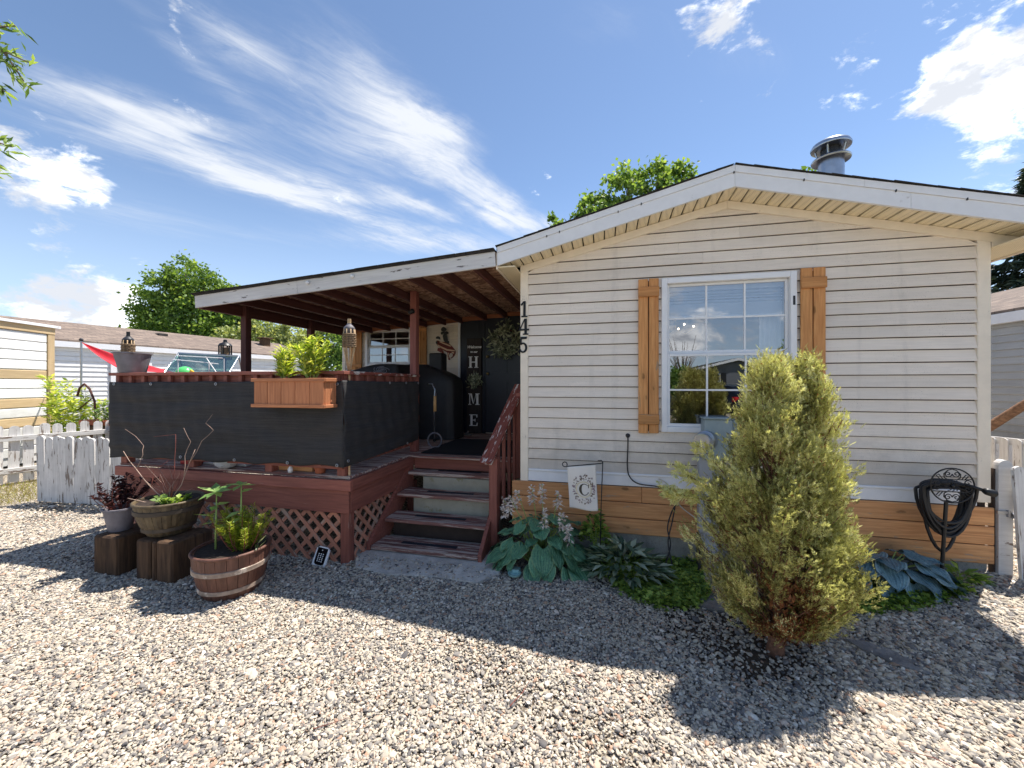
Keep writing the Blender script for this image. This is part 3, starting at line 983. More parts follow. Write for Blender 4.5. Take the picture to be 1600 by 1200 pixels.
# backing wall with the window opening, side walls, rear, floor
b = MB()
b.box((0.02, 0.002, 0.25), (WX0 + 0.03, 0.06, 2.9)); b.box((WX1 - 0.03, 0.002, 0.25), (3.84, 0.06, 2.9))
b.box((WX0 + 0.03, 0.002, 0.25), (WX1 - 0.03, 0.06, WZ0 + 0.03)); b.box((WX0 + 0.03, 0.002, WZ1 - 0.03), (WX1 - 0.03, 0.06, 2.9))
b.prism([(0.02, 2.9), (3.84, 2.9), (1.925, 3.36)], 0.003, 0.06, 'Y')
b.build('sheathing', M_under, house)  # sheathing coloured dark to put shade lines into the lap grooves
b = MB()
b.box((0.0, 0.062, 0.25), (0.06, 12.0, 2.93)); b.box((3.795, 0.062, 0.25), (HX1, 12.0, 2.93)); b.box((0.06, 11.9, 0.25), (3.795, 12.0, 2.93))
b.build('wall', M_trim, house)
b = MB()                                                      # the lit room behind the glass
b.box((0.07, 0.07, 0.80), (3.78, 4.2, 0.84)); b.box((0.07, 0.07, 2.86), (3.78, 4.2, 2.89)); b.box((0.07, 4.2, 0.8), (3.78, 4.24, 2.89))
b.box((0.062, 0.07, 0.8), (0.068, 4.2, 2.89)); b.box((3.782, 0.07, 0.8), (3.79, 4.2, 2.89))
b.build('room_lining', M_room, house)
b = MB(); b.box((0.02, -0.012, 0.0), (3.84, 0.05, 0.27)); b.box((0.0, 0.05, 0.0), (0.05, 12, 0.27)); b.box((3.8, 0.05, 0.0), (3.85, 12, 0.27))
b.build('foundation', M_conc, house)
# corner posts
for (xa, xb, zb, zt) in ((-0.014, 0.067, 0.705, fr_top(0.03) - 0.006), (3.771, 3.859, 0.742, fr_top(3.81) - 0.006)):
    b = MB(); b.box((xa, -0.026, zb), (xb, 0.07, zt), ch=0.004); b.build('corner_post', M_trim, house)
# white skirt trim
for (xa, xb) in ((0.069, 1.66), (1.663, 3.769)):
    b = MB(); b.box((xa, -0.024, 0.712), (xb, 0.0, 0.812), ch=0.003); b.build('skirt_board', M_white, house)
    b = MB(); b.box((xa, -0.034, 0.8125), (xb, 0.0, 0.836), ch=0.005); b.build('starter_strip', M_white, house)
# cedar skirting
for r in range(3):
    z = 0.71 - 0.153 * r
    cuts = sorted([-0.10, 3.872] + [R.uniform(1.1, 1.6) + 0.25 * r, R.uniform(2.4, 2.9)])
    for i in range(len(cuts) - 1):
        plank('skirting_plank', house, (cuts[i] + 0.001, -0.030, z - 0.0765), (cuts[i + 1] - 0.001, -0.030, z - 0.0765), 0.147, 0.02, M_cedar, ch=0.005)
b = MB(); b.box((3.858, -0.019, 0.26), (3.872, 0.0, 0.70)); b.build('skirting_end', M_under, house)
b = MB(); b.box((-0.10, -0.019, 0.26), (-0.014, 0.0, 0.70)); b.build('skirting_end', M_under, house)
# rake fascia, its upper trim strip, frieze
def rake(name, x0, x1, ztop, h, ya, yb, mat):
    pts = [(x0, ztop(x0) - h), (x1, ztop(x1) - h), (x1, ztop(x1)), (x0, ztop(x0))]
    m = MB(); m.prism(pts, ya, yb, 'Y'); return m.build(name, mat, house)
for (xa, xb) in ((-0.185, 1.909), (1.911, 3.15), (3.152, 4.17)):
    rake('rake_fascia', xa, xb, lambda x: fa_top(x) - 0.058, FH - 0.058, -0.300, -0.276, M_white)
for (xa, xb) in ((-0.185, 0.68), (0.682, 1.909), (1.911, 2.84), (2.842, 4.17)):
    rake('rake_trim', xa, xb, fa_top, 0.0565, -0.308, -0.276, M_white)
for (xa, xb) in ((-0.014, 1.924), (1.926, 3.868)):
    rake('frieze_board', xa, xb, lambda x: fr_top(x) - 0.002, 0.07, -0.032, 0.0, M_trim)
for x in (1.90, 0.42, 0.95, 2.42, 3.05, 1.15, 0.3, 3.5):
    b = MB(); b.box((x - 0.004, -0.311, fa_top(x) - 0.068), (x + 0.004, -0.302, fa_top(x) - 0.050)); b.build('fascia_nail', M_black, house)
# soffit panels
x = -0.18
while x < 4.15:
    xb = x + 0.098
    if not (x < 1.91 < xb):
        pass
    m = MB()
    g = 0.004
    def zf(q): return fa_top(q) - FH + 0.016
    def zb_(q): return fr_top(q)
    xs = [x + g, x + 0.012, xb - 0.012, xb - g]
    dz = [0.006, 0.0, 0.0, 0.006]
    if x < 1.91 < xb:
        xs = [x + g, 1.91, 1.911, xb - g]; dz = [0.0] * 4
    vs = []
    for q, e in zip(xs, dz):
        vs += [(q, -0.275, zf(q) + e), (q, -0.001, zb_(q) + e)]
    for q in xs:
        vs += [(q, -0.275, zf(q) + 0.015), (q, -0.001, zb_(q) + 0.015)]
    fs = []
    for i in range(3):
        fs.append((2 * i, 2 * i + 1, 2 * i + 3, 2 * i + 2))
        fs.append((8 + 2 * i, 8 + 2 * i + 2, 8 + 2 * i + 3, 8 + 2 * i + 1))
    m.add(vs, fs)
    m.build('soffit_panel', M_soffit, house)
    x = xb + 0.003
b = MB(); b.box((-0.183, -0.272, 2.838), (-0.016, 12, 2.85)); b.build('eave_soffit', M_soffit, house)
b = MB(); b.box((-0.205, -0.27, 2.825), (-0.186, 12, 2.985)); b.build('eave_fascia', M_trim, house)
b = MB(); b.box((3.862, -0.272, 2.79), (4.15, 12, 2.802)); b.build('eave_soffit', M_soffit, house)
b = MB(); b.box((4.152, -0.27, 2.775), (4.17, 12, 2.96)); b.build('eave_fascia', M_trim, house)
b = MB()
b.prism([(3.862, 2.803), (4.15, 2.803), (4.15, fr_top(4.15) - 0.004), (3.862, fr_top(3.862) - 0.004)], -0.03, -0.006, 'Y'); b.build('eave_return', M_trim, house)
# roof slabs with the ragged shingle edge over the fascia
roof = None
for sgn in (0, 1):
    xa, xb = (-0.20, 1.91) if sgn == 0 else (1.91, 4.19)
    m = MB(); m.prism([(xa, fa_top(xa) - 0.03), (xb, fa_top(xb) - 0.03), (xb, fa_top(xb) + 0.008), (xa, fa_top(xa) + 0.008)], -0.274, 12.0, 'Y')
    rf = m.build('roof', M_shingle, house)
    q = xa
    while q < xb - 0.02:
        e = min(xb, q + 0.14)
        m = MB(); m.prism([(q, fa_top(q) + 0.0085), (e, fa_top(e) + 0.0085), (e, fa_top(e) + 0.010), (q, fa_top(q) + 0.014)], -0.320 - R.uniform(0, 0.008), 0.6, 'Y')
        m.build('shingle', M_shingle, rf)
        q = e
# stovepipe
b = MB(); b.lathe([(0.125, 0), (0.125, 1.22)], 28, (3.40, 1.33, 3.12)); pipe = b.build('stovepipe', M_steel, house, smooth=40)
b = MB(); b.lathe([(0.126, 1.20), (0.185, 1.175), (0.19, 1.19), (0.185, 1.20), (0.13, 1.235)], 28, (3.40, 1.33, 3.12)); b.build('storm_collar', M_steel, pipe, smooth=40)
b = MB(); b.lathe([(0.10, 1.235), (0.10, 1.34)], 24, (3.40, 1.33, 3.12)); b.build('flue_core', M_black, pipe, smooth=40)
b = MB(); b.lathe([(0.13, 1.315), (0.19, 1.325), (0.195, 1.34), (0.18, 1.375), (0.12, 1.41), (0.03, 1.425)], 28, (3.40, 1.33, 3.12)); b.build('rain_cap', M_steel, pipe, smooth=50)
for k in range(5):
    a = 2 * math.pi * k / 5 + 0.3
    c, s = math.cos(a), math.sin(a)
    b = MB(); b.tube([(3.40 + 0.12 * c, 1.33 + 0.12 * s, 4.34), (3.40 + 0.15 * c, 1.33 + 0.15 * s, 4.45)], 0.010, 6); b.build('cap_strut', M_steel, pipe)

def window(parent, x0, x1, z0, z1, y, fw=0.052, grid=(3, 2), depth=0.09, bw=0.016):
    b = MB()
    ya, yb = y - 0.036, y + depth
    b.box((x0, ya, z0), (x0 + fw, yb, z1), ch=0.004); b.box((x1 - fw, ya, z0), (x1, yb, z1), ch=0.004)
    b.box((x0 + fw, ya + 0.001, z0), (x1 - fw, yb, z0 + fw), ch=0.004); b.box((x0 + fw, ya + 0.001, z1 - fw), (x1 - fw, yb, z1), ch=0.004)
    win = b.build('window', M_vinyl, parent)
    zm = (z0 + z1) / 2
    ix0, ix1 = x0 + fw + 0.001, x1 - fw - 0.001
    for (sa, sb, yo) in ((z0 + fw + 0.001, zm + 0.012, -0.018), (zm + 0.014, z1 - fw - 0.001, 0.012)):
        f2 = 0.024
        s = MB()
        y0, y1 = y + yo, y + yo + 0.028
        s.box((ix0, y0, sa), (ix0 + f2, y1, sb), ch=0.002); s.box((ix1 - f2, y0, sa), (ix1, y1, sb), ch=0.002)
        s.box((ix0 + f2, y0, sa), (ix1 - f2, y1, sa + f2 * 1.2), ch=0.002); s.box((ix0 + f2, y0, sb - f2), (ix1 - f2, y1, sb), ch=0.002)
        s.build('sash', M_vinyl, win)
        gx0, gx1, gz0, gz1 = ix0 + f2, ix1 - f2, sa + f2 * 1.2, sb - f2
        nx, nz = grid
        yg = y + yo + 0.012
        g = MB()
        for i in range(1, nx):
            q = gx0 + (gx1 - gx0) * i / nx
            g.box((q - bw / 2, yg - 0.006, gz0), (q + bw / 2, yg + 0.008, gz1))
        for j in range(1, nz):
            q = gz0 + (gz1 - gz0) * j / nz
            g.box((gx0, yg - 0.0055, q - bw / 2), (gx1, yg + 0.0075, q + bw / 2))
        g.build('muntin', M_vinyl, win)
        for i in range(nx):
            for j in range(nz):
                a0, a1 = gx0 + (gx1 - gx0) * i / nx, gx0 + (gx1 - gx0) * (i + 1) / nx
                c0, c1 = gz0 + (gz1 - gz0) * j / nz, gz0 + (gz1 - gz0) * (j + 1) / nz
                key = ('pane', round(a1 - a0, 4), round(c1 - c0, 4))
                if key not in _mc:
                    pm = MB(); hw, hh = (a1 - a0) / 2, (c1 - c0) / 2
                    pm.add([(-hw, 0, -hh), (hw, 0, -hh), (hw, 0, hh), (-hw, 0, hh)], [(0, 1, 2, 3)])
                    _mc[key] = pm.mesh('pane', M_glass)
                link(bpy.data.objects.new('pane', _mc[key]), win, T((a0 + a1) / 2, yg + 0.001, (c0 + c1) / 2))
    return win
win = window(house, WX0, WX1, WZ0, WZ1, 0.0)
b = MB(); b.box((2.452, -0.0385, 2.40), (2.470, -0.0365, 2.48)); b.build('sticker', M_cowdark, win)
def shutter(parent, x0, x1, z0, z1, y):
    t = MB(); t.box((x0 + 0.006, y - 0.012, z0 + 0.02), (x1 - 0.006, y - 0.001, z1 - 0.02))
    sh = t.build('shutter', M_block, parent)
    w = (x1 - x0 - 0.009) / 2
    for k in range(2):
        xc = x0 + w / 2 + k * (w + 0.009)
        zo = R.uniform(-0.006, 0.006)
        plank('board', sh, (xc, y - 0.022, z0 + zo), (xc, y - 0.022, z1 + zo), w, 0.019, M_shut, wdir=(1, 0, 0), ch=0.004)
    hb = 0.065 * (z1 - z0)
    for zc in (z1 - 1.35 * hb, z0 + 1.35 * hb):
        plank('batten', sh, (x0 - 0.003, y - 0.042, zc), (x1 + 0.003, y - 0.042, zc), hb, 0.019, M_shut, ch=0.004)
    return sh
shutter(house, 1.146, 1.330, 1.235, 2.705, -0.018)
shutter(house, 2.508, 2.697, 1.240, 2.712, -0.018)
# house number on the corner post: three separate numerals
def numeral(outline, holes, x, z, h, name='house_number'):
    m = MB()
    for poly in outline:
        m.prism([(x + p[0] * h, z + p[1] * h) for p in poly], -0.036, -0.028, 'Y')
    return m.build(name, M_number, house)
def arc(cx, cz, rx, rz, a0, a1, n=10):
    return [(cx + rx * math.cos(rad(a0 + (a1 - a0) * i / n)), cz + rz * math.sin(rad(a0 + (a1 - a0) * i / n))) for i in range(n + 1)]
def strip_polys(outer, inner):
    return [[outer[i], outer[i + 1], inner[i + 1], inner[i]] for i in range(len(outer) - 1)]
numeral([[(0.17, 0), (0.33, 0), (0.33, 1), (0.20, 1)], [(0.02, 0.80), (0.06, 0.72), (0.171, 0.80), (0.199, 1)], [(0.06, 0), (0.17, 0), (0.17, 0.09), (0.06, 0.09)], [(0.33, 0), (0.45, 0), (0.45, 0.09), (0.33, 0.09)]], None, -0.012, 2.385, 0.165)
numeral([[(0.36, 0), (0.52, 0), (0.52, 1), (0.36, 1)], [(0.0, 0.26), (0.36, 0.26), (0.36, 0.37), (0.13, 0.37)], [(0.0, 0.26), (0.13, 0.37), (0.36, 0.86), (0.36, 1.0)], [(0.52, 0.26), (0.66, 0.26), (0.66, 0.37), (0.52, 0.37)], [(0.27, 0), (0.36, 0), (0.36, 0.08), (0.27, 0.08)], [(0.52, 0), (0.61, 0), (0.61, 0.08), (0.52, 0.08)]], None, -0.03, 2.205, 0.165)
o5, i5 = arc(0.27, 0.32, 0.28, 0.33, 130, -160, 14), arc(0.26, 0.32, 0.15, 0.22, 130, -160, 14)
numeral(strip_polys(o5, i5) + [[(0.09, 0.50), (0.19, 0.50), (0.20, 1.0), (0.11, 1.0)], [(0.20, 0.84), (0.50, 0.86), (0.54, 1.0), (0.20, 1.0)]], None, -0.03, 2.02, 0.165)

# ---- addition: the porch wall with its window and the dark door
YW, PZ = 2.70, 0.83
def pr_top(x): return 2.994 + 0.0655 * (x + 0.185)           # top of the porch roof
clad(house, YW, -4.05, -1.735, PZ + 0.02, 19, lambda x: pr_top(x) - 0.085, [(-3.60, -2.66, 2.045, 2.74)], seams=False)
b = MB(); b.box((-4.1, YW + 0.002, 0.0), (-3.58, YW + 0.08, 2.85)); b.box((-2.68, YW + 0.002, 0), (0.0, YW + 0.08, 2.92)); b.box((-3.58, YW + 0.002, 0), (-2.68, YW + 0.08, 2.06)); b.box((-3.58, YW + 0.002, 2.72), (-2.68, YW + 0.08, 2.85))
b.box((-4.1, YW + 0.08, 0.0), (-4.04, 7.0, 2.75)); b.box((-4.1, 6.94, 0), (0, 7.0, 2.75)); b.box((-4.04, YW + 0.08, 2.74), (0.0, 6.94, 2.80))
b.build('addition_wall', M_trim, house)
b = MB(); b.box((-4.115, YW - 0.03, PZ), (-4.045, YW + 0.09, 2.68), ch=0.004); b.build('corner_post', M_trim, house)
window(house, -3.61, -2.65, 2.035, 2.75, YW, fw=0.05)
shutter(house, -3.93, -3.68, 1.98, 2.76, YW - 0.018)
shutter(house, -2.58, -2.34, 1.98, 2.76, YW - 0.018)
b = MB(); b.box((-1.735, YW - 0.035, PZ), (-1.69, YW + 0.0, 2.93), ch=0.004); b.build('door_jamb', M_white, house)
b = MB(); b.box((-1.69, YW - 0.02, PZ), (-1.27, YW, 2.92)); b.box((-1.62, YW - 0.028, PZ + 0.1), (-1.34, YW - 0.0205, 1.6), ch=0.005); b.box((-1.62, YW - 0.028, 1.7), (-1.34, YW - 0.0205, 2.8), ch=0.005)
b.build('side_panel', M_door, house)
b = MB(); b.box((-1.27, YW - 0.06, PZ), (-1.22, YW, 2.93), ch=0.004); b.box((-0.28, YW - 0.06, PZ), (-0.02, YW, 2.93)); b.box((-1.22, YW - 0.06, 2.88), (-0.28, YW, 2.93)); b.build('door_frame', M_door, house)
b = MB(); b.box((-1.218, YW - 0.05, PZ + 0.02), (-0.282, YW - 0.01, 2.88), ch=0.003); door = b.build('front_door', M_door, house)
for (xa, xb, za, zb) in ((-1.12, -0.82, 1.0, 1.75), (-0.68, -0.38, 1.0, 1.75), (-1.12, -0.82, 1.9, 2.7), (-0.68, -0.38, 1.9, 2.7)):
    b = MB(); b.box((xa, YW - 0.062, za), (xb, YW - 0.0505, zb), ch=0.010); b.build('door_panel', M_door, door)
for zz in (1.88, 2.18):
    b = MB(); b.sphere((-1.165, YW - 0.085, zz), 0.028, 12, 8); b.tube([(-1.165, YW - 0.05, zz), (-1.165, YW - 0.085, zz)], 0.018, 10); b.build('door_knob', M_brass, door, smooth=True)

# ------------------------------------------------------------ porch roof
pr = thing('porch_roof', 'lean-to porch roof of dark rafters and strand board behind a flaking white fascia', 'porch roof', (-2.0, 0.0, 0.83))
PX0, PX1, PY0, PY1 = -3.915, -0.207, -0.300, 2.68
def slope_board(name, x0, x1, zt, h, ya, yb, mat, parent=pr):
    m = MB(); m.prism([(x0, zt(x0) - h), (x1, zt(x1) - h), (x1, zt(x1)), (x0, zt(x0))], ya, yb, 'Y'); return m.build(name, mat, parent)
def plank_slope(name, x0, x1, off, h, y, t, mat):
    zc = lambda q: pr_top(q) - off - h / 2
    return plank(name, pr, (x0, y, zc(x0)), (x1, y, zc(x1)), h, t, mat, ch=0.003)
plank_slope('fascia_board', PX0, -2.482, 0.0, 0.145, -0.288, 0.024, M_flake)
plank_slope('fascia_board', -2.480, PX1, 0.0, 0.145, -0.288, 0.024, M_flake)
slope_board('shingle_layer', PX0 - 0.015, PX1, lambda q: pr_top(q) + 0.016, 0.014, -0.325, PY1, M_shingle)
q = PX0 - 0.015
while q < PX1 - 0.03:
    e = min(PX1, q + R.uniform(0.22, 0.32))
    slope_board('shingle', q, e - 0.004, lambda z: pr_top(z) + 0.022, 0.0055, -0.337 - R.uniform(0, 0.012), 0.3, M_shingle)
    q = e
for (xa, xb) in ((PX0, -2.70), (-2.697, -1.48), (-1.477, PX1)):
    slope_board('sheathing_panel', xa, xb, lambda q: pr_top(q) + 0.001, 0.014, -0.274, PY1, M_osb)
for xr in (-0.46, -0.83, -1.20, -1.655, -1.97, -2.34, -2.71, -3.08, -3.45):
    zc = pr_top(xr) - 0.014 - 0.052
    plank('rafter', pr, (xr, -0.274, zc), (xr, PY1 - 0.03, zc), 0.10, 0.038, M_rafter, ch=0.003)
plank('rim_beam', pr, (PX0 + 0.05, -0.274, pr_top(PX0) - 0.085), (PX0 + 0.05, PY1, pr_top(PX0) - 0.085), 0.14, 0.05, M_rafter, ch=0.004)
xs = [-3.84, -3.45, -3.08, -2.71, -2.34, -1.97, -1.655, -1.20, -0.83, -0.46, -0.21]
for i in range(len(xs) - 1):
    xm0, xm1 = xs[i] + 0.022, xs[i + 1] - 0.022
    zc = pr_top((xm0 + xm1) / 2) - 0.075
    plank('blocking', pr, (xm0, PY1 - 0.05, zc + 0.022), (xm1, PY1 - 0.05, zc + 0.022), 0.066, 0.03, M_orange, ch=0.003)
plank('ledger', pr, (-3.9, PY1 - 0.015, pr_top(-3.9) - 0.055), (-0.21, PY1 - 0.015, pr_top(-0.21) - 0.055), 0.06, 0.026, M_orange, ch=0.003)
for (xc, yc, s, m_) in ((-1.55, 0.65, 0.088, M_post), (-3.83, 0.31, 0.088, M_rafter), (-3.83, 1.50, 0.088, M_rafter)):
    plank('post', pr, (xc, yc, 0.832), (xc, yc, pr_top(xc) - 0.02), s, s, m_, wdir=(1, 0, 0), ch=0.005)
b = MB(); b.lathe([(0.0, 0.0), (0.03, 0.0), (0.035, 0.03), (0.02, 0.055)], 12, (-1.555, 0.592, 2.60)); b.sphere((-1.575, 0.585, 2.615), 0.028, 10, 8); b.build('porch_light', M_black, pr, smooth=True)
for xr, zz in ((-2.33, 2.86), (-1.78, 2.87)):
    b = MB(); b.sphere((xr, -0.315, pr_top(xr) - 0.045), 0.022, 10, 8); b.build('light_clip', M_white, pr, smooth=True)

# ------------------------------------------------------------ deck
deck = thing('deck', 'raised red-painted timber deck with lattice skirt and slatted railing', 'deck', (-2.9, 0.5, 0.0))
DX0, DX1, DY0, DYL = -4.40, -1.50, -0.75, 0.49
y = DY0 + 0.01
k = 0
while y < YW - 0.05:
    x1 = DX1 if y + 0.137 < DYL + 0.02 else -0.02
    plank('deck_board', deck, (DX0, y + 0.0685, 0.815), (x1, y + 0.0685, 0.815), 0.136, 0.026, M_redworn, wdir=(0, 1, 0), ch=0.004)
    y += 0.1435
def dplank(name, a, b_, w, t, m, wd=(0, 0, 1), **k): return plank(name, deck, a, b_, w, t, m, wdir=wd, **k)
dplank('rim_board', (DX0, DY0 - 0.020, 0.752), (DX1 + 0.04, DY0 - 0.020, 0.752), 0.10, 0.038, M_red)
dplank('rim_board', (DX1 + 0.020, DY0, 0.757), (DX1 + 0.020, DYL, 0.757), 0.10, 0.038, M_red)
dplank('rim_board', (DX1 + 0.042, DYL - 0.005, 0.735), (-0.17, DYL - 0.005, 0.735), 0.145, 0.03, M_red)
dplank('beam', (DX0 + 0.08, DY0 + 0.012, 0.59), (DX1, DY0 + 0.012, 0.59), 0.215, 0.04, M_red)
dplank('beam', (DX1 - 0.02, DY0 + 0.034, 0.59), (DX1 - 0.02, DYL - 0.03, 0.59), 0.215, 0.04, M_red)
dplank('beam', (DX0 + 0.06, DY0 + 0.034, 0.59), (DX0 + 0.06, YW - 0.1, 0.59), 0.215, 0.04, M_red)
for (xc, yc) in ((DX1 - 0.055, DY0 + 0.05), (DX0 + 0.1, DY0 + 0.05), (-3.0, DY0 + 0.06), (DX0 + 0.1, 1.3), (-1.55, DYL + 0.1)):
    dplank('post', (xc, yc, -0.02), (xc, yc, 0.482), 0.09, 0.09, M_red, (1, 0, 0), ch=0.005)
# under-deck timbers seen as dark shapes through the lattice
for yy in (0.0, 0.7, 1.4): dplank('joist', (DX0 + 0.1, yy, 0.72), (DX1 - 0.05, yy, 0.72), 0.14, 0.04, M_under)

def lattice(conv, to3, name='lath'):
    """diagonal laths clipped to a convex outline in the panel's own plane"""
    cs = np.array(conv)
    x0, x1, z0, z1 = cs[:, 0].min(), cs[:, 0].max(), cs[:, 1].min(), cs[:, 1].max()
    out = []
    sp, hw = 0.105, 0.019
    for lay, sg in ((0, 1), (1, -1)):
        d = np.array([1, sg]) / math.sqrt(2); nrm = np.array([-d[1], d[0]])
        c0 = np.array([(x0 + x1) / 2, (z0 + z1) / 2])
        half = (x1 - x0 + z1 - z0) / 2 + 0.1
        k = -int(half / sp) - 1
        while k * sp < half:
            c = c0 + nrm * (k * sp + (0.03 if lay else 0))
            L = 3.5
            poly = [tuple(c - d * L - nrm * hw), tuple(c + d * L - nrm * hw), tuple(c + d * L + nrm * hw), tuple(c - d * L + nrm * hw)]
            p = clip_poly(poly, conv)
            k += 1
            if len(p) < 3: continue
            a = abs(sum(p[i - 1][0] * p[i][1] - p[i][0] * p[i - 1][1] for i in range(len(p)))) / 2
            if a < 0.0012: continue
            out.append((p, lay, d))
    for (p, lay, d) in out:
        cx, cz = sum(q[0] for q in p) / len(p), sum(q[1] for q in p) / len(p)
        # own frame: X along the lath
        th = 0.008
        loc = []
        for h in (0, th):
            for q in p:
                dx, dz = q[0] - cx, q[1] - cz
                loc.append((dx * d[0] + dz * d[1], -dx * d[1] + dz * d[0], h))
        n = len(p)
        m = MB()
        m.add(loc, [tuple(range(n - 1, -1, -1)), tuple(range(n, 2 * n))] + [(i, (i + 1) % n, (i + 1) % n + n, i + n) for i in range(n)])
        o, ex, ez, en = to3(cx, cz, lay * (th + 0.001))
        X = ex * d[0] + ez * d[1]; Y = -ex * d[1] + ez * d[0]
        M = Matrix((X, Y, X.cross(Y))).transposed().to_4x4(); M.translation = o
        m.build(name, M_lath, deck, M=M)
lattice([(-4.33, 0.0), (-1.605, 0.0), (-1.605, 0.482), (-4.33, 0.482)], lambda x, z, h: (Vector((x, DY0 + 0.03 - h, z)), Vector((1, 0, 0)), Vector((0, 0, 1)), Vector((0, -1, 0))))
lattice([(-0.655, 0.0), (-0.475, 0.0), (0.06, 0.482), (-0.655, 0.482)], lambda y, z, h: (Vector((DX1 - 0.03 + h, y, z)), Vector((0, 1, 0)), Vector((0, 0, 1)), Vector((1, 0, 0))))
# railing: cap, blocks, balusters, bottom rail, posts
for (xa, xb) in ((-4.42, -3.33), (-3.328, -2.30), (-2.298, -1.495)):
    dplank('rail_cap', (xa, -0.765, 1.806), (xb, -0.765, 1.806), 0.14, 0.032, M_red, (0, 1, 0))
dplank('rail_cap', (-1.565, -0.693, 1.806), (-1.565, 0.70, 1.806), 0.14, 0.032, M_redrail, (0, 1, 0) if False else (1, 0, 0))
dplank('rail_cap', (-4.35, -0.693, 1.806), (-4.35, 2.3, 1.806), 0.14, 0.032, M_red, (1, 0, 0))
k = 0
x = -4.33
while x < -1.56:
    dplank('baluster', (x, -0.792, 0.93), (x, -0.792, 1.789), 0.045, 0.036, M_red, (1, 0, 0)); x += 0.182
yb = -0.60
while yb < 0.62:
    dplank('baluster', (-1.528, yb, 0.93), (-1.528, yb, 1.789), 0.045, 0.036, M_red, (0, 1, 0)); yb += 0.182
yb = -0.6
while yb < 2.2:
    dplank('baluster', (-4.36, yb, 0.93), (-4.36, yb, 1.789), 0.045, 0.036, M_red, (0, 1, 0)); yb += 0.20
dplank('rail', (-4.40, -0.755, 1.745), (-1.56, -0.755, 1.745), 0.085, 0.036, M_red)
dplank('rail', (-4.40, -0.755, 0.935), (-1.56, -0.755, 0.935), 0.07, 0.036, M_red)
dplank('rail', (-1.565, -0.73, 1.745), (-1.565, 0.60, 1.745), 0.085, 0.036, M_red)
dplank('rail', (-1.565, -0.73, 0.955), (-1.565, 0.60, 0.955), 0.07, 0.036, M_red)
dplank('rail', (-4.35, -0.73, 0.935), (-4.35, 2.3, 0.935), 0.07, 0.036, M_red)
for (xc, yc) in ((-1.595, -0.70), (-2.42, -0.70), (-3.40, -0.70), (-4.34, -0.70)):
    dplank('rail_post', (xc, yc, 0.829), (xc, yc, 1.789), 0.088, 0.088, M_red, (1, 0, 0), ch=0.005)

# ------------------------------------------------------------ stairs
st = thing('porch_stairs', 'four worn red wooden steps with one flaking handrail up to the deck', 'stairs', (-0.92, -0.2, 0.0))
SX0, SX1 = -1.47, -0.335
FR = [(-0.454, 0.068), (-0.195, 0.261), (0.064, 0.459), (0.325, 0.645)]
for i, (yf, zt) in enumerate(FR):
    for (ya, wd) in ((yf, 0.155), (yf + 0.160, 0.13)):
        tr = plank('tread', st, (SX0, ya + wd / 2, zt - 0.019), (SX1, ya + wd / 2, zt - 0.019), wd, 0.038, M_redworn, wdir=(0, 1, 0), ch=0.006)
    plank('grip_strip', st, (-1.20 + 0.02 * i, yf + 0.15, zt + 0.0025), (-0.60, yf + 0.15, zt + 0.0025), 0.05, 0.004, M_strip, wdir=(0, 1, 0), ch=0)
def stringer(x0, x1):
    m = MB()
    m.prism([(-0.46, 0.0), (-0.14, 0.0), (0.47, 0.47), (0.47, 0.72), (0.40, 0.72), (-0.46, 0.09)], x0, x1, 'X'); return m.build('stringer', M_red, st)
stringer(-1.512, -1.473); stringer(-0.332, -0.296)
b = MB(); b.box((-1.30, 0.13, 0.0), (-0.34, 0.30, 0.425), ch=0.01); b.box((-1.28, 0.33, 0.0), (-0.34, 0.47, 0.60), ch=0.01); b.build('old_step', M_cstep, st)
b = MB(); b.box((-1.45, -0.03, 0.0), (-0.34, 0.0, 0.20)); b.build('riser_board', M_under, st)
hp = plank('newel_post', st, (-0.275, -0.10, 0.03), (-0.275, -0.10, 0.945), 0.085, 0.085, M_red, wdir=(1, 0, 0), ch=0.005)
plank('newel_post', st, (-0.12, 0.44, 0.62), (-0.12, 0.44, 1.60), 0.085, 0.085, M_red, wdir=(1, 0, 0), ch=0.005)
plank('handrail', st, (-0.335, -0.21, 0.900), (-0.14, 0.56, 1.690), 0.135, 0.036, M_redrail, wdir=(1, -0.25, 0), ch=0.005)
for t, zb in ((0.30, 0.32), (0.46, 0.42), (0.62, 0.52), (0.78, 0.62)):
    xx, yy = -0.335 + 0.195 * t + 0.012, -0.21 + 0.77 * t
    plank('baluster', st, (xx, yy, zb - 0.06), (xx, yy, 0.90 + 0.79 * t - 0.03), 0.05, 0.034, M_red, wdir=(0, 1, 0), ch=0.004)
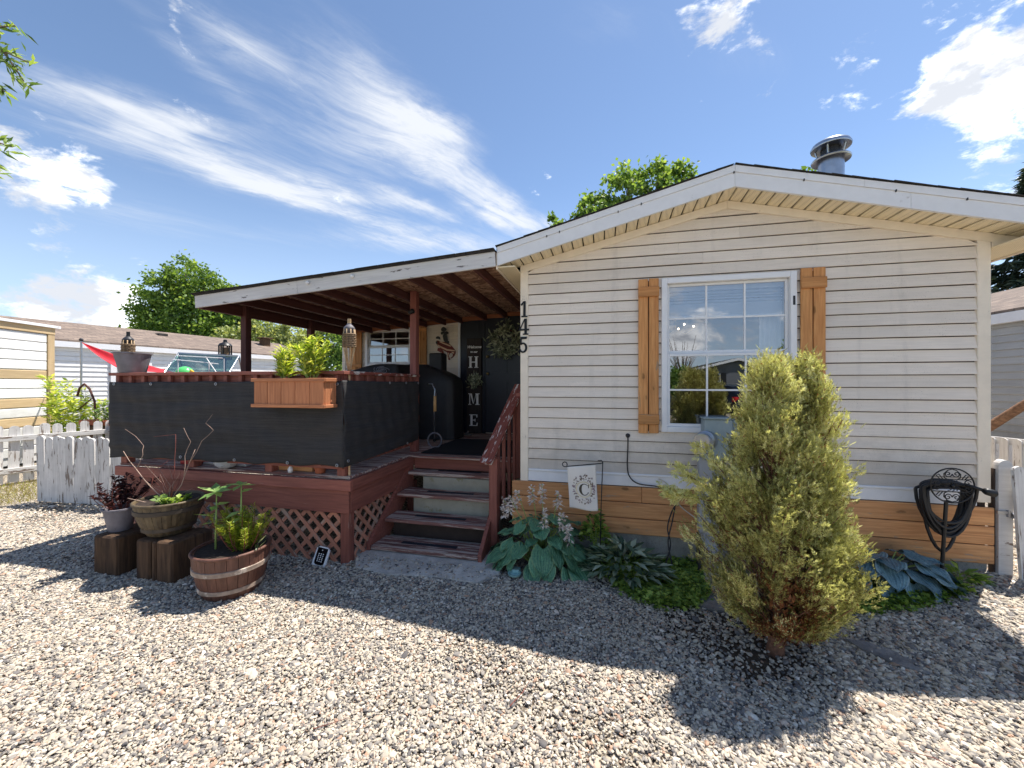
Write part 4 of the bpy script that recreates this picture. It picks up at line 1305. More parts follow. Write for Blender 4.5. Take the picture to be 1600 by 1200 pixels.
# ------------------------------------------------------------ shade cloth on the railing
def grid_obj(name, fn, nu, nv, mat, parent, thick=0.003, smooth=True, uv=False):
    vs = [fn(i / nu, j / nv) for j in range(nv + 1) for i in range(nu + 1)]
    fs = [(j * (nu + 1) + i, j * (nu + 1) + i + 1, (j + 1) * (nu + 1) + i + 1, (j + 1) * (nu + 1) + i) for j in range(nv) for i in range(nu)]
    m = MB(); m.add(vs, fs)
    o = m.build(name, mat, parent, smooth=smooth)
    if thick:
        s = o.modifiers.new('solid', 'SOLIDIFY'); s.thickness = thick; s.offset = 0
    return o
scr = thing('privacy_screen', 'black shade cloth laced along the front and side of the deck railing', 'privacy screen', (-2.97, -0.83, 0.92))
def wav(a, b): return 0.010 * math.exp(-((b - 1.46 - 0.03 * math.sin(a)) / 0.05) ** 2) * (0.5 + 0.5 * math.sin(a * 2.2)) - 0.010 * math.exp(-((b - 0.92 - 0.02 * math.sin(a * 2)) / 0.045) ** 2) * (0.5 + 0.5 * math.sin(a * 1.7 + 1)) - 0.012 * math.exp(-((b - 0.33) / 0.05) ** 2) * (0.5 + 0.5 * math.sin(a * 1.3 + 2)) + 0.007 * math.sin(9 * b + 2.3 * math.sin(3 * a)) * (0.4 + abs(math.sin(5 * a))) + 0.004 * math.sin(31 * a + 3 * b)
def scr_front(u, v):
    x = -4.40 + u * 2.905
    lo = 0.90 + 0.03 * u + 0.018 * math.sin(u * 19) ** 2
    hi = 1.722 + 0.012 * u - 0.010 * math.sin(u * 14) ** 2
    return (x, -0.832 - 0.008 * math.sin(math.pi * v) + wav(u * 3, v * 2), lo + (hi - lo) * v)
grid_obj('front_cloth', scr_front, 90, 44, M_screen, scr)
def scr_side(u, v):
    y = -0.843 + u * 1.50
    lo = 0.93 + 0.055 * u
    hi = 1.734 - 0.008 * math.sin(u * 3.14)
    return (-1.498 + wav(u * 1.5 + 4, v * 2) * 0.8 + 0.008 * math.sin(math.pi * v), y, lo + (hi - lo) * v)
grid_obj('side_cloth', scr_side, 50, 40, M_screen, scr)
def ring_mesh(r, t):
    m = MB(); m.tube([(r * math.cos(a * math.pi / 6), 0, r * math.sin(a * math.pi / 6)) for a in range(12)], t, 6, closed=True); return m.mesh('grommet', M_steel, True)
gm = ring_mesh(0.012, 0.004)
for x in (-4.32, -3.8, -2.95, -1.56): link(bpy.data.objects.new('grommet', gm), scr, T(x, -0.845, 1.70 + 0.004 * x * 0))
for x in (-3.40, -2.72, -2.10, -1.56): link(bpy.data.objects.new('grommet', gm), scr, T(x, -0.846, 0.952))
for y in (-0.05, 0.32, 0.63): link(bpy.data.objects.new('grommet', gm), scr, T(-1.488, y, 1.712) @ Matrix.Rotation(rad(90), 4, 'Z'))
for y in (-0.78, 0.35): link(bpy.data.objects.new('grommet', gm), scr, T(-1.488, y, 0.985) @ Matrix.Rotation(rad(90), 4, 'Z'))

# ------------------------------------------------------------ cedar planter box on the railing, with its two plants
pb = thing('planter_box', 'cedar plank planter box hung over the front corner of the railing', 'planter', (-1.96, -0.93, 1.48))
PBX0, PBX1, PBY0, PBY1, PBZ0, PBZ1 = -2.315, -1.57, -1.00, -0.848, 1.49, 1.745
wv_ = (PBX1 - PBX0) / 5
for i in range(5):
    xc = PBX0 + wv_ * (i + 0.5)
    plank('front_board', pb, (xc, PBY0, PBZ0), (xc, PBY0, PBZ1), wv_ - 0.003, 0.016, M_box, wdir=(1, 0, 0), ch=0.003)
for xe in (PBX0 + 0.008, PBX1 - 0.008):
    for i in range(2):
        yc = PBY0 + 0.012 + 0.069 * (i + 0.5)
        plank('end_board', pb, (xe, yc, PBZ0), (xe, yc, PBZ1), 0.067, 0.014, M_box, wdir=(0, 1, 0), ch=0.003)
plank('back_board', pb, (PBX0, PBY1 + 0.002, 1.62), (PBX1, PBY1 + 0.002, 1.62), 0.24, 0.008, M_box, ch=0.002)
for zc, h in ((PBZ1 - 0.008, 0.032), (PBZ0 + 0.012, 0.030)):
    plank('trim_board', pb, (PBX0 - 0.02, PBY0 - 0.016, zc), (PBX1 + 0.02, PBY0 - 0.016, zc), h, 0.015, M_box, ch=0.003)
    for xe, s in ((PBX0 - 0.012, -1), (PBX1 + 0.012, 1)):
        plank('trim_board', pb, (xe, PBY0 - 0.006, zc), (xe, PBY1, zc), h, 0.015, M_box, ch=0.003)
b = MB(); b.box((PBX0 + 0.02, PBY0 + 0.012, PBZ0 + 0.01), (PBX1 - 0.02, PBY1 - 0.004, PBZ1 - 0.03)); b.build('soil', M_soil, pb)
def bushy(name, label, cat, base, h, r, n, mat, L, Wd, seed, stems=5, lean=0.5, stem_mat=None, group=None, droop=0.0):
    g = np.random.default_rng(seed)
    t = thing(name, label, cat, base, group)
    sm = MB(); P, D, U, Ls = [], [], [], []
    for k in range(stems):
        a = g.uniform(0, 2 * np.pi); rr = r * g.uniform(0.15, 1.0)
        hh = h * g.uniform(0.62, 1.0)
        tip = np.array([math.cos(a) * rr, math.sin(a) * rr, hh])
        p0 = np.array([math.cos(a), math.sin(a), 0]) * r * 0.12
        pts = [p0 + (tip - p0) * q + np.array([math.cos(a), math.sin(a), 0]) * r * 0.12 * math.sin(q * 3.1) for q in np.linspace(0, 1, 6)]
        sm.tube([Vector(base) + Vector(p) for p in pts], [0.0045 * (1 - 0.6 * i / 5) for i in range(6)], 5)
        m = n // stems
        q = g.uniform(0.12, 1, m) ** 0.8
        pp = p0 + (tip - p0) * q[:, None]
        ang = g.uniform(0, 2 * np.pi, m)
        d = np.stack([np.cos(ang), np.sin(ang), g.uniform(0.1, 1.0, m) - droop], 1)
        P.append(pp); D.append(d); U.append(np.tile([0, 0, 1.0], (m, 1)) + g.normal(size=(m, 3)) * 0.35)
        Ls.append(L * g.uniform(0.6, 1.25, m) * (1 - 0.3 * q))
    P = np.concatenate(P) + np.array(base); D = np.concatenate(D); U = np.concatenate(U); Ls = np.concatenate(Ls)
    sm.build('stem', stem_mat or M_stem, t, smooth=True)
    leafobj('foliage', mat, P, D, U, Ls, Ls * Wd, g.uniform(0, 1, len(P)), t)
    return t
bushy('leafy_plant', 'smaller yellow-green plant growing at the far end of the cedar planter box', 'plant', (-2.05, -0.925, 1.71), 0.37, 0.13, 620, M_lf_plant, 0.095, 0.24, 3, 9)
bushy('leafy_plant', 'taller yellow-green plant in the cedar planter box, next to the bamboo torch', 'plant', (-1.77, -0.925, 1.71), 0.41, 0.16, 800, M_lf_plant, 0.098, 0.24, 4, 11)

# ------------------------------------------------------------ torches, lantern, pots on the rail
def tiki(label, x, y, zb, zt, dark=False):
    t = thing('bamboo_torch', label, 'torch', (x, y, zb), 'bamboo torches on the railing')
    z = zt
    m = MB(); m.tube([(x, y, zb), (x, y, z - 0.46)], 0.010, 8); m.build('pole', M_bamboo, t, smooth=40)
    m = MB()
    for k in range(9):
        a = 2 * math.pi * k / 9
        pts = []
        for q, r in ((-0.50, 0.010), (-0.42, 0.022), (-0.34, 0.038), (-0.27, 0.052), (-0.18, 0.055), (-0.10, 0.050)):
            pts.append((x + r * math.cos(a), y + r * math.sin(a), z + q))
        me = MB(); me.tube(pts, [0.005, 0.0055, 0.0055, 0.005, 0.005, 0.005], 5); me.build('cane_strip', M_bamboo, t, smooth=True)
    for k in range(8):
        zz = z - 0.265 + 0.0165 * k
        m.tube([(x + (0.056 + 0.003 * ((j + k) % 2)) * math.cos(j * math.pi / 9), y + (0.056 + 0.003 * ((j + k) % 2)) * math.sin(j * math.pi / 9), zz) for j in range(18)], 0.0075, 5, closed=True)
    m.build('woven_basket', M_weave, t, smooth=True)
    m = MB(); m.lathe([(0.040, -0.25), (0.040, -0.12), (0.046, -0.115), (0.052, -0.095), (0.050, -0.085), (0.034, -0.066), (0.020, -0.055), (0.020, -0.045)], 18, (x, y, z)); m.build('canister', M_greypot if not dark else M_cowdark, t, smooth=50)
    m = MB(); m.tube([(x, y, z - 0.05), (x, y, z)], 0.017, 10); m.build('snuffer', M_bamboo if not dark else M_black, t, smooth=40)
    return t
tiki('bamboo torch with grey canister at the corner of the railing beside the cedar planter', -1.535, -0.70, 0.72, 2.32)
tiki('dark-topped bamboo torch standing behind the grey pot on the rail', -4.50, -0.60, 0.84, 2.30, True)
lt = thing('garden_lantern', 'small dark cylindrical lantern on a stake beyond the tilted glass panel', 'lantern', (-5.27, 1.25, 0.0))
m = MB(); m.tube([(-5.27, 1.25, 0.0), (-5.27, 1.25, 2.1)], 0.012, 8); m.build('stake', M_black, lt)
m = MB()
for k in range(6):
    a = k * math.pi / 3
    m.tube([(-5.27 + 0.085 * math.cos(a), 1.25 + 0.085 * math.sin(a), 2.12), (-5.27 + 0.085 * math.cos(a), 1.25 + 0.085 * math.sin(a), 2.33)], 0.012, 5)
m.lathe([(0.095, 0), (0.095, 0.02)], 16, (-5.27, 1.25, 2.10)); m.build('cage', M_black, lt)
m = MB(); m.lathe([(0.10, 0), (0.08, 0.035), (0.03, 0.06), (0.025, 0.10), (0.0, 0.105)], 16, (-5.27, 1.25, 2.33)); m.build('hood', M_black, lt, smooth=50)
m = MB(); m.lathe([(0.05, 0), (0.05, 0.18)], 14, (-5.27, 1.25, 2.12)); m.build('bamboo_liner', M_weave, lt, smooth=40)

def pot(name, label, c, r0, r1, h, mat, rim=0.012, cat='pot', soil=True, group=None, sx=1.0):
    t = thing(name, label, cat, c, group)
    m = MB(); m.lathe([(r0 * 0.96, 0), (r0, 0.01), (r0 + (r1 - r0) * 0.5, h * 0.5), (r1, h - rim * 1.6), (r1 + rim, h - rim * 1.2), (r1 + rim, h), (r1 - 0.006, h), (r1 - 0.012, h - 0.05)], 36, c, sx=sx); m.build('shell', mat, t, smooth=50)
    if soil:
        m = MB(); m.lathe([(0.001, h - 0.045), (r1 - 0.012, h - 0.05)], 30, c, sx=sx); m.build('soil', M_soil, t)
    return t
pot('round_pot', 'round grey resin pot standing on the far end of the rail', (-4.22, -0.735, 1.823), 0.115, 0.155, 0.22, M_greypot)

# ------------------------------------------------------------ things behind the railing
tp = thing('tilted_glass_table', 'patio table tipped on edge, its framed glass top leaning behind the railing', 'table', (-5.3, 0.9, 0.0))
A = [Vector(p) for p in ((-5.74, 0.62, 1.80), (-5.92, 1.0, 2.20), (-4.96, 1.22, 2.15), (-4.77, 0.85, 1.80))]
m = MB(); nrm = (A[1] - A[0]).cross(A[3] - A[0]).normalized() * 0.006
m.add([p + nrm for p in A] + [p - nrm for p in A], [(0, 1, 2, 3), (7, 6, 5, 4)] + [(i, i + 4, (i + 1) % 4 + 4, (i + 1) % 4) for i in range(4)]); m.build('glass_top', M_table, tp)
m = MB(); m.tube(A, 0.018, 8, closed=True); m.build('rim', M_steel, tp)
for a, b_ in ((A[0], (-5.74, 0.62, 0.0)), (A[3], (-4.77, 0.85, 0.0)), (A[1], (-5.9, 1.5, 0.0)), (A[2], (-4.95, 1.7, 0.0))):
    m = MB(); m.tube([a, b_], 0.014, 6); m.build('leg', M_steel, tp)
gb = thing('gazing_ball', 'bright green ball on a thin stand seen behind the tilted glass', 'garden ball', (-5.10, 0.48, 0.0))
m = MB(); m.sphere((-5.10, 0.48, 1.84), 0.115, 20, 14); m.build('ball', M_greenball, gb, smooth=True)
m = MB(); m.tube([(-5.10, 0.48, 0), (-5.10, 0.48, 1.75)], 0.014, 8); m.build('stand', M_black, gb)
wr = thing('wire_rack', 'thin white wire drying rack rising behind the railing by the porch post', 'drying rack', (-4.85, 0.35, 0.0))
for (p, q) in (((-5.05, 0.35, 0), (-5.05, 0.35, 2.05)), ((-4.5, 0.35, 0), (-4.5, 0.35, 2.0)), ((-5.15, 0.35, 2.05), (-4.40, 0.40, 1.98)), ((-5.05, 0.35, 2.10), (-4.35, 0.42, 2.06)), ((-4.62, 0.4, 2.08), (-4.38, 0.4, 1.80)), ((-4.30, 0.4, 1.78), (-4.30, 0.4, 2.05))):
    m = MB(); m.tube([p, q], 0.006, 5); m.build('wire', M_white, wr)
m = MB(); m.box((-0.03, -0.012, 0), (0.03, 0.012, 0.11), ch=0.004)
tag(m.build('yellow_toy_shovel', M_yellow, None, M=T(-4.78, 0.30, 1.79) @ Matrix.Rotation(0.5, 4, 'Y') @ Matrix.Diagonal((1, 1, 1, 1))), 'yellow toy shovel blade poking over the rail cap next to the green ball', 'toy')

# below the screen, on the deck edge
m = MB(); m.lathe([(0.03, 0), (0.07, 0.012), (0.105, 0.045), (0.122, 0.095), (0.115, 0.15), (0.09, 0.185), (0.08, 0.185)], 24, (-2.98, -0.70, 0.829)); tag(m.build('white_bowl', M_ceram, None, smooth=50), 'round white patterned bowl under the black screen on the deck', 'bowl')
pot('terracotta_pot', 'small terracotta pot showing under the black screen near the deck corner', (-1.88, -0.67, 0.829), 0.045, 0.07, 0.12, M_terr, rim=0.006)
b = MB(); b.box((-3.66, -0.66, 0.83), (-3.44, -0.50, 0.93), ch=0.01); rb = tag(b.build('red_toolbox', M_redthing, None), 'red box with a white lid on the deck below the screen', 'box')
b = MB(); b.box((-3.62, -0.668, 0.90), (-3.50, -0.6605, 0.925)); b.build('white_patch', M_white, rb)
b = MB(); b.box((-2.38, -0.66, 0.83), (-1.98, -0.45, 0.885), ch=0.006); tag(b.build('wooden_tray', M_cedar, None), 'shallow wooden tray on the deck below the cedar planter', 'tray')
b = MB(); b.lathe([(0.02, 0), (0.026, 0.03), (0.012, 0.06), (0.008, 0.10)], 10, (-2.18, -0.72, 0.829)); tag(b.build('white_garden_light', M_white, None, smooth=True), 'tiny white cone light lying on the deck edge between wooden tray and terracotta pot', 'garden light')
b = MB(); b.box((-3.42, -0.60, 0.829), (-2.85, -0.46, 0.852), ch=0.004); tag(b.build('white_board', M_white, None), 'narrow white board lying on the deck behind the patterned bowl', 'board')

# ------------------------------------------------------------ porch: grill under its cover, second covered thing, hand truck, boots, mat, sign, wreath
def soft(o, lv=2, disp=0.012, sc=0.25):
    s = o.modifiers.new('sub', 'SUBSURF'); s.levels = lv; s.render_levels = lv
    tx = bpy.data.textures.new('folds', 'CLOUDS'); tx.noise_scale = sc
    d = o.modifiers.new('disp', 'DISPLACE'); d.texture = tx; d.strength = disp; d.mid_level = 0.5
    me = o.data
    me.polygons.foreach_set('use_smooth', [True] * len(me.polygons))
def draped(rings):
    """rings: list of (z, x0, x1, y0, y1) from the floor up, skinned into a draped cover with folds at the hem"""
    m = MB(); n = 32; vs = []
    for (z, x0, x1, y0, y1) in rings:
        for j in range(n):
            a = 2 * math.pi * j / n
            c, s = math.cos(a), math.sin(a)
            e = 0.36
            px = (x0 + x1) / 2 + (x1 - x0) / 2 * math.copysign(abs(c) ** e, c)
            py = (y0 + y1) / 2 + (y1 - y0) / 2 * math.copysign(abs(s) ** e, s)
            w = 0.02 * (rings[-1][0] - z) / (rings[-1][0] - rings[0][0] + 1e-6) * math.sin(j * 2.4)
            vs.append((px + w * c, py + w * s, z))
    k = len(rings)
    fs = [(i * n + j, i * n + (j + 1) % n, (i + 1) * n + (j + 1) % n, (i + 1) * n + j) for i in range(k - 1) for j in range(n)]
    fs.append(tuple((k - 1) * n + j for j in range(n)))
    m.add(vs, fs); return m
gr = thing('covered_grill', 'smoker grill under a black fitted cover with a square chimney hump, beside the door panel', 'grill', (-1.85, 1.95, 0.83))
m = draped([(0.84, -2.62, -1.42, 1.70, 2.25), (1.2, -2.60, -1.43, 1.70, 2.25), (1.68, -2.58, -1.44, 1.70, 2.25), (1.80, -2.56, -1.45, 1.72, 2.24), (1.90, -2.5, -1.66, 1.76, 2.22), (1.995, -2.44, -1.90, 1.82, 2.2), (2.02, -2.40, -1.96, 1.86, 2.16)])
o = m.build('cover', M_cover, gr); soft(o, 1, 0.03, 0.3)
m = MB(); m.box((-1.935, 1.88, 1.85), (-1.705, 2.10, 2.20), ch=0.02); o = m.build('chimney_hood', M_cover, gr, smooth=40)
cv = thing('covered_table', 'low black cover with a pale swirling emblem, behind the side railing under the window', 'covered table', (-2.8, 1.5, 0.83))
m = draped([(0.84, -3.15, -2.05, 1.1, 1.62), (1.5, -3.13, -2.06, 1.1, 1.62), (1.80, -3.1, -2.07, 1.1, 1.62), (1.90, -2.9, -2.07, 1.14, 1.6), (1.985, -2.55, -2.08, 1.16, 1.58), (2.0, -2.4, -2.1, 1.2, 1.5)])
o = m.build('cover', M_cover, cv); soft(o, 1, 0.02, 0.3)
m = MB()
for k in range(5):
    a0 = k * 1.2
    pts = [(-2.30 + 0.09 * (1 - q) * math.cos(a0 + 4 * q) * 1.5, 1.085, 1.90 + 0.055 * (1 - q) * math.sin(a0 + 4 * q)) for q in np.linspace(0, 0.9, 9)]
    m.tube(pts, 0.007, 5)
m.build('emblem', M_greypot, cv)
ht = thing('hand_truck', 'small folding cart with yellow grip and one wheel showing past the side screen', 'hand truck', (-1.42, 0.98, 0.83))
m = MB(); m.tube([(-1.42, 0.98, 0.93 + 0.10 * 0), (-1.44, 1.0, 1.45), (-1.41, 0.97, 1.62), (-1.46, 1.0, 1.70), (-1.54, 1.05, 1.70)], 0.009, 8); m.tube([(-1.40, 0.97, 1.35), (-1.40, 0.97, 1.58)], 0.008, 6); m.build('frame', M_steel, ht, smooth=True)
m = MB(); m.tube([(-1.405, 0.955, 1.33), (-1.405, 0.955, 1.54)], 0.02, 8); m.build('grip', M_boot, ht, smooth=True)
m = MB(); m.tube([(-1.42 + 0.10 * math.cos(a * math.pi / 12), 0.98, 0.935 + 0.10 * math.sin(a * math.pi / 12)) for a in range(24)], 0.011, 8, closed=True); wh = m.build('wheel', M_greypot, ht, smooth=True)
m = MB(); m.tube([(-1.42, 0.96, 0.935), (-1.42, 1.0, 0.935)], 0.02, 10); m.build('hub', M_black, wh)
def boot(label, x, y, rz):
    t = thing('cowboy_boot', label, 'boot', (x, y, 0.83), None, rz)
    M = W[t.name]
    m = MB()
    m.box((-0.15, -0.045, 0.0), (0.12, 0.045, 0.02), ch=0.008); m.box((0.06, -0.04, -0.0), (0.13, 0.04, 0.045), ch=0.008)
    m.build('sole', M_sole, t, M=M)
    m = MB(); vs = []
    prof = [(-0.15, 0.03, 0.02), (-0.10, 0.05, 0.042), (-0.02, 0.085, 0.044), (0.04, 0.13, 0.045), (0.07, 0.20, 0.050)]
    n = 12
    rings = [((-0.155, 0.028), 0.012, 0.010), ((-0.11, 0.045), 0.036, 0.024), ((-0.03, 0.06), 0.042, 0.038), ((0.05, 0.085), 0.043, 0.06), ((0.075, 0.15), 0.046, 0.055), ((0.078, 0.24), 0.052, 0.058)]
    for (c, w, h), tilt in zip(rings, (0, 0, 10, 45, 88, 90)):
        for j in range(n):
            a = 2 * math.pi * j / n
            u, v = w * math.cos(a), h * math.sin(a)
            vs.append((c[0] - v * math.sin(rad(tilt)), u, c[1] + v * math.cos(rad(tilt))))
    fs = [(i * n + j, i * n + (j + 1) % n, (i + 1) * n + (j + 1) % n, (i + 1) * n + j) for i in range(5) for j in range(n)]
    fs.append(tuple(range(n - 1, -1, -1)))
    m.add(vs, fs); o = m.build('shaft', M_boot, t, M=M, smooth=True)
    s = o.modifiers.new('solid', 'SOLIDIFY'); s.thickness = 0.004
    return t
boot('tan cowboy boot on the porch floor in front of the covered grill', -1.86, 2.32, rad(20))
m = MB(); m.box((-0.12, -0.045, 0), (0.12, 0.045, 0.022), ch=0.01); m.tube([(-0.06, -0.045, 0.02), (-0.05, 0, 0.06), (-0.06, 0.045, 0.02)], 0.012, 6); m.tube([(0.03, -0.045, 0.02), (0.04, 0, 0.065), (0.03, 0.045, 0.02)], 0.012, 6)
tag(m.build('sandal', M_sandal, None, M=T(-1.60, 2.42, 0.83) @ Matrix.Rotation(0.3, 4, 'Z')), 'grey sandal at the foot of the welcome sign, nearer the tan boot', 'sandal', 'sandals by the door')
tag(m.build('sandal', M_sandal, None, M=T(-1.48, 2.38, 0.83) @ Matrix.Rotation(-0.1, 4, 'Z')), 'grey sandal at the foot of the welcome sign, nearer the front door', 'sandal', 'sandals by the door')
b = MB(); b.box((-1.42, 0.56, 0.829), (-0.20, 1.85, 0.842), ch=0.005); tag(b.build('door_mat', M_mat, None), 'large dark door mat on the porch floor at the top of the steps', 'door mat')

def serif(ch):
    s, w = 0.13, 0.24
    def bar(x0, z0, x1, z1): return [(x0, z0), (x1, z0), (x1, z1), (x0, z1)]
    if ch == 'H': return [bar(0.08, 0.06, 0.28, 0.94), bar(0.62, 0.06, 0.82, 0.94), bar(0.28, 0.45, 0.62, 0.55)] + [bar(x, z, x + 0.36, z + 0.06) for x in (0, 0.54) for z in (0, 0.94)]
    if ch == 'M': return [bar(0.10, 0.06, 0.18, 0.94), bar(0.74, 0.06, 0.94, 0.94), [(0.18, 0.94), (0.44, 0.10), (0.52, 0.10), (0.34, 0.94)], [(0.50, 0.14), (0.56, 0.30), (0.74, 0.94), (0.70, 0.94)], bar(0, 0, 0.28, 0.06), bar(0.64, 0, 1.04, 0.06), bar(0.0, 0.94, 0.34, 1.0), bar(0.66, 0.94, 1.04, 1.0)]
    if ch == 'E': return [bar(0.10, 0.06, 0.30, 0.94), bar(0.0, 0.94, 0.74, 1.0), bar(0.0, 0, 0.76, 0.06), bar(0.30, 0.47, 0.56, 0.54), [(0.66, 0.74), (0.74, 0.74), (0.74, 0.94), (0.62, 0.94)], [(0.64, 0.06), (0.76, 0.06), (0.78, 0.28), (0.70, 0.28)], bar(0.50, 0.38, 0.56, 0.62)]
sg = thing('welcome_sign', 'tall dark board lettered Welcome to our HOME, leaning beside the front door', 'sign', (-1.40, 2.55, 0.83))
SGY = 2.585
plank('board', sg, (-1.405, 2.60, 0.835), (-1.405, 2.60, 2.50), 0.27, 0.02, M_signbd, wdir=(1, 0, 0), ch=0.004)
def letters(parent, polys, x, z, h, y, mat, name='letter', wsc=1.0):
    m = MB()
    for i, p in enumerate(polys): m.prism([(x + q[0] * h * wsc, z + q[1] * h) for q in p], y - 0.004 - 0.0004 * i, y - 0.0005, 'Y')
    return m.build(name, mat, parent)
letters(sg, serif('H'), -1.505, 1.985, 0.20, SGY + 0.003, M_chalk)
letters(sg, serif('M'), -1.51, 1.335, 0.20, SGY + 0.003, M_chalk)
letters(sg, serif('E'), -1.49, 0.965, 0.20, SGY + 0.003, M_chalk)
def text(parent, body, x, z, size, y, mat, shear=0.0, name='lettering'):
    c = bpy.data.curves.new(name, 'FONT'); c.body = body; c.size = size; c.extrude = 0.002; c.shear = shear; c.align_x = 'CENTER'; c.offset = 0.002
    c.materials.append(mat)
    tmp = bpy.data.objects.new(name, c); me = bpy.data.meshes.new_from_object(tmp); bpy.data.objects.remove(tmp)
    if not me.materials: me.materials.append(mat)
    return link(bpy.data.objects.new(name, me), parent, T(x, y, z) @ Matrix.Rotation(rad(90), 4, 'X'))
text(sg, 'Welcome', -1.405, 2.33, 0.066, SGY - 0.001, M_chalk, 0.4)
text(sg, 'to our', -1.405, 2.25, 0.05, SGY - 0.001, M_chalk, 0.1)
def wreath(name, label, c, r, tube, n, parent=None, L=0.075):
    g = np.random.default_rng(int(r * 1000))
    t = thing(name, label, 'wreath', c) if parent is None else None
    m = MB(); m.tube([(c[0] + r * math.cos(a * math.pi / 12), c[1], c[2] + r * math.sin(a * math.pi / 12)) for a in range(24)], 0.012, 6, closed=True); ring = m.build('ring' if t else 'wreath_ring', M_twigr, t or parent)
    a = g.uniform(0, 2 * np.pi, n); rr = r + g.normal(size=n) * tube * 0.5
    P = np.stack([c[0] + rr * np.cos(a), c[1] - g.uniform(0, tube, n), c[2] + rr * np.sin(a)], 1)
    tang = np.stack([-np.sin(a), np.zeros(n), np.cos(a)], 1); out = np.stack([np.cos(a), np.zeros(n), np.sin(a)], 1)
    D = tang * g.uniform(0.2, 1, (n, 1)) * np.where(g.random(n) < 0.5, -1, 1)[:, None] + out * g.normal(size=(n, 1)) * 0.9 + np.array([0, -0.4, 0]) * g.random((n, 1))
    U = np.tile([0, -1.0, 0.2], (n, 1)) + g.normal(size=(n, 3)) * 0.4
    leafobj('leaves' if t else 'wreath_leaves', M_lf_wreath, P, D, U, L * g.uniform(0.6, 1.2, n), L * 0.34, g.random(n), t or ring, M=None)
    return t
wreath('door_wreath', 'leafy green wreath with a bare ring hanging on the dark front door', (-0.815, 2.63, 2.44), 0.20, 0.12, 420, L=0.095)
wreath('sign_wreath', 'O', (-1.385, 2.575, 1.77), 0.075, 0.06, 170, parent=sg, L=0.07)
# bucking horse and rider, cut steel on the siding
ch = thing('bucking_horse_plaque', 'cut steel plaque of a bucking horse and rider striped in rust and cream', 'wall plaque', (-1.95, 2.66, 2.15))
def pl(pts, y0, y1, mat, name):
    m = MB()
    for i, p in enumerate(pts): m.prism([(HX(q[0]), HZ(q[1])) for q in p][::-1], y0 - 0.0006 * i, y1, 'Y')
    return m.build(name, mat, ch)
def HX(px): return -2.16 + (px - 190) / 430 * 0.375
def HZ(py): return 2.735 - (py - 250) / 690 * 0.60
horse = [[(190, 560), (200, 530), (235, 530), (300, 560), (370, 560), (480, 600), (545, 660), (600, 720), (625, 760), (620, 810), (600, 830), (570, 820), (540, 800), (490, 800), (440, 790), (380, 750), (330, 720), (290, 690), (250, 660), (225, 640), (205, 610), (188, 590)],
         [(230, 680), (300, 690), (330, 720), (350, 760), (370, 830), (350, 835), (300, 790), (250, 760), (215, 740)],
         [(440, 780), (500, 800), (470, 850), (490, 900), (505, 940), (470, 940), (455, 900), (440, 850)],
         [(560, 800), (615, 800), (600, 850), (560, 890), (520, 910), (515, 900), (560, 860)],
         [(240, 540), (285, 545), (260, 600), (225, 580)]]
pl(horse, 2.672, 2.680, M_cowred, 'horse')
pl([[(275, 545), (520, 640), (520, 668), (270, 570)], [(225, 610), (300, 650), (440, 715), (610, 740), (610, 765), (430, 745), (320, 695), (240, 650)], [(455, 790), (480, 795), (460, 860), (478, 905), (468, 905), (448, 850)], [(300, 775), (320, 790), (362, 830), (352, 833)], [(540, 770), (600, 790), (590, 812), (545, 795)]], 2.664, 2.671, M_cowcream, 'stripe')
pl([[(345, 440), (370, 380), (420, 380), (445, 430), (460, 540), (490, 560), (485, 600), (400, 575), (365, 530)], [(300, 380), (320, 350), (360, 345), (440, 345), (475, 370), (470, 395), (440, 405), (420, 385), (355, 390), (340, 415), (315, 410)], [(320, 340), (308, 300), (330, 262), (370, 250), (405, 268), (430, 300), (420, 335), (380, 345)],
    [(190, 490), (200, 455), (240, 440), (280, 455), (292, 490), (285, 515), (250, 500), (215, 495)], [(190, 560), (215, 545), (235, 570), (220, 605), (200, 595)]], 2.655, 2.663, M_cowdark, 'rider')
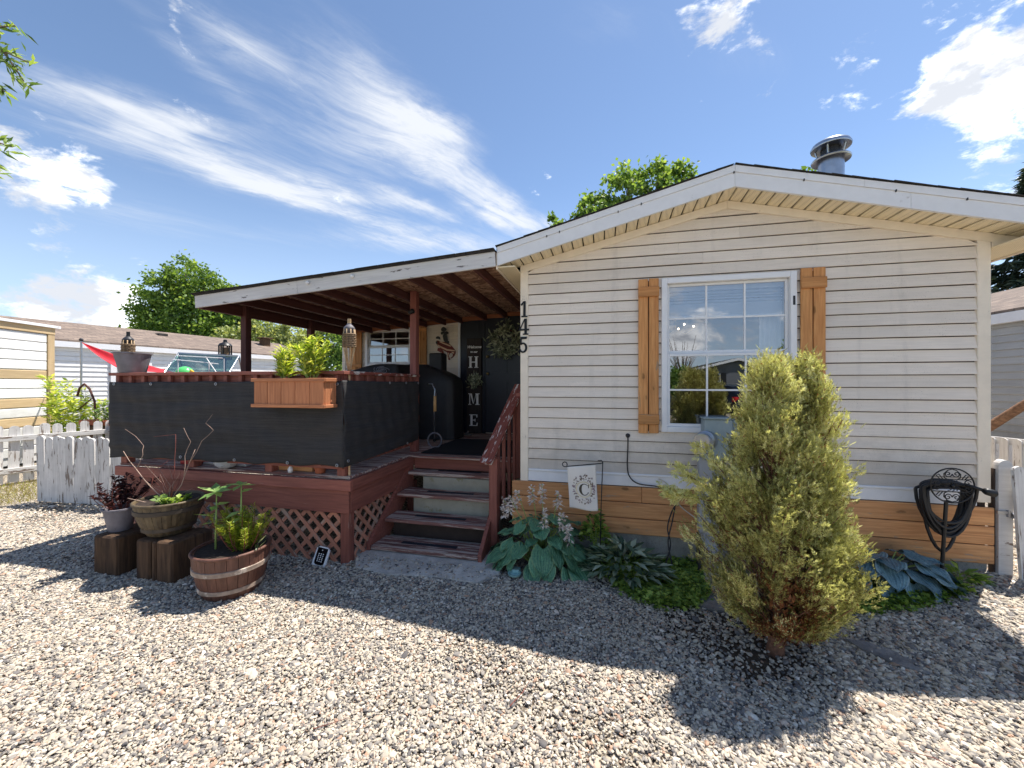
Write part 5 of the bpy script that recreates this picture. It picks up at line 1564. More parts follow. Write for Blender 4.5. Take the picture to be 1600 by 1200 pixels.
# ------------------------------------------------------------ barrels, blocks and pots before the deck
def tub(label, c, ra, rb, h, mat, hoopmats, sx=1.0, rz=0.0, band=(0.30, 0.70)):
    """half-barrel planter: ring of staves, hoops, soil"""
    t = thing('barrel_planter', label, 'planter', c, None, rz)
    M = W[t.name]
    def r_at(q): return rb + (ra - rb) * q + 0.02 * math.sin(math.pi * q)
    n = 22
    for k in range(n):
        a0, a1 = 2 * math.pi * k / n + 0.006, 2 * math.pi * (k + 1) / n - 0.006
        m = MB(); vs = []
        for q in (0, 0.33, 0.66, 1.0):
            for (dr, a) in ((0, a0), (0.003, (a0 + a1) / 2), (0, a1), (-0.02, a1), (-0.02, a0)):
                r = r_at(q) + dr
                vs.append((r * math.cos(a) * sx, r * math.sin(a), q * h))
        fs = []
        for i in range(3):
            for j in range(5):
                fs.append((i * 5 + j, i * 5 + (j + 1) % 5, (i + 1) * 5 + (j + 1) % 5, (i + 1) * 5 + j))
        fs += [(4, 3, 2, 1, 0), (15, 16, 17, 18, 19)]
        m.add(vs, fs); m.build('stave', mat, t, M=M)
    m = MB(); m.lathe([(0.001, 0.004), (rb - 0.004, 0.004), (r_at(0.5) - 0.021, h * 0.5), (r_at(0.98) - 0.021, h * 0.98)], 30, sx=sx); m.build('liner', M_soil, t, M=M)
    for (q, hm, hh) in zip(band, hoopmats, (0.035, 0.04)):
        m = MB(); m.lathe([(r_at(q - 0.05) + 0.005, q * h - hh / 2), (r_at(q) + 0.010, q * h - hh / 2 + 0.004), (r_at(q) + 0.011, q * h + hh / 2 - 0.004), (r_at(q + 0.05) + 0.004, q * h + hh / 2)], 44, sx=sx); m.build('hoop', hm, t, M=M, smooth=40)
    m = MB(); m.tube([((ra + 0.0) * math.cos(a * math.pi / 22) * sx, (ra + 0.0) * math.sin(a * math.pi / 22), h) for a in range(44)], 0.013, 8, closed=True); m.build('rim', mat, t, M=M, smooth=True)
    m = MB(); m.lathe([(0.001, h - 0.06), (ra - 0.03, h - 0.065)], 30, sx=sx); m.build('soil', M_soil, t, M=M)
    return t
tub('reddish brown half-barrel planter with pale hoops standing on the gravel', (-2.16, -1.36, 0.0), 0.268, 0.19, 0.36, M_barA, (M_hoop, M_hoop), band=(0.22, 0.66))
tub('weathered olive half-barrel planter resting on a split timber block', (-3.05, -1.20, 0.355), 0.25, 0.155, 0.29, M_barB, (M_hoopd, M_hoopd), band=(0.2, 0.76))
bl = thing('timber_block', 'dark timber block with a deep split, under the olive barrel', 'wood block', (-2.935, -1.23, 0.0), 'timber blocks under the planters')
for (xa, xb) in ((-3.14, -2.985), (-2.965, -2.92), (-2.91, -2.73)):
    m = MB(); m.box((xa - 0.0, -0.18, 0.0), (xb, 0.18, 0.34 + R.uniform(0, 0.012)), ch=0.012)
    m.v = [(v[0], v[1] - 1.23, v[2]) for v in m.v]; m.build('timber', M_block, bl)
m = MB(); m.box((-3.63, -1.42, 0), (-3.34, -1.08, 0.345), ch=0.015); tag(m.build('timber_block', M_block, None), 'dark timber block under the small grey pot', 'wood block', 'timber blocks under the planters')
pot('round_pot', 'small mauve-grey pot with a dark shrub on the outer timber block', (-3.56, -1.26, 0.347), 0.085, 0.118, 0.21, M_greypot)
bushy('dark_shrub', 'small dark purple-leaved shrub growing in the mauve-grey pot', 'shrub', (-3.56, -1.26, 0.53), 0.30, 0.30, 900, M_lf_dark, 0.05, 0.5, 8, 16, stem_mat=M_twigr)
# bare twiggy plant in the olive barrel
tw = thing('bare_rose_bush', 'bare bleached twigs rising out of the olive half-barrel', 'bush', (-3.05, -1.20, 0.58))
def twig(pts, r0, r1, mat):
    pts = [Vector((p[0] - 0.31, p[1] - 0.14, p[2])) for p in pts]
    out = []
    for i in range(len(pts) - 1):
        for q in (0, 0.5):
            out.append(pts[i].lerp(pts[i + 1], q) + Vector((R.uniform(-1, 1), R.uniform(-1, 1), R.uniform(-1, 1))) * (0.006 if i + q > 0 else 0))
    out.append(pts[-1]); r0 *= 0.7; r1 *= 0.8
    m = MB(); m.tube(out, [r0 + (r1 - r0) * i / (len(out) - 1) for i in range(len(out))], 6); m.build('twig', mat, tw, smooth=True)
B0 = (-2.74, -1.06, 0.60)
twig([B0, (-2.90, -1.10, 0.75), (-3.05, -1.12, 0.92), (-3.18, -1.14, 1.08)], 0.0075, 0.004, M_twig)
twig([(-3.05, -1.12, 0.92), (-3.00, -1.10, 1.05), (-3.02, -1.08, 1.13), (-3.16, -1.06, 1.21), (-3.30, -1.05, 1.27)], 0.0042, 0.0015, M_twig)
twig([B0, (-2.72, -1.05, 0.80), (-2.76, -1.0, 1.0), (-2.78, -0.98, 1.22), (-3.02, -1.0, 1.20)], 0.006, 0.0015, M_twigr)
twig([B0, (-2.62, -1.05, 0.78), (-2.56, -1.02, 0.98), (-2.52, -1.0, 1.10)], 0.007, 0.003, M_twig)
twig([(-2.60, -1.04, 0.86), (-2.64, -1.0, 1.04), (-2.60, -0.98, 1.16), (-2.68, -0.98, 1.29)], 0.0042, 0.0015, M_twig)
twig([(-2.56, -1.02, 0.98), (-2.44, -1.0, 1.18), (-2.34, -0.98, 1.28), (-2.42, -0.98, 1.34), (-2.36, -0.97, 1.42)], 0.0038, 0.0012, M_twig)
twig([B0, (-2.88, -1.16, 0.64), (-3.00, -1.22, 0.68)], 0.007, 0.004, M_twig)
twig([B0, (-2.60, -1.14, 0.74), (-2.50, -1.18, 0.82)], 0.008, 0.003, M_twigr)
twig([(-2.90, -1.10, 0.75), (-2.94, -1.05, 0.90), (-2.84, -1.0, 0.98)], 0.005, 0.002, M_twigr)
for k in range(16):
    a = R.uniform(0, 6.28); r = R.uniform(0.05, 0.16); h = R.uniform(0.12, 0.42)
    twig([B0, (-2.74 + 0.6 * r * math.cos(a), -1.06 + 0.6 * r * math.sin(a), 0.60 + 0.5 * h), (-2.74 + r * 1.5 * math.cos(a + 0.3), -1.06 + r * math.sin(a + 0.3), 0.60 + h)], 0.0035, 0.001, M_twig if k % 2 else M_twigr)
bushy('strawberry_plant', 'low green leaves at the foot of the bare twigs in the olive barrel', 'plant', (-2.93, -1.23, 0.585), 0.12, 0.15, 110, M_lf_cover, 0.07, 0.8, 21, 8)
# plants in the near barrel
sf = thing('sunflower_seedling', 'tall sunflower seedling with broad leaves in the reddish barrel', 'plant', (-2.26, -1.42, 0.30))
def seedling(t, x, y, z0, h, n, L, seed):
    g = np.random.default_rng(seed)
    m = MB(); m.tube([(x, y, z0), (x + 0.005, y, z0 + h * 0.5), (x, y + 0.01, z0 + h)], [0.008, 0.007, 0.004], 7); m.build('stem', M_stem, t, smooth=True)
    zs = np.concatenate([np.full(int(n * 0.6), z0 + h), z0 + h * g.uniform(0.3, 0.9, n - int(n * 0.6))])
    a = np.arange(n) * 2.4 + g.uniform(0, 0.4, n)
    P = np.stack([np.full(n, x), np.full(n, y), zs], 1)
    D = np.stack([np.cos(a), np.sin(a), g.uniform(-0.25, 0.35, n)], 1)
    U = np.tile([0, 0, 1.0], (n, 1)) + g.normal(size=(n, 3)) * 0.15
    for i in range(n):
        leafobj('leaf', M_lf_sun, P[i:i + 1], D[i:i + 1], U[i:i + 1], L * g.uniform(0.7, 1.1), L * 0.42, [g.random()], t, fold=0.12)
seedling(sf, -2.26, -1.42, 0.30, 0.52, 17, 0.150, 5)
sf2 = thing('sunflower_seedling', 'thinner sunflower seedling rising behind the ferny plant in the reddish barrel', 'plant', (-2.11, -1.33, 0.30))
seedling(sf2, -2.11, -1.33, 0.30, 0.56, 13, 0.125, 6)
bushy('ferny_plant', 'feathery yellow-green plant in the middle of the reddish barrel', 'plant', (-2.05, -1.36, 0.30), 0.40, 0.24, 4600, M_lf_ferny, 0.05, 0.17, 7, 26, stem_mat=M_twigr)
bushy('onion_shoots', 'few upright blue-green shoots at the edge of the reddish barrel', 'plant', (-1.94, -1.33, 0.30), 0.10, 0.03, 7, M_lf_lung, 0.19, 0.10, 9, 3)
# keypad-like solar light
kp = thing('keypad_light', 'black keypad-shaped solar light with a white border, leaning on the lattice', 'solar light', (-1.76, -0.83, 0.0))
Mk = T(-1.765, -0.835, 0.004) @ Matrix.Rotation(rad(7), 4, 'Y') @ Matrix.Rotation(rad(-20), 4, 'X')
m = MB(); m.prism([(-0.072, 0.0), (0.072, 0.0), (0.068, 0.15), (0.04, 0.168), (-0.04, 0.168), (-0.068, 0.15)], -0.008, 0.008, 'Y'); m.build('border', M_white, kp, M=Mk)
m = MB(); m.prism([(-0.05, 0.022), (-0.03, 0.010), (0.03, 0.010), (0.05, 0.022), (0.054, 0.158), (-0.054, 0.158)], -0.012, -0.0085, 'Y'); m.build('face', M_keyglass, kp, M=Mk)
kc = MB()
kc.box((-0.004, -0.0022, -0.004), (0.004, 0.0022, 0.004))
kmesh = kc.mesh('key', M_chalk)
for r in range(5):
    for c_ in range(3): link(bpy.data.objects.new('key', kmesh), kp, Mk @ T(-0.022 + 0.022 * c_, -0.0145, 0.042 + 0.016 * r))
m = MB(); m.sphere((0.0, -0.012, 0.138), 0.006, 10, 6); m.build('lamp', M_chalk, kp, M=Mk)

# ------------------------------------------------------------ hostas
def hosta_leaf_mesh(seed, mat, heart=True):
    g = random.Random(seed)
    nu, nv = 10, 12
    vs, uvs = [], []
    curl, cup = g.uniform(0.35, 0.75), g.uniform(0.02, 0.10)
    for j in range(nv + 1):
        v = j / nv
        wd = 0.44 * (math.sin(math.pi * min(1, (v * 0.93 + 0.07)) ** 0.72) ** 0.8) if v < 1 else 0.0
        for i in range(nu + 1):
            u = -1 + 2 * i / nu
            back = -0.16 * (1 - v) ** 3 * abs(u) ** 1.2 if heart else 0
            y = v + back
            z = -curl * v * v * 0.55 + cup * abs(u) * 1.4 - 0.14 * abs(u) ** 2 * wd + 0.020 * math.sin(v * 9 + abs(u) * 5 + seed) + 0.035 * abs(u) * math.sin(v * 13 + u * 4 + seed * 1.7) + 0.05 * u * math.sin(seed * 2.1)
            vs.append((u * wd, y, z)); uvs.append((u, v))
    fs = [(j * (nu + 1) + i, j * (nu + 1) + i + 1, (j + 1) * (nu + 1) + i + 1, (j + 1) * (nu + 1) + i) for j in range(nv) for i in range(nu)]
    me = bpy.data.meshes.new('leaf')
    me.from_pydata(vs, [], fs)
    uv = me.uv_layers.new(name='UVMap')
    for l in me.loops: uv.data[l.index].uv = uvs[l.vertex_index]
    me.materials.append(mat)
    me.polygons.foreach_set('use_smooth', [True] * len(fs))
    me.update()
    return me
def hosta(label, c, leaves, mat, seed, ymax=0.0, pref=None):
    t = thing('hosta', label, 'hosta', c)
    mm = [hosta_leaf_mesh(seed + k, mat) for k in range(6)]
    g = random.Random(seed)
    sm = MB()
    for (az, dist, zz, pitch, size) in leaves:
        x, y, z = c[0] + dist[0], c[1] + dist[1], c[2] + zz
        Rm = Matrix.Rotation(az - math.pi / 2, 4, 'Z') @ Matrix.Rotation(pitch, 4, 'X') @ Matrix.Rotation(g.uniform(-0.3, 0.3), 4, 'Y')
        M = T(x, y, z) @ Rm @ Matrix.Diagonal((size, size, size, 1))
        link(bpy.data.objects.new('leaf', g.choice(mm)), t, M)
        sm.tube([(c[0] + dist[0] * 0.2, c[1] + dist[1] * 0.2, c[2] + 0.01), (c[0] + dist[0] * 0.5, c[1] + dist[1] * 0.5, c[2] + zz * 0.75), (x, y, z)], [0.006, 0.005, 0.004], 5)
    sm.build('stalks', M_stem, t, smooth=True)
    return t
g = random.Random(4)
lv = []
for (ring, n, rr, zz, pit, sz) in ((0, 22, 0.33, 0.12, -0.60, 0.21), (1, 20, 0.26, 0.24, -0.50, 0.21), (2, 15, 0.18, 0.35, -0.32, 0.19), (3, 8, 0.08, 0.43, 0.0, 0.16)):
    for k in range(n):
        a = math.pi * 2 * (k + 0.5 * (ring % 2)) / n + g.uniform(-0.35, 0.35)
        if math.sin(a) > 0.75 and ring < 2: continue
        lv.append((a, (rr * 1.25 * math.cos(a), rr * 0.75 * math.sin(a)), zz + g.uniform(-0.06, 0.06), pit + g.uniform(-0.4, 0.35), sz * g.uniform(0.65, 1.2)))
h1 = hosta('big blue-green hosta with faded white flower heads at the foot of the steps', (0.25, -0.33, 0.0), lv, M_hosta, 40)
def flower_stalk(t, base, tip, n, seed):
    gg = np.random.default_rng(seed)
    base, tip = Vector(base), Vector(tip)
    m = MB(); m.tube([base, base.lerp(tip, 0.5) + Vector((0.01, 0, 0.01)), tip], [0.005, 0.004, 0.003], 5); fs = m.build('flower_stalk', M_stem, t, smooth=True)
    q = gg.uniform(0.0, 1, n)
    P = np.array(tip)[None] - np.outer(q, np.array([0, 0, 0.14])) + gg.normal(size=(n, 3)) * 0.010
    a = gg.uniform(0, 2 * np.pi, n)
    D = np.stack([np.cos(a), np.sin(a), -0.6 + 0.9 * (1 - q)], 1)
    leafobj('florets', M_flower, P, D, gg.normal(size=(n, 3)) + np.array([0, 0, 0.5]), 0.05 * (0.5 + 0.6 * q), 0.02, gg.random(n), fs)
for i, (px_, z_, dx) in enumerate(((-0.10, 0.60, 0), (0.03, 0.70, 0), (0.17, 0.74, 0), (0.27, 0.78, 0.02), (0.42, 0.72, 0.05), (0.30, 0.56, 0.1), (0.46, 0.55, 0.1), (0.52, 0.46, 0.12), (-0.02, 0.66, 0.08))):
    flower_stalk(h1, (0.25 + (px_ - 0.25) * 0.4, -0.33, 0.2), (px_, -0.38 - dx, z_), 55, 60 + i)
lv = []
for (ring, n, rr, zz, pit, sz) in ((0, 13, 0.30, 0.10, -0.60, 0.24), (1, 12, 0.20, 0.19, -0.42, 0.23), (2, 8, 0.10, 0.27, -0.1, 0.19)):
    for k in range(n):
        a = math.pi * 2 * (k + 0.4 * ring) / n + g.uniform(-0.2, 0.2)
        if math.sin(a) > 0.8: continue
        lv.append((a, (rr * 1.2 * math.cos(a), rr * 0.6 * math.sin(a)), zz + g.uniform(-0.04, 0.04), pit + g.uniform(-0.2, 0.2), sz * g.uniform(0.8, 1.15)))
hosta('slate-blue hosta between the conifer and the hose stand', (3.02, -0.26, gz(3.02, -0.26)), lv, M_hostab, 80)

# lungwort
def lungwort(name, label, c, n, L, W_, rx, ry, h, mat, seed, part='leaf'):
    gg = np.random.default_rng(seed)
    t = thing(name, label, 'plant', c)
    a = gg.uniform(0, 2 * np.pi, n); r = np.sqrt(gg.random(n))
    P = np.stack([c[0] + rx * r * np.cos(a), c[1] + ry * r * np.sin(a), c[2] + h * (1 - 0.75 * r) * gg.uniform(0.5, 1.1, n)], 1)
    D = np.stack([np.cos(a) * (0.4 + r), np.sin(a) * (0.4 + r), gg.uniform(-0.3, 0.6, n)], 1)
    U = np.tile([0, 0, 1.0], (n, 1)) + gg.normal(size=(n, 3)) * 0.3
    leafobj('foliage', mat, P, D, U, L * gg.uniform(0.6, 1.2, n), W_, gg.random(n), t, fold=0.3)
    sm = MB()
    for k in range(10): sm.tube([(c[0], c[1], c[2]), (P[k][0], P[k][1], P[k][2])], 0.004, 5)
    sm.build('stem', M_stem, t)
    return t
lungwort('lungwort', 'clump of silvery dark green lungwort between the hosta and the loose cables', (0.98, -0.36, 0.02), 330, 0.14, 0.05, 0.33, 0.24, 0.27, M_lf_lung, 71)
lungwort('small_fern', 'little dark green plant under the hem of the garden flag', (0.74, -0.22, 0.15), 260, 0.06, 0.035, 0.12, 0.08, 0.42, M_lf_cover, 73)
lungwort('weed_tuft', 'small tuft of weeds on the gravel under the hose stand', (3.55, -0.18, gz(3.55, -0.18)), 60, 0.10, 0.035, 0.12, 0.08, 0.10, M_lf_cover, 74)

# ground cover
def groundcover(poly, n, seed):
    gg = np.random.default_rng(seed)
    poly = np.array(poly)
    lo, hi = poly.min(0), poly.max(0)
    pts = []
    while len(pts) < n:
        q = lo + (hi - lo) * gg.random((n * 2, 2))
        inside = np.zeros(len(q), bool); j = len(poly) - 1
        for i in range(len(poly)):
            xi, yi, xj, yj = *poly[i], *poly[j]
            c = ((yi > q[:, 1]) != (yj > q[:, 1])) & (q[:, 0] < (xj - xi) * (q[:, 1] - yi) / (yj - yi + 1e-12) + xi)
            inside ^= c; j = i
        pts += q[inside].tolist()
    q = np.array(pts[:n]); q += gg.normal(size=q.shape) * 0.025
    hgt = 0.03 + 0.05 * (np.sin(q[:, 0] * 9) * np.sin(q[:, 1] * 11 + 1) * 0.5 + 0.5)
    P = np.stack([q[:, 0], q[:, 1], ground_z(q[:, 0], q[:, 1]) + gg.random(n) * hgt], 1)
    a = gg.uniform(0, 2 * np.pi, n)
    D = np.stack([np.cos(a), np.sin(a), gg.uniform(-0.1, 0.5, n)], 1)
    U = np.tile([0, 0, 1.0], (n, 1)) + gg.normal(size=(n, 3)) * 0.35
    L = gg.uniform(0.022, 0.046, n)
    o = leafobj('ground_cover', M_lf_cover, P, D, U, L, L * 0.85, gg.random(n), None)
    tag(o, kind='stuff')
groundcover([(0.62, -0.10), (0.66, -0.36), (0.86, -0.50), (1.02, -0.72), (1.22, -0.86), (1.48, -0.78), (1.64, -0.58), (1.64, -0.30), (1.68, -0.03), (0.7, -0.03)], 9500, 31)
groundcover([(2.28, -0.62), (2.62, -0.66), (2.95, -0.60), (3.25, -0.47), (3.48, -0.36), (3.38, -0.22), (3.2, -0.30), (2.9, -0.2), (2.3, -0.16)], 7500, 32)

# ------------------------------------------------------------ garden flag, disc, cables
fl = thing('garden_flag', 'off-white garden flag printed with a letter C in a leafy ring, by the hosta', 'garden flag', (0.60, -0.36, 0.0))
m = MB()
sp = [(0.475 + 0.022 * math.cos(a), -0.36, 0.962 + 0.022 * math.sin(a)) for a in np.linspace(5.2, -0.6, 9)]
m.tube([(0.80, -0.36, 0.985), (0.815, -0.36, 0.995), (0.805, -0.36, 1.012), (0.77, -0.36, 1.008)], 0.005, 6)
m.tube(sp[::-1] + [(0.487, -0.36, 0.94), (0.50, -0.36, 0.945), (0.80, -0.36, 0.985)], 0.005, 6)
m.tube([(0.815, -0.36, 1.0), (0.80, -0.35, 0.6), (0.79, -0.34, 0.0)], 0.005, 6); m.build('stand', M_black, fl, smooth=True)
def flagpt(u, v):
    x = 0.497 + 0.255 * u + 0.022 * (1 - v)
    z = 0.565 + (0.375 + 0.028 * u) * v + 0.012 * (1 - v) * math.cos(u * 3 + 1)
    return (x, -0.362 + 0.010 * math.sin(u * 6 + v * 3) * (1 - v * 0.7), z)
grid_obj('cloth', flagpt, 20, 26, M_flag, fl, thick=0.002)
def onflag(u, v, e): x, y, z = flagpt(u, v); return (x, y - e, z)
FU, FV = 0.54, 0.47
def flagpoly(mb, pts, e):
    mb.add([onflag(FU + p[0] / 0.255, FV + p[1] / 0.39, e) for p in pts], [tuple(range(len(pts)))])
m = MB(); n = 28
for k in range(n):
    a0, a1 = 2 * math.pi * k / n, 2 * math.pi * (k + 1) / n
    flagpoly(m, [(0.072 * math.cos(a0), 0.072 * math.sin(a0)), (0.072 * math.cos(a1), 0.072 * math.sin(a1)), (0.062 * math.cos(a1), 0.062 * math.sin(a1)), (0.062 * math.cos(a0), 0.062 * math.sin(a0))], 0.004)
m.build('printed_ring', M_cream, fl)
m = MB()
oc, ic = [], []
for k in range(21):
    a = rad(38 + (322 - 38) * k / 20); th = abs(math.cos((a - math.pi) / 1.6)) * 0.020 + 0.004
    oc.append((0.004 + 0.046 * math.cos(a), 0.052 * math.sin(a))); ic.append((0.004 + (0.046 - th) * math.cos(a), (0.052 - th * 0.45) * math.sin(a)))
for k in range(20): flagpoly(m, [oc[k], oc[k + 1], ic[k + 1], ic[k]], 0.004)
flagpoly(m, [(0.040, 0.014), (0.048, 0.012), (0.048, 0.046), (0.041, 0.040)], 0.0044)
flagpoly(m, [(0.036, -0.034), (0.046, -0.026), (0.043, -0.022), (0.030, -0.028)], 0.0044)
m.build('printed_letter', M_inkC, fl)
m1, m2 = MB(), MB()
gg = random.Random(5)
for k in range(150):
    a = gg.uniform(0, 2 * math.pi)
    if abs(math.cos(a)) < 0.95: mm_ = m1 if gg.random() < 0.6 else m2
    else: mm_ = m2
    r = gg.uniform(0.076, 0.118 if abs(math.sin(a)) > 0.6 else 0.100)
    cx_, cz_ = r * math.cos(a), r * math.sin(a) * 1.10
    b_ = a + gg.uniform(-0.9, 0.9); L = gg.uniform(0.012, 0.026); w = L * 0.20
    d = (math.cos(b_), math.sin(b_)); s_ = (-d[1], d[0])
    flagpoly(mm_, [(cx_ - d[0] * L / 2, cz_ - d[1] * L / 2), (cx_ + s_[0] * w, cz_ + s_[1] * w), (cx_ + d[0] * L / 2, cz_ + d[1] * L / 2), (cx_ - s_[0] * w, cz_ - s_[1] * w)], 0.003 + 0.0005 * (k % 3))
m1.build('printed_leaves', M_ink, fl); m2.build('printed_blossoms', M_ink2, fl)
dg = thing('glass_dish', 'small pale blue-green glass dish lying on the gravel before the hosta', 'dish', (0.06, -0.62, 0.0))
M_dish = plain('pale aqua glass', srgb(150, 190, 186), 0.2, var=0.2, nscale=30, bstr=0)
m = MB(); m.lathe([(0.03, 0.0), (0.055, 0.012), (0.06, 0.03), (0.053, 0.03), (0.04, 0.016), (0.001, 0.014)], 24, (0.06, -0.62, 0.012)); m.build('bowl', M_dish, dg, smooth=50)
m = MB(); m.box((0.025, -0.60, 0.02), (0.10, -0.52, 0.055), ch=0.01); m.build('lid', M_dish, dg)
def cable(name, label, pts, r, mat, group=None):
    P = [Vector(p) for p in pts]; out = []
    for i in range(len(P) - 1):
        p0, p1, p2, p3 = P[max(i - 1, 0)], P[i], P[i + 1], P[min(i + 2, len(P) - 1)]
        for q in np.linspace(0, 1, 7)[:-1]:
            out.append(0.5 * ((2 * p1) + (-p0 + p2) * q + (2 * p0 - 5 * p1 + 4 * p2 - p3) * q * q + (-p0 + 3 * p1 - 3 * p2 + p3) * q ** 3))
    out.append(P[-1])
    m = MB(); m.tube(out, r, 8); return tag(m.build(name, mat, None, smooth=True), label, 'cable', group)
cable('loose_cable', 'thin dark cable from a wall grommet, looping over the cedar skirting to the ground', [(1.05, -0.022, 1.195), (1.05, -0.030, 1.10), (1.045, -0.03, 0.90), (1.07, -0.04, 0.80), (1.15, -0.05, 0.745), (1.32, -0.055, 0.73), (1.43, -0.06, 0.69), (1.47, -0.08, 0.60), (1.44, -0.10, 0.42), (1.40, -0.14, 0.25), (1.42, -0.22, 0.08)], 0.006, M_cable)
cable('loose_cable', 'second dark cable crossing the looped one beside the grey conduit', [(1.50, -0.06, 0.62), (1.44, -0.07, 0.50), (1.40, -0.10, 0.36), (1.42, -0.14, 0.22), (1.36, -0.22, 0.06)], 0.006, M_cable)
cable('pale_cable', 'pale thin cable slanting over the skirting to the meter pipe', [(1.33, -0.03, 0.80), (1.40, -0.04, 0.76), (1.47, -0.05, 0.66), (1.52, -0.06, 0.56), (1.66, -0.10, 0.46)], 0.005, M_cablew)
m = MB(); m.lathe([(0.0, 0), (0.022, 0), (0.018, 0.012), (0.0, 0.014)], 14, M=T(1.05, -0.016, 1.20) @ Matrix.Rotation(rad(90), 4, 'X')); m.build('wall_grommet', M_cable, house, smooth=True)

# ------------------------------------------------------------ electricity meter
em = thing('electricity_meter', 'blue-grey electricity meter box with a round glass dial on a grey conduit', 'electricity meter', (1.80, -0.15, 0.0))
b = MB(); b.box((1.70, -0.17, 1.02), (1.93, -0.03, 1.385), ch=0.008); bx = b.build('box', M_meter, em)
b = MB(); b.box((1.69, -0.185, 1.386), (1.94, -0.03, 1.40), ch=0.004); b.build('lid', M_meter, bx)
b = MB(); b.box((1.935, -0.15, 1.06), (2.12, -0.03, 1.37), ch=0.008); b.build('breaker_box', M_meter, em)
Mg = T(1.70, -0.10, 1.20) @ Matrix.Rotation(rad(-118), 4, 'Z') @ Matrix.Rotation(rad(90), 4, 'X')
Mg = T(1.715, -0.165, 1.195) @ Matrix.Rotation(rad(-34), 4, 'Z') @ Matrix.Rotation(rad(90), 4, 'X')
m = MB(); m.lathe([(0.088, -0.03), (0.088, 0.02), (0.082, 0.025)], 28, M=Mg); m.build('dial_ring', M_steel, em, smooth=40)
m = MB(); m.lathe([(0.078, 0.02), (0.078, 0.09), (0.070, 0.105), (0.001, 0.108)], 28, M=Mg); m.build('dial_glass', M_clear, em, smooth=40)
m = MB(); m.lathe([(0.06, 0.02), (0.06, 0.06), (0.001, 0.062)], 24, M=Mg); m.build('dial', M_pipe, em, smooth=40)
m = MB(); m.prism([(1.665, 0.36), (1.72, 0.20), (1.80, 0.20), (1.83, 0.36), (1.83, 1.03), (1.665, 1.03)], -0.13, -0.036, 'Y'); m.build('cable_trough', M_pipe, em)
m = MB(); m.tube([(1.765, -0.125, -0.02), (1.765, -0.125, 0.25)], 0.058, 18); m.build('conduit', M_pipe, em, smooth=40)
b = MB(); b.box((1.655, -0.15, 0.0), (1.675, -0.06, 0.33)); b.build('flat_strap', M_cowdark, em)

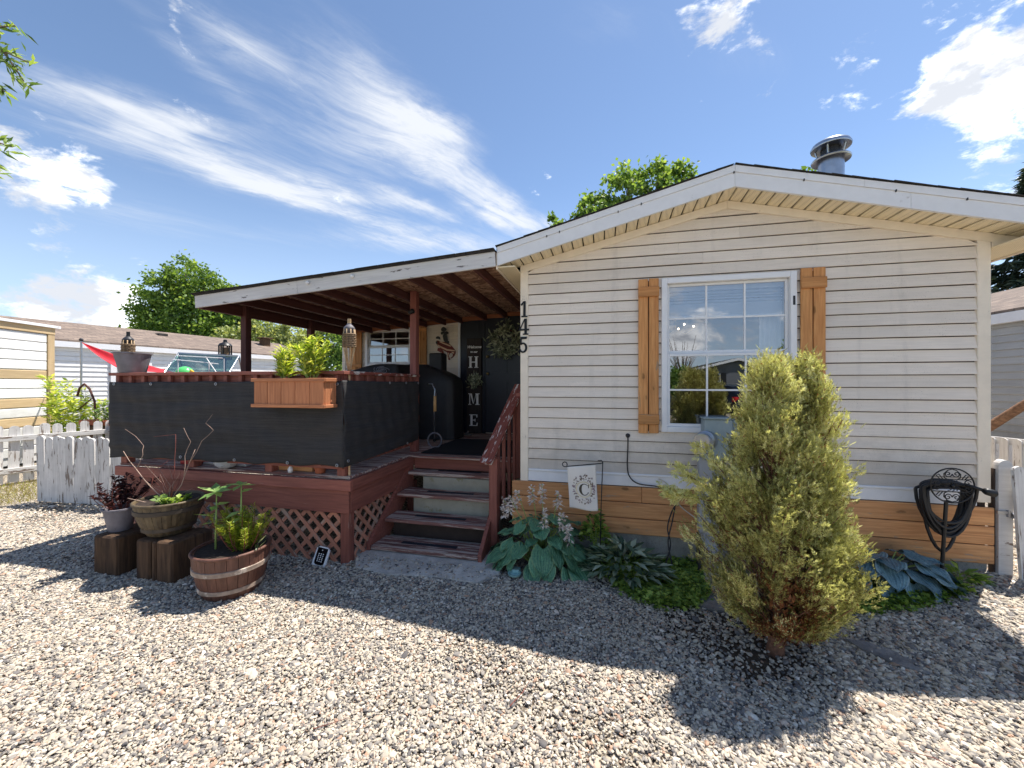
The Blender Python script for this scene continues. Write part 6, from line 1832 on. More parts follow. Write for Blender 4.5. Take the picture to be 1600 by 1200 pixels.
# ------------------------------------------------------------ arborvitae
def arborvitae():
    g = np.random.default_rng(77)
    bx, by = 1.90, -1.18
    t = thing('arborvitae', 'golden green bushy conifer with two tops and browned inner twigs before the window', 'conifer', (bx, by, 0.0))
    m = MB(); m.tube([(bx - 0.02, by, -0.03), (bx, by, 0.12), (bx + 0.01, by, 0.4), (bx - 0.01, by + 0.02, 1.0), (bx, by, 1.6)], [0.055, 0.042, 0.036, 0.022, 0.006], 9); m.tube([(bx + 0.01, by, 0.3), (bx + 0.12, by + 0.02, 0.8), (bx + 0.2, by, 1.4), (bx + 0.22, by, 1.72)], [0.03, 0.022, 0.012, 0.004], 7); m.build('trunk', M_barkB, t, smooth=True)
    # crown outline: half-width at height z (two leaders above 1.4)
    hz = np.array([0.14, 0.24, 0.35, 0.5, 0.65, 0.8, 0.95, 1.1, 1.25, 1.40, 1.55, 1.7, 1.82, 1.90])
    hr = np.array([0.08, 0.19, 0.29, 0.37, 0.42, 0.41, 0.38, 0.32, 0.265, 0.215, 0.175, 0.13, 0.075, 0.02])
    def leader(z, k):                # axis position and radius
        r = np.interp(z, hz, hr)
        if k == 0: return bx - 0.02 - 0.02 * np.clip(z - 0.7, 0, 1), by + 0 * z, r
        sh = np.clip((z - 0.7) / 0.7, 0, 1)
        return bx + 0.045 + 0.125 * sh, by + 0.03 + 0 * z, np.interp(z, hz - 0.05, hr * 0.80)
    def lump(ax, z): return 1 + 0.13 * np.sin(ax * 3 + z * 7) + 0.10 * np.sin(ax * 7 - z * 13 + 1) + 0.07 * np.sin(ax * 13 + z * 23)
    bm_ = MB()
    P, D, U, L, Wd, Q, MI = [], [], [], [], [], [], []
    nb = 680
    for i in range(nb):
        k = 0 if g.random() < 0.56 else 1
        z = g.uniform(0.17, 1.86) if g.random() < 0.85 else g.uniform(0.18, 0.8)
        x0, y0, r = leader(z, k)
        a = g.uniform(0, 2 * np.pi)
        if k == 1 and z < 0.9 and math.cos(a) < 0: a = np.pi - a
        rr = r * lump(a, z) * g.uniform(0.78, 1.08)
        # a spray-bearing branch: from inside to the surface, curving up
        tip = np.array([x0 + rr * math.cos(a), y0 + rr * math.sin(a), z])
        root = np.array([x0 + 0.08 * rr * math.cos(a), y0 + 0.08 * rr * math.sin(a), max(0.1, z - 0.22 - 0.35 * rr)])
        mid = (tip + root) / 2 + np.array([0.10 * math.cos(a), 0.10 * math.sin(a), -0.05]) * rr
        qs = np.linspace(0, 1, 6)[:, None]
        path = (1 - qs) ** 2 * root + 2 * qs * (1 - qs) * mid + qs ** 2 * tip
        if i % 2 == 0: bm_.tube([tuple(p) for p in path], [0.006, 0.005, 0.004, 0.0035, 0.003, 0.002], 5, cap=False)
        ns = 58
        q = g.uniform(0.34, 1.0, ns) ** 0.55
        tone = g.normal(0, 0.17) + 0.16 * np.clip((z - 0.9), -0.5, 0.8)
        pp = (1 - q[:, None]) ** 2 * root + 2 * q[:, None] * (1 - q[:, None]) * mid + q[:, None] ** 2 * tip
        pp += g.normal(size=(ns, 3)) * 0.020 * (0.5 + q[:, None])
        ax = tip - mid; ax /= np.linalg.norm(ax)
        d0 = ax + g.normal(size=(ns, 3)) * 0.42 + np.array([0, 0, 0.12])
        d0 /= np.linalg.norm(d0, axis=1, keepdims=True)
        u0 = g.normal(size=(ns, 3)) * 0.5 + np.cross(ax, g.normal(size=3))
        depth = q                                        # 1 at the outside
        low = (z < 0.26 and g.random() < 0.5) or ((0.15 < z < 0.60) and abs(a - 4.55) < 0.55)
        for s in range(7):                               # leaflets of one flat spray
            off = (s - 3) / 3.0
            side = np.cross(d0, u0); side /= np.linalg.norm(side, axis=1, keepdims=True)
            P.append(pp + d0 * 0.008 * (3 - abs(s - 3)))
            D.append(d0 * (1 - 0.35 * abs(off)) + side * off * 0.95 + np.array([0, 0, -0.10 * abs(off)]))
            U.append(u0)
            L.append(g.uniform(0.014, 0.030, ns) * (1 - 0.3 * abs(off)))
            Wd.append(g.uniform(0.0045, 0.007, ns))
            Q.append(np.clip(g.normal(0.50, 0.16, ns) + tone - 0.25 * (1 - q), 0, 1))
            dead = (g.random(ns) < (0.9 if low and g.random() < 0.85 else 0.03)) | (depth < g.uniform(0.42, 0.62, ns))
            MI.append(dead.astype(int))
    # stray shoots to the side of the meter
    for (p, d, nn) in (((1.48, -1.05, 1.00), (-0.55, 0.1, 0.30), 90), ((1.42, -1.0, 0.92), (-0.8, 0.1, 0.1), 120), ((1.56, -1.0, 1.10), (-0.40, 0.1, 0.5), 60)):
        p, d = np.array(p) + np.array([0.05, -0.1, 0]), np.array(d); d = d / np.linalg.norm(d)
        q = g.uniform(0, 0.24, nn)
        pp = p + d * q[:, None] + g.normal(size=(nn, 3)) * 0.022
        bm_.tube([tuple(p - d * 0.25), tuple(p + d * 0.22)], [0.005, 0.002], 5)
        d0 = d + g.normal(size=(nn, 3)) * 0.6; d0 /= np.linalg.norm(d0, axis=1, keepdims=True); u0 = g.normal(size=(nn, 3))
        for s in range(7):
            off = (s - 3) / 3.0
            side = np.cross(d0, u0); side /= np.linalg.norm(side, axis=1, keepdims=True)
            P.append(pp + d0 * 0.010 * (3 - abs(s - 3))); D.append(d0 * (1 - 0.35 * abs(off)) + side * off * 0.95); U.append(u0)
            L.append(g.uniform(0.022, 0.042, nn)); Wd.append(g.uniform(0.007, 0.011, nn)); Q.append(np.clip(g.normal(0.75, 0.15, nn), 0, 1)); MI.append(np.zeros(nn, int))
    bm_.build('branch', M_barkB, t, smooth=True)
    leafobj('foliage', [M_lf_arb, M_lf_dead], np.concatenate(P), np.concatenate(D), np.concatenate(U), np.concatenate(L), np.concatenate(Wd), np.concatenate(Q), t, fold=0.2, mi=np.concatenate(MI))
arborvitae()

# ------------------------------------------------------------ hose on its stand
hs = thing('hose_stand', 'black wrought iron hose stand with an oval scrollwork head', 'hose stand', (3.40, -0.26, 0.0))
hx, hy, hz0 = 3.412, -0.30, 0.925
m = MB(); m.tube([(3.395, -0.22, gz(3.395, -0.22) - 0.02), (3.395, -0.27, 0.80)], 0.013, 8); m.tube([(3.395, -0.27, 0.80), (hx, hy, hz0 - 0.13)], 0.009, 6); m.build('post', M_black, hs)
ell = lambda a, sx=1.0, sz=1.0: (hx + 0.137 * sx * math.cos(a), hy, hz0 + 0.132 * sz * math.sin(a))
m = MB(); m.tube([ell(2 * math.pi * k / 40) for k in range(40)], 0.0055, 7, closed=True); m.build('oval_frame', M_black, hs, smooth=True)
m = MB()
def spiral(cx, cz, r, turns, a0, sgn): return [(cx + r * (1 - 0.85 * q) * math.cos(a0 + sgn * turns * 2 * math.pi * q), hy, cz + r * (1 - 0.85 * q) * math.sin(a0 + sgn * turns * 2 * math.pi * q)) for q in np.linspace(0, 1, 18)]
for sz in (1, -1):
    for sx in (1, -1):
        m.tube(spiral(hx + sx * 0.026, hz0 + sz * 0.088, 0.025, 1.4, math.pi / 2 + (math.pi / 2 if sx > 0 else -math.pi / 2), sx * sz), 0.0038, 5)
        m.tube([(hx, hy, hz0 + sz * 0.125), (hx + sx * 0.028, hy, hz0 + sz * 0.116), (hx + sx * 0.052, hy, hz0 + sz * 0.088), (hx + sx * 0.050, hy, hz0 + sz * 0.06), (hx + sx * 0.03, hy, hz0 + sz * 0.046)], 0.0038, 5)
        m.tube([(hx + sx * 0.06, hy, hz0 + sz * 0.05), (hx + sx * 0.085, hy, hz0 + sz * 0.085), (hx + sx * 0.10, hy, hz0 + sz * 0.075), (hx + sx * 0.075, hy, hz0 + sz * 0.045)], 0.0035, 5)
        m.tube(spiral(hx + sx * 0.095, hz0 + sz * 0.022, 0.024, 1.2, 0.4, sx * sz), 0.0035, 5)
    m.tube([ell(math.asin(sz * 0.40) if False else (rad(24) * sz + (0 if True else 0)) + 0 * k) if k == 0 else (hx + 0.125 * (1 - 2 * k / 6), hy, hz0 + sz * 0.047) for k in range(7)], 0.0038, 5)
for k in range(12):
    a = 2 * math.pi * k / 12
    m.tube([(hx + 0.012 * math.cos(a), hy, hz0 + 0.012 * math.sin(a)), (hx + 0.04 * math.cos(a + 0.25), hy - 0.004, hz0 + 0.034 * math.sin(a + 0.25)), (hx + 0.058 * math.cos(a), hy, hz0 + 0.045 * math.sin(a))], 0.0032, 5)
m.sphere((hx, hy - 0.004, hz0), 0.014, 10, 6)
m.build('scrollwork', M_black, hs, smooth=True)
ho = thing('garden_hose', 'coiled black garden hose hanging from the iron hose stand', 'garden hose', (3.41, -0.24, 0.45))
gg = random.Random(12)
for k in range(11):
    w = 0.155 + gg.uniform(-0.020, 0.022); d = 0.33 + gg.uniform(-0.07, 0.05); tpz = 0.885 + gg.uniform(-0.03, 0.015); yy = -0.215 + gg.uniform(-0.04, 0.04); cx = 3.425 + gg.uniform(-0.01, 0.012)
    if k == 10: d, w = 0.50, 0.13
    pts = []
    for j in range(26):
        a = 2 * math.pi * j / 26
        s = math.sin(a)
        px = cx + w * math.cos(a) * (1 - 0.06 * max(0, -s) ** 2)
        pz = tpz + (0.040 * s if s > 0 else d * s)
        pts.append((px, yy + 0.006 * math.sin(3 * a + k), pz))
    m = MB(); m.tube(pts, 0.0115, 8, closed=True); m.build('hose_loop', M_hose, ho, smooth=True)
m = MB(); m.tube([(3.50, -0.29, 0.935), (3.56, -0.31, 0.915), (3.585, -0.32, 0.905)], 0.012, 8); m.tube([(3.585, -0.32, 0.905), (3.60, -0.325, 0.90), (3.645, -0.335, 0.885), (3.655, -0.337, 0.882)], [0.016, 0.026, 0.028, 0.016], 10); m.build('nozzle', M_black, ho, smooth=True)

# ------------------------------------------------------------ gate post and pickets beside the house
gp = thing('gate_post', 'white round-topped gate post with chipped paint against the house corner', 'gate post', (3.93, -0.02, 0.14))
m = MB()
prof = [(3.883, 0.12), (3.975, 0.12), (3.975, 1.04)] + [(3.929 + 0.046 * math.cos(a), 1.04 + 0.055 * math.sin(a)) for a in np.linspace(0.2, math.pi - 0.2, 8)] + [(3.883, 1.04)]
m.prism(prof, -0.055, 0.0, 'Y'); m.build('board', M_gatewhite, gp)
b = MB(); b.box((3.872, -0.03, 0.14), (3.8815, 0.02, 1.02)); b.build('side_strip', M_under, gp)
b = MB(); b.box((3.865, -0.072, 0.672), (3.945, -0.056, 0.694)); b.box((3.93, -0.076, 0.648), (3.945, -0.056, 0.70)); b.tube([(3.955, -0.066, 0.66), (3.99, -0.066, 0.665)], 0.022, 10); b.build('latch', M_steel, gp)
def picket_mesh(h, w=0.075, t=0.02, pts=7, slant=0.0):
    key = ('picket', round(h, 2), w, t, slant)
    if key not in _mc:
        pr_ = [(-w / 2, 0), (w / 2, 0), (w / 2 + slant, h - w * 0.45)] + [(slant + w / 2 * math.cos(a), h - w * 0.45 + w * 0.45 * math.sin(a)) for a in np.linspace(0.3, math.pi - 0.3, pts)] + [(-w / 2 + slant, h - w * 0.45)]
        m = MB(); m.prism(pr_, -t / 2, t / 2, 'Y'); _mc[key] = m.mesh('picket', M_picketv)
    return _mc[key]
sf_ = thing('side_gate', 'leaning white picket gate with peeling paint beyond the round-topped gate post', 'gate', (4.15, 0.05, 0.15))
for k in range(5):
    x = 4.02 + 0.115 * k
    link(bpy.data.objects.new('picket', picket_mesh(0.90, 0.085, 0.022)), sf_, T(x, -0.10 + 0.03 * k, 0.16) @ Matrix.Rotation(rad(-3.5), 4, 'Y') @ Matrix.Rotation(rad(12), 4, 'Z'))
plank('rail', sf_, (3.99, -0.07, 0.86), (4.52, 0.05, 0.90), 0.08, 0.03, M_picket)
plank('rail', sf_, (4.02, -0.07, 0.34), (4.52, 0.05, 0.38), 0.08, 0.03, M_picket)
rf = thing('picket_fence', 'row of white round-topped pickets running past the side of the house', 'picket fence', (6.0, 2.6, 0.15))
A, B_ = Vector((5.55, 3.6, 0.17)), Vector((6.35, 1.3, 0.17))
n = 20
for k in range(n):
    p = A.lerp(B_, k / (n - 1))
    link(bpy.data.objects.new('picket', picket_mesh(0.82, 0.085, 0.02)), rf, T(*p) @ Matrix.Rotation(math.atan2(B_.y - A.y, B_.x - A.x), 4, 'Z'))
for z in (0.40, 0.78):
    plank('rail', rf, A + Vector((0.04, 0.03, z)), B_ + Vector((0.04, 0.03, z)), 0.09, 0.03, M_picket)
lg = thing('log_rail', 'brown peeled log handrail slanting up beyond the house corner', 'log rail', (5.0, 1.2, 0.15))
m = MB(); m.tube([(4.45, 1.55, 0.88), (4.82, 1.26, 1.24), (4.98, 1.09, 1.49), (5.25, 0.8, 1.85)], [0.04, 0.045, 0.042, 0.04], 12); m.build('rail', M_log, lg, smooth=True)
m = MB(); m.tube([(5.2, 0.86, 0.1), (5.2, 0.86, 1.80)], 0.05, 12); m.tube([(4.50, 1.5, 0.1), (4.50, 1.5, 0.92)], 0.045, 12); m.build('post', M_log, lg, smooth=True)
# slabs and twigs on the gravel
def slab(label, pts, h):
    z = min(gz(*p) for p in pts)
    m = MB(); m.prism(pts, z - 0.03, z + h, 'Z'); return tag(m.build('stone_slab', M_slab, None), label, 'stone')
slab('long grey flat stone sunk in the gravel beyond the conifer', [(2.36, -1.00), (2.40, -1.09), (2.52, -1.20), (2.64, -1.26), (2.68, -1.20), (2.62, -1.08), (2.46, -1.00)][::1], 0.028)
slab('small grey flat stone at the edge of the ground cover, in front of the conduit', [(1.50, -0.72), (1.58, -0.80), (1.72, -0.78), (1.74, -0.62), (1.60, -0.56)], 0.025)
# ------------------------------------------------------------ picket fences on the far side
ff = thing('picket_fence', 'white picket fence with two rails and peeling paint in front of the tan-trimmed shed', 'picket fence', (-8.85, 0.9, 0.0))
A, B_ = Vector((-9.30, -1.1, 0.0)), Vector((-8.50, 2.2, 0.0))
n = 21
dirv = (B_ - A).normalized(); ang = math.atan2(dirv.y, dirv.x); nrm = Vector((dirv.y, -dirv.x, 0))
for k in range(n):
    p = A.lerp(B_, k / (n - 1)); h = 0.94 + R.uniform(-0.02, 0.02)
    link(bpy.data.objects.new('picket', picket_mesh(0.95 if k % 3 else 0.97, 0.122, 0.022)), ff, T(p.x, p.y, 0.04) @ Matrix.Rotation(ang + R.uniform(-0.03, 0.03), 4, 'Z') @ Matrix.Rotation(R.uniform(-0.02, 0.02), 4, 'Y'))
for z in (0.24, 0.78):
    plank('rail', ff, A + nrm * 0.032 + Vector((0, 0, z)), B_ + nrm * 0.032 + Vector((0, 0, z)), 0.085, 0.036, M_picket)
for q in (0.02, 0.42, 0.98):
    p = A.lerp(B_, q) + nrm * 0.10
    plank('post', ff, (p.x, p.y, -0.02), (p.x, p.y, 0.86), 0.095, 0.095, M_picket, wdir=(1, 0, 0))
ng = thing('picket_gate', 'short white picket panel with flaking paint standing between the fence and the deck', 'picket panel', (-6.4, 0.0, 0.0))
A, B_ = Vector((-7.02, -0.04, 0.0)), Vector((-5.66, 0.07, 0.0))
n = 12
for k in range(n):
    p = A.lerp(B_, k / (n - 1)); h = 0.96
    link(bpy.data.objects.new('picket', picket_mesh(0.92 if k % 2 else 0.94, 0.100, 0.03)), ng, T(p.x, p.y, 0.02) @ Matrix.Rotation(rad(18), 4, 'Z') @ Matrix.Rotation(R.uniform(-0.025, 0.025), 4, 'Y'))
for z in (0.22, 0.70):
    plank('rail', ng, A + Vector((0, 0.075, z)), B_ + Vector((0, 0.075, z)), 0.08, 0.035, M_picket)
p = B_ + Vector((0.14, 0.02, 0)); plank('post', ng, (p.x, p.y, -0.02), (p.x, p.y, 0.98), 0.09, 0.09, M_picket, wdir=(1, 0, 0))
# dry grass behind
gq = np.random.default_rng(8); n = 5000
P = np.stack([gq.uniform(-8.8, -7.0, n), gq.uniform(-0.4, 2.0, n), np.zeros(n)], 1)
P[:, 0] += (P[:, 1] - 0.9) * 0.24
D = np.stack([gq.normal(0, 0.6, n), gq.normal(0, 0.6, n), np.ones(n)], 1)
tag(leafobj('grass', M_lf_dry, P, D, gq.normal(size=(n, 3)), gq.uniform(0.03, 0.09, n), 0.008, gq.random(n)), kind='stuff')

# ------------------------------------------------------------ tan-trimmed shed
sh = thing('shed', 'cream shed with tan corner board and tan stripes among its white laps', 'shed', (-11.0, 1.2, 0.0))
S1, S0 = Vector((-11.24, 2.25, 0)), Vector((-10.26, 0.42, 0))
S0 = Vector((-10.55, 0.0, 0)) + (Vector((-10.68, 1.21, 0)) - S1) * 2.2
dv = (S0 - S1).normalized(); L = 4.2; S0 = S1 + dv * L
nv = Vector((-dv.y, dv.x, 0)); nv = nv if nv.x > 0 else -nv
zt = 2.80
rows = ['w', 'w', 'w', 'w', 't', 'w', 'w', 't', 'w', 't', 'w', 'w', 'w']
for i, r_ in enumerate(rows):
    z = zt - 0.20 * (i + 0.5)
    a, b_ = S1 + dv * 0.16 + nv * 0.012, S0 + nv * 0.012
    plank('siding_plank', sh, (a.x, a.y, z), (b_.x, b_.y, z), 0.185, 0.03, M_wsid if r_ == 'w' else M_tan, ch=0.012)
a = S1 + nv * 0.02 + dv * 0.075
plank('corner_board', sh, (a.x, a.y, 0.1), (a.x, a.y, 2.82), 0.15, 0.04, M_tan, wdir=dv)
a, b_ = S1 + nv * 0.03, S0 + nv * 0.03
plank('eave_board', sh, (a.x, a.y, 2.875), (b_.x, b_.y, 2.875), 0.14, 0.04, M_tan)
a, b_ = S1 + nv * 0.07 - dv * 0.08, S0 + nv * 0.07
plank('roof_edge', sh, (a.x, a.y, 2.975), (b_.x, b_.y, 2.975), 0.055, 0.05, M_white)
m = MB()
q = [S1, S0, S0 - nv * 2.4, S1 - nv * 2.4]
m.add([(p.x, p.y, 0.05) for p in q] + [(p.x, p.y, 2.9) for p in q], [(0, 1, 5, 4), (1, 2, 6, 5), (2, 3, 7, 6), (3, 0, 4, 7)]); m.build('wall', M_wsid, sh)
q = [S1 + nv * 0.05 - dv * 0.06, S0 + nv * 0.05, S0 - nv * 1.2, S1 - nv * 1.2 - dv * 0.06, S0 - nv * 2.45, S1 - nv * 2.45 - dv * 0.06]
m = MB(); zz = [2.95, 2.95, 3.02, 3.02, 2.92, 2.92]
m.add([(p.x, p.y, z_) for p, z_ in zip(q, zz)] + [(p.x, p.y, z_ + 0.03) for p, z_ in zip(q, zz)], [(0, 1, 2, 3), (3, 2, 4, 5), (9, 8, 7, 6), (11, 10, 8, 9), (0, 6, 7, 1), (1, 7, 8, 2), (2, 8, 10, 4), (3, 9, 6, 0), (5, 11, 9, 3), (4, 10, 11, 5)]); m.build('roof', M_shingle2, sh)

# ------------------------------------------------------------ neighbouring long mobile homes
def long_home(name, label, c, rz, length, width, hw, ridge, mats, vents=(), rows=26, win=()):
    """origin at the near end of the visible long wall; X' runs along the wall, Y' points into the house"""
    t = thing(name, label, 'house', c, None, rz)
    M = W[t.name]
    ms, mt, mr = mats
    b = MB(); b.box((0, 0.02, 0.0), (length, width, 0.62)); b.build('skirting', mt, t, M=M)
    ch = (hw - 0.66) / rows
    if rows <= 18:
        for i in range(rows):
            z = 0.66 + ch * i
            b = MB(); b.add([(0, -0.024, z), (length, -0.024, z), (length, -0.004, z + ch - 0.008), (0, -0.004, z + ch - 0.008), (0, 0.003, z), (length, 0.003, z)], [(0, 1, 2, 3), (4, 5, 1, 0)]); b.build('siding_plank', ms, t, M=M)
    else:
        b = MB()
        for i in range(rows):
            z = 0.66 + ch * i
            b.add([(0, -0.022, z), (length, -0.022, z), (length, -0.002, z + ch * 0.9), (0, -0.002, z + ch * 0.9), (0, 0.01, z), (length, 0.01, z)], [(0, 1, 2, 3), (4, 5, 1, 0)])
        b.build('siding', ms, t, M=M)
    b = MB(); b.box((0, 0.005, 0.6), (length, width, hw)); b.prism([(0.01, hw), (width, hw), (width / 2, ridge - 0.05)], 0.005, length - 0.005, 'X'); b.build('wall', mt, t, M=M)
    for sg in (0, 1):
        y0, y1 = (-0.11, width / 2) if sg == 0 else (width / 2, width + 0.24)
        f = lambda y: hw + 0.02 + (ridge - hw) * (1 - abs(y - width / 2) / (width / 2))
        b = MB(); b.prism([(y0, f(y0)), (y1, f(y1)), (y1, f(y1) + 0.05), (y0, f(y0) + 0.05)], -0.2, length + 0.2, 'X'); rf = b.build('roof', mr, t, M=M)
        if sg == 0:
            for (vx, vy, w, h, cap) in vents:
                b = MB(); b.box((vx - w, vy - w, f(vy) - 0.1), (vx + w, vy + w, f(vy) + h), ch=0.01); v = b.build('roof_vent', M_shingle if not cap else M_block, rf, M=M)
                if cap:
                    b = MB(); b.box((vx - w * 1.5, vy - w * 1.5, f(vy) + h + 0.01), (vx + w * 1.5, vy + w * 1.5, f(vy) + h + 0.06), ch=0.01); b.build('vent_cap', M_block, v, M=M)
    b = MB(); b.box((-0.2, -0.135, hw - 0.18), (length + 0.2, -0.112, hw - 0.02)); b.build('eave_fascia', mt, t, M=M)
    b = MB(); b.box((-0.2, -0.11, hw - 0.18), (length + 0.2, -0.026, hw - 0.17)); b.build('eave_soffit', mt, t, M=M)
    for (xa, xb, za, zb) in win:
        window_l(t, M, xa, xb, za, zb)
    return t
def window_l(t, M, xa, xb, za, zb):
    b = MB(); b.box((xa, -0.05, za), (xb, -0.03, zb), ch=0.004); w = b.build('window', M_white, t, M=M)
    b = MB(); b.box((xa + 0.06, -0.056, za + 0.06), (xb - 0.06, -0.051, zb - 0.06)); b.build('pane', M_keyglass, w, M=M)
# west neighbour: its long wall faces the deck
d = Vector((-14.25, 2.6, 0)); e = Vector((-12.75, 11.8, 0)); L = (e - d).length
start = d - (e - d).normalized() * 7.0
rz_ = math.atan2((e - d).y, (e - d).x)
lh = long_home('mobile_home', 'long white neighbouring mobile home with brown shingle roof, beyond the fence and red canopy', (start.x, start.y, 0), rz_, L + 7.0, 4.3, 2.92, 3.62, (M_wsid, M_white, M_shingle2),
          vents=((11.4, 1.6, 0.14, 0.10, False), (15.3, 1.5, 0.16, 0.34, True), (16.2, 0.9, 0.10, 0.08, False)), rows=16)
Mw = W[lh.name]
b = MB(); b.box((9.32, -0.06, 0.66), (9.46, -0.026, 2.70)); b.box((9.50, -0.045, 0.66), (10.35, -0.026, 2.6)); b.build('door', M_white, lh, M=Mw)
# east neighbour
e0 = Vector((7.20, 4.8, 0)); e1 = Vector((7.42, 0.8, 0))
rz2 = math.atan2((e1 - e0).y, (e1 - e0).x)
st_ = e0 - (e1 - e0).normalized() * 6
long_home('mobile_home', 'grey-sided neighbouring house with a white eave, glimpsed past the house corner', (st_.x, st_.y, 0.15), rz2 + math.pi * 0, 13.0, 4.3, 2.72, 3.5, (M_nsid, M_white, M_shingle2), rows=17)

# ------------------------------------------------------------ red canopy, weeds, hoop beyond the fence
rc = thing('red_canopy', 'slanting red cloth canopy stretched between the neighbouring wall and the deck', 'canopy', (-9.3, 2.2, 0.0))
c0, c1, c2, c3 = Vector((-10.82, 2.51, 2.66)), Vector((-8.76, 1.97, 2.00)), Vector((-7.55, 2.25, 1.90)), Vector((-8.2, 3.6, 2.25))
def can(u, v):
    p = c0.lerp(c1, u).lerp(c3.lerp(c2, u), v) if u > 0 else c0.lerp(c3, v * 0.5)
    q = c0.lerp(c1, u); r_ = c0.lerp(c2, u)
    p = q.lerp(r_, v)
    p.z -= 0.10 * math.sin(math.pi * u) * math.sin(math.pi * v) + 0.04 * math.sin(u * math.pi)
    return tuple(p)
grid_obj('cloth', can, 14, 10, M_redcloth, rc, thick=0.004)
m = MB(); m.tube([c0 + Vector((0, 0, 0.03)), (-10.82, 2.51, 0.0)], 0.02, 8); m.build('pole', M_steel, rc)
m = MB(); m.tube([c1, (-8.76, 1.97, 0.0)], 0.018, 8); m.tube([c2, (c2.x, c2.y, 0)], 0.018, 8); m.build('pole', M_steel, rc)
m = MB(); m.sphere(c0 + Vector((0, 0, 0.05)), 0.04, 10, 8); m.build('finial', M_cowdark, rc, smooth=True)
bushy('tall_weed', 'tall yellow-green weeds with flower spikes growing beside the shed corner', 'weeds', (-9.95, 1.85, 0.0), 1.95, 0.62, 1500, M_lf_plant, 0.20, 0.30, 51, 22, droop=0.2)
bushy('berry_shrub', 'dark green shrub with small leaves behind the left end of the black screen', 'shrub', (-8.75, 2.0, 0.0), 1.35, 0.55, 1300, M_lf_cotton, 0.11, 0.5, 52, 16)
bushy('dark_bush', 'low black-leaved bush squeezed between the green shrub and the deck', 'shrub', (-8.25, 1.75, 0.3), 0.85, 0.40, 900, M_lf_dark, 0.09, 0.5, 53, 12)
hp_ = thing('garden_hoop', 'rusty iron hoop curving over the weeds behind the picket fence', 'hoop', (-9.4, 1.85, 0.0))
m = MB(); m.tube([(-9.75, 1.85, 1.45), (-9.68, 1.85, 1.62), (-9.55, 1.85, 1.70), (-9.40, 1.85, 1.60), (-9.28, 1.86, 1.35), (-9.24, 1.86, 0.9), (-9.25, 1.86, 0.0)], 0.02, 8); m.tube([(-9.75, 1.85, 1.15), (-9.35, 1.85, 1.40)], 0.012, 6); m.build('bow', M_rust, hp_, smooth=True)
be = thing('brick_edging', 'short low wall of brown bricks behind the fence pickets', 'brick edging', (-8.95, 1.75, 0.0))
b = MB(); b.box((-9.4, 1.72, 0.0), (-8.4, 1.95, 0.86)); b.build('core', M_block, be)
for k in range(9):
    plank('brick', be, (-9.36 + 0.115 * k, 1.68, 0.93), (-9.36 + 0.115 * k, 1.98, 0.93), 0.10, 0.10, M_terr, wdir=(1, 0, 0), ch=0.008)

# ------------------------------------------------------------ trees
def tree(name, label, base, lobes, leaf, mat, n, seed, trunk=0.2, kind='tree', top=None, group=None, bark=M_barkA, spread=0.22, clump=0.55, flat=0.0):
    """lobes: (centre, radii); leaves sit in clumps on and inside each lobe so that gaps stay open"""
    g = np.random.default_rng(seed)
    t = thing(name, label, kind, base, group)
    m = MB(); B = Vector(base)
    cz = sum(l[0][2] for l in lobes) / len(lobes)
    cx, cy = sum(l[0][0] for l in lobes) / len(lobes), sum(l[0][1] for l in lobes) / len(lobes)
    fork = Vector(((B.x + cx) / 2, (B.y + cy) / 2, B.z + (min(l[0][2] for l in lobes) - B.z) * 0.55))
    m.tube([B, B.lerp(fork, 0.5) + Vector((0.05, 0, 0)), fork], [trunk, trunk * 0.85, trunk * 0.7], 9)
    for (c, r) in lobes:
        c = Vector(c); tip = c + Vector((0, 0, r[2] * 0.7))
        m.tube([fork, fork.lerp(c, 0.55) + Vector((0, 0, 0.1 * (c - fork).length)), c, tip], [trunk * 0.5, trunk * 0.35, trunk * 0.2, trunk * 0.05], 6)
        for k in range(5):
            d_ = Vector(unit(1, g)[0]); d_.z = abs(d_.z) * 0.6
            e_ = c + Vector((d_.x * r[0], d_.y * r[1], d_.z * r[2])) * 0.8
            m.tube([fork.lerp(c, 0.7), fork.lerp(c, 0.85).lerp(e_, 0.5), e_], [trunk * 0.16, trunk * 0.1, trunk * 0.03], 5)
    m.build('trunk', bark, t, smooth=True)
    vol = np.array([r[0] * r[1] + r[0] * r[2] + r[1] * r[2] for _, r in lobes]); vol = vol / vol.sum()
    P, D, U, Q = [], [], [], []
    for (c, r), w in zip(lobes, vol):
        nl = int(n * w); nc = max(6, int(nl / 55))
        d_ = unit(nc, g); rr = g.uniform(0.35, 1.0, nc) ** 0.5
        rr *= 1 + 0.22 * np.sin(d_[:, 0] * 6 + seed) * np.sin(d_[:, 2] * 7 + seed * 2)
        cc = np.array(c) + d_ * rr[:, None] * np.array(r)
        idx = g.integers(0, nc, nl)
        cs = clump * min(r) * g.uniform(0.5, 1.1, nc)
        off = g.normal(size=(nl, 3)) * spread / 0.22 * 0.42 * cs[idx][:, None]; off[:, 2] *= 0.8
        P.append(cc[idx] + off); 
        dd = unit(nl, g); dd[:, 2] -= 0.25; D.append(dd); U.append(unit(nl, g) + np.array([0, 0, 0.6]))
        cb = g.uniform(-0.18, 0.18, nc)
        Q.append(np.clip(g.normal(0.48, 0.20, nl) + cb[idx], 0, 1))
    P = np.concatenate(P); nn = len(P)
    leafobj('crown', mat, P, np.concatenate(D), np.concatenate(U), leaf * g.uniform(0.6, 1.25, nn), leaf * 0.72, np.concatenate(Q), t, fold=0.15)
    return t
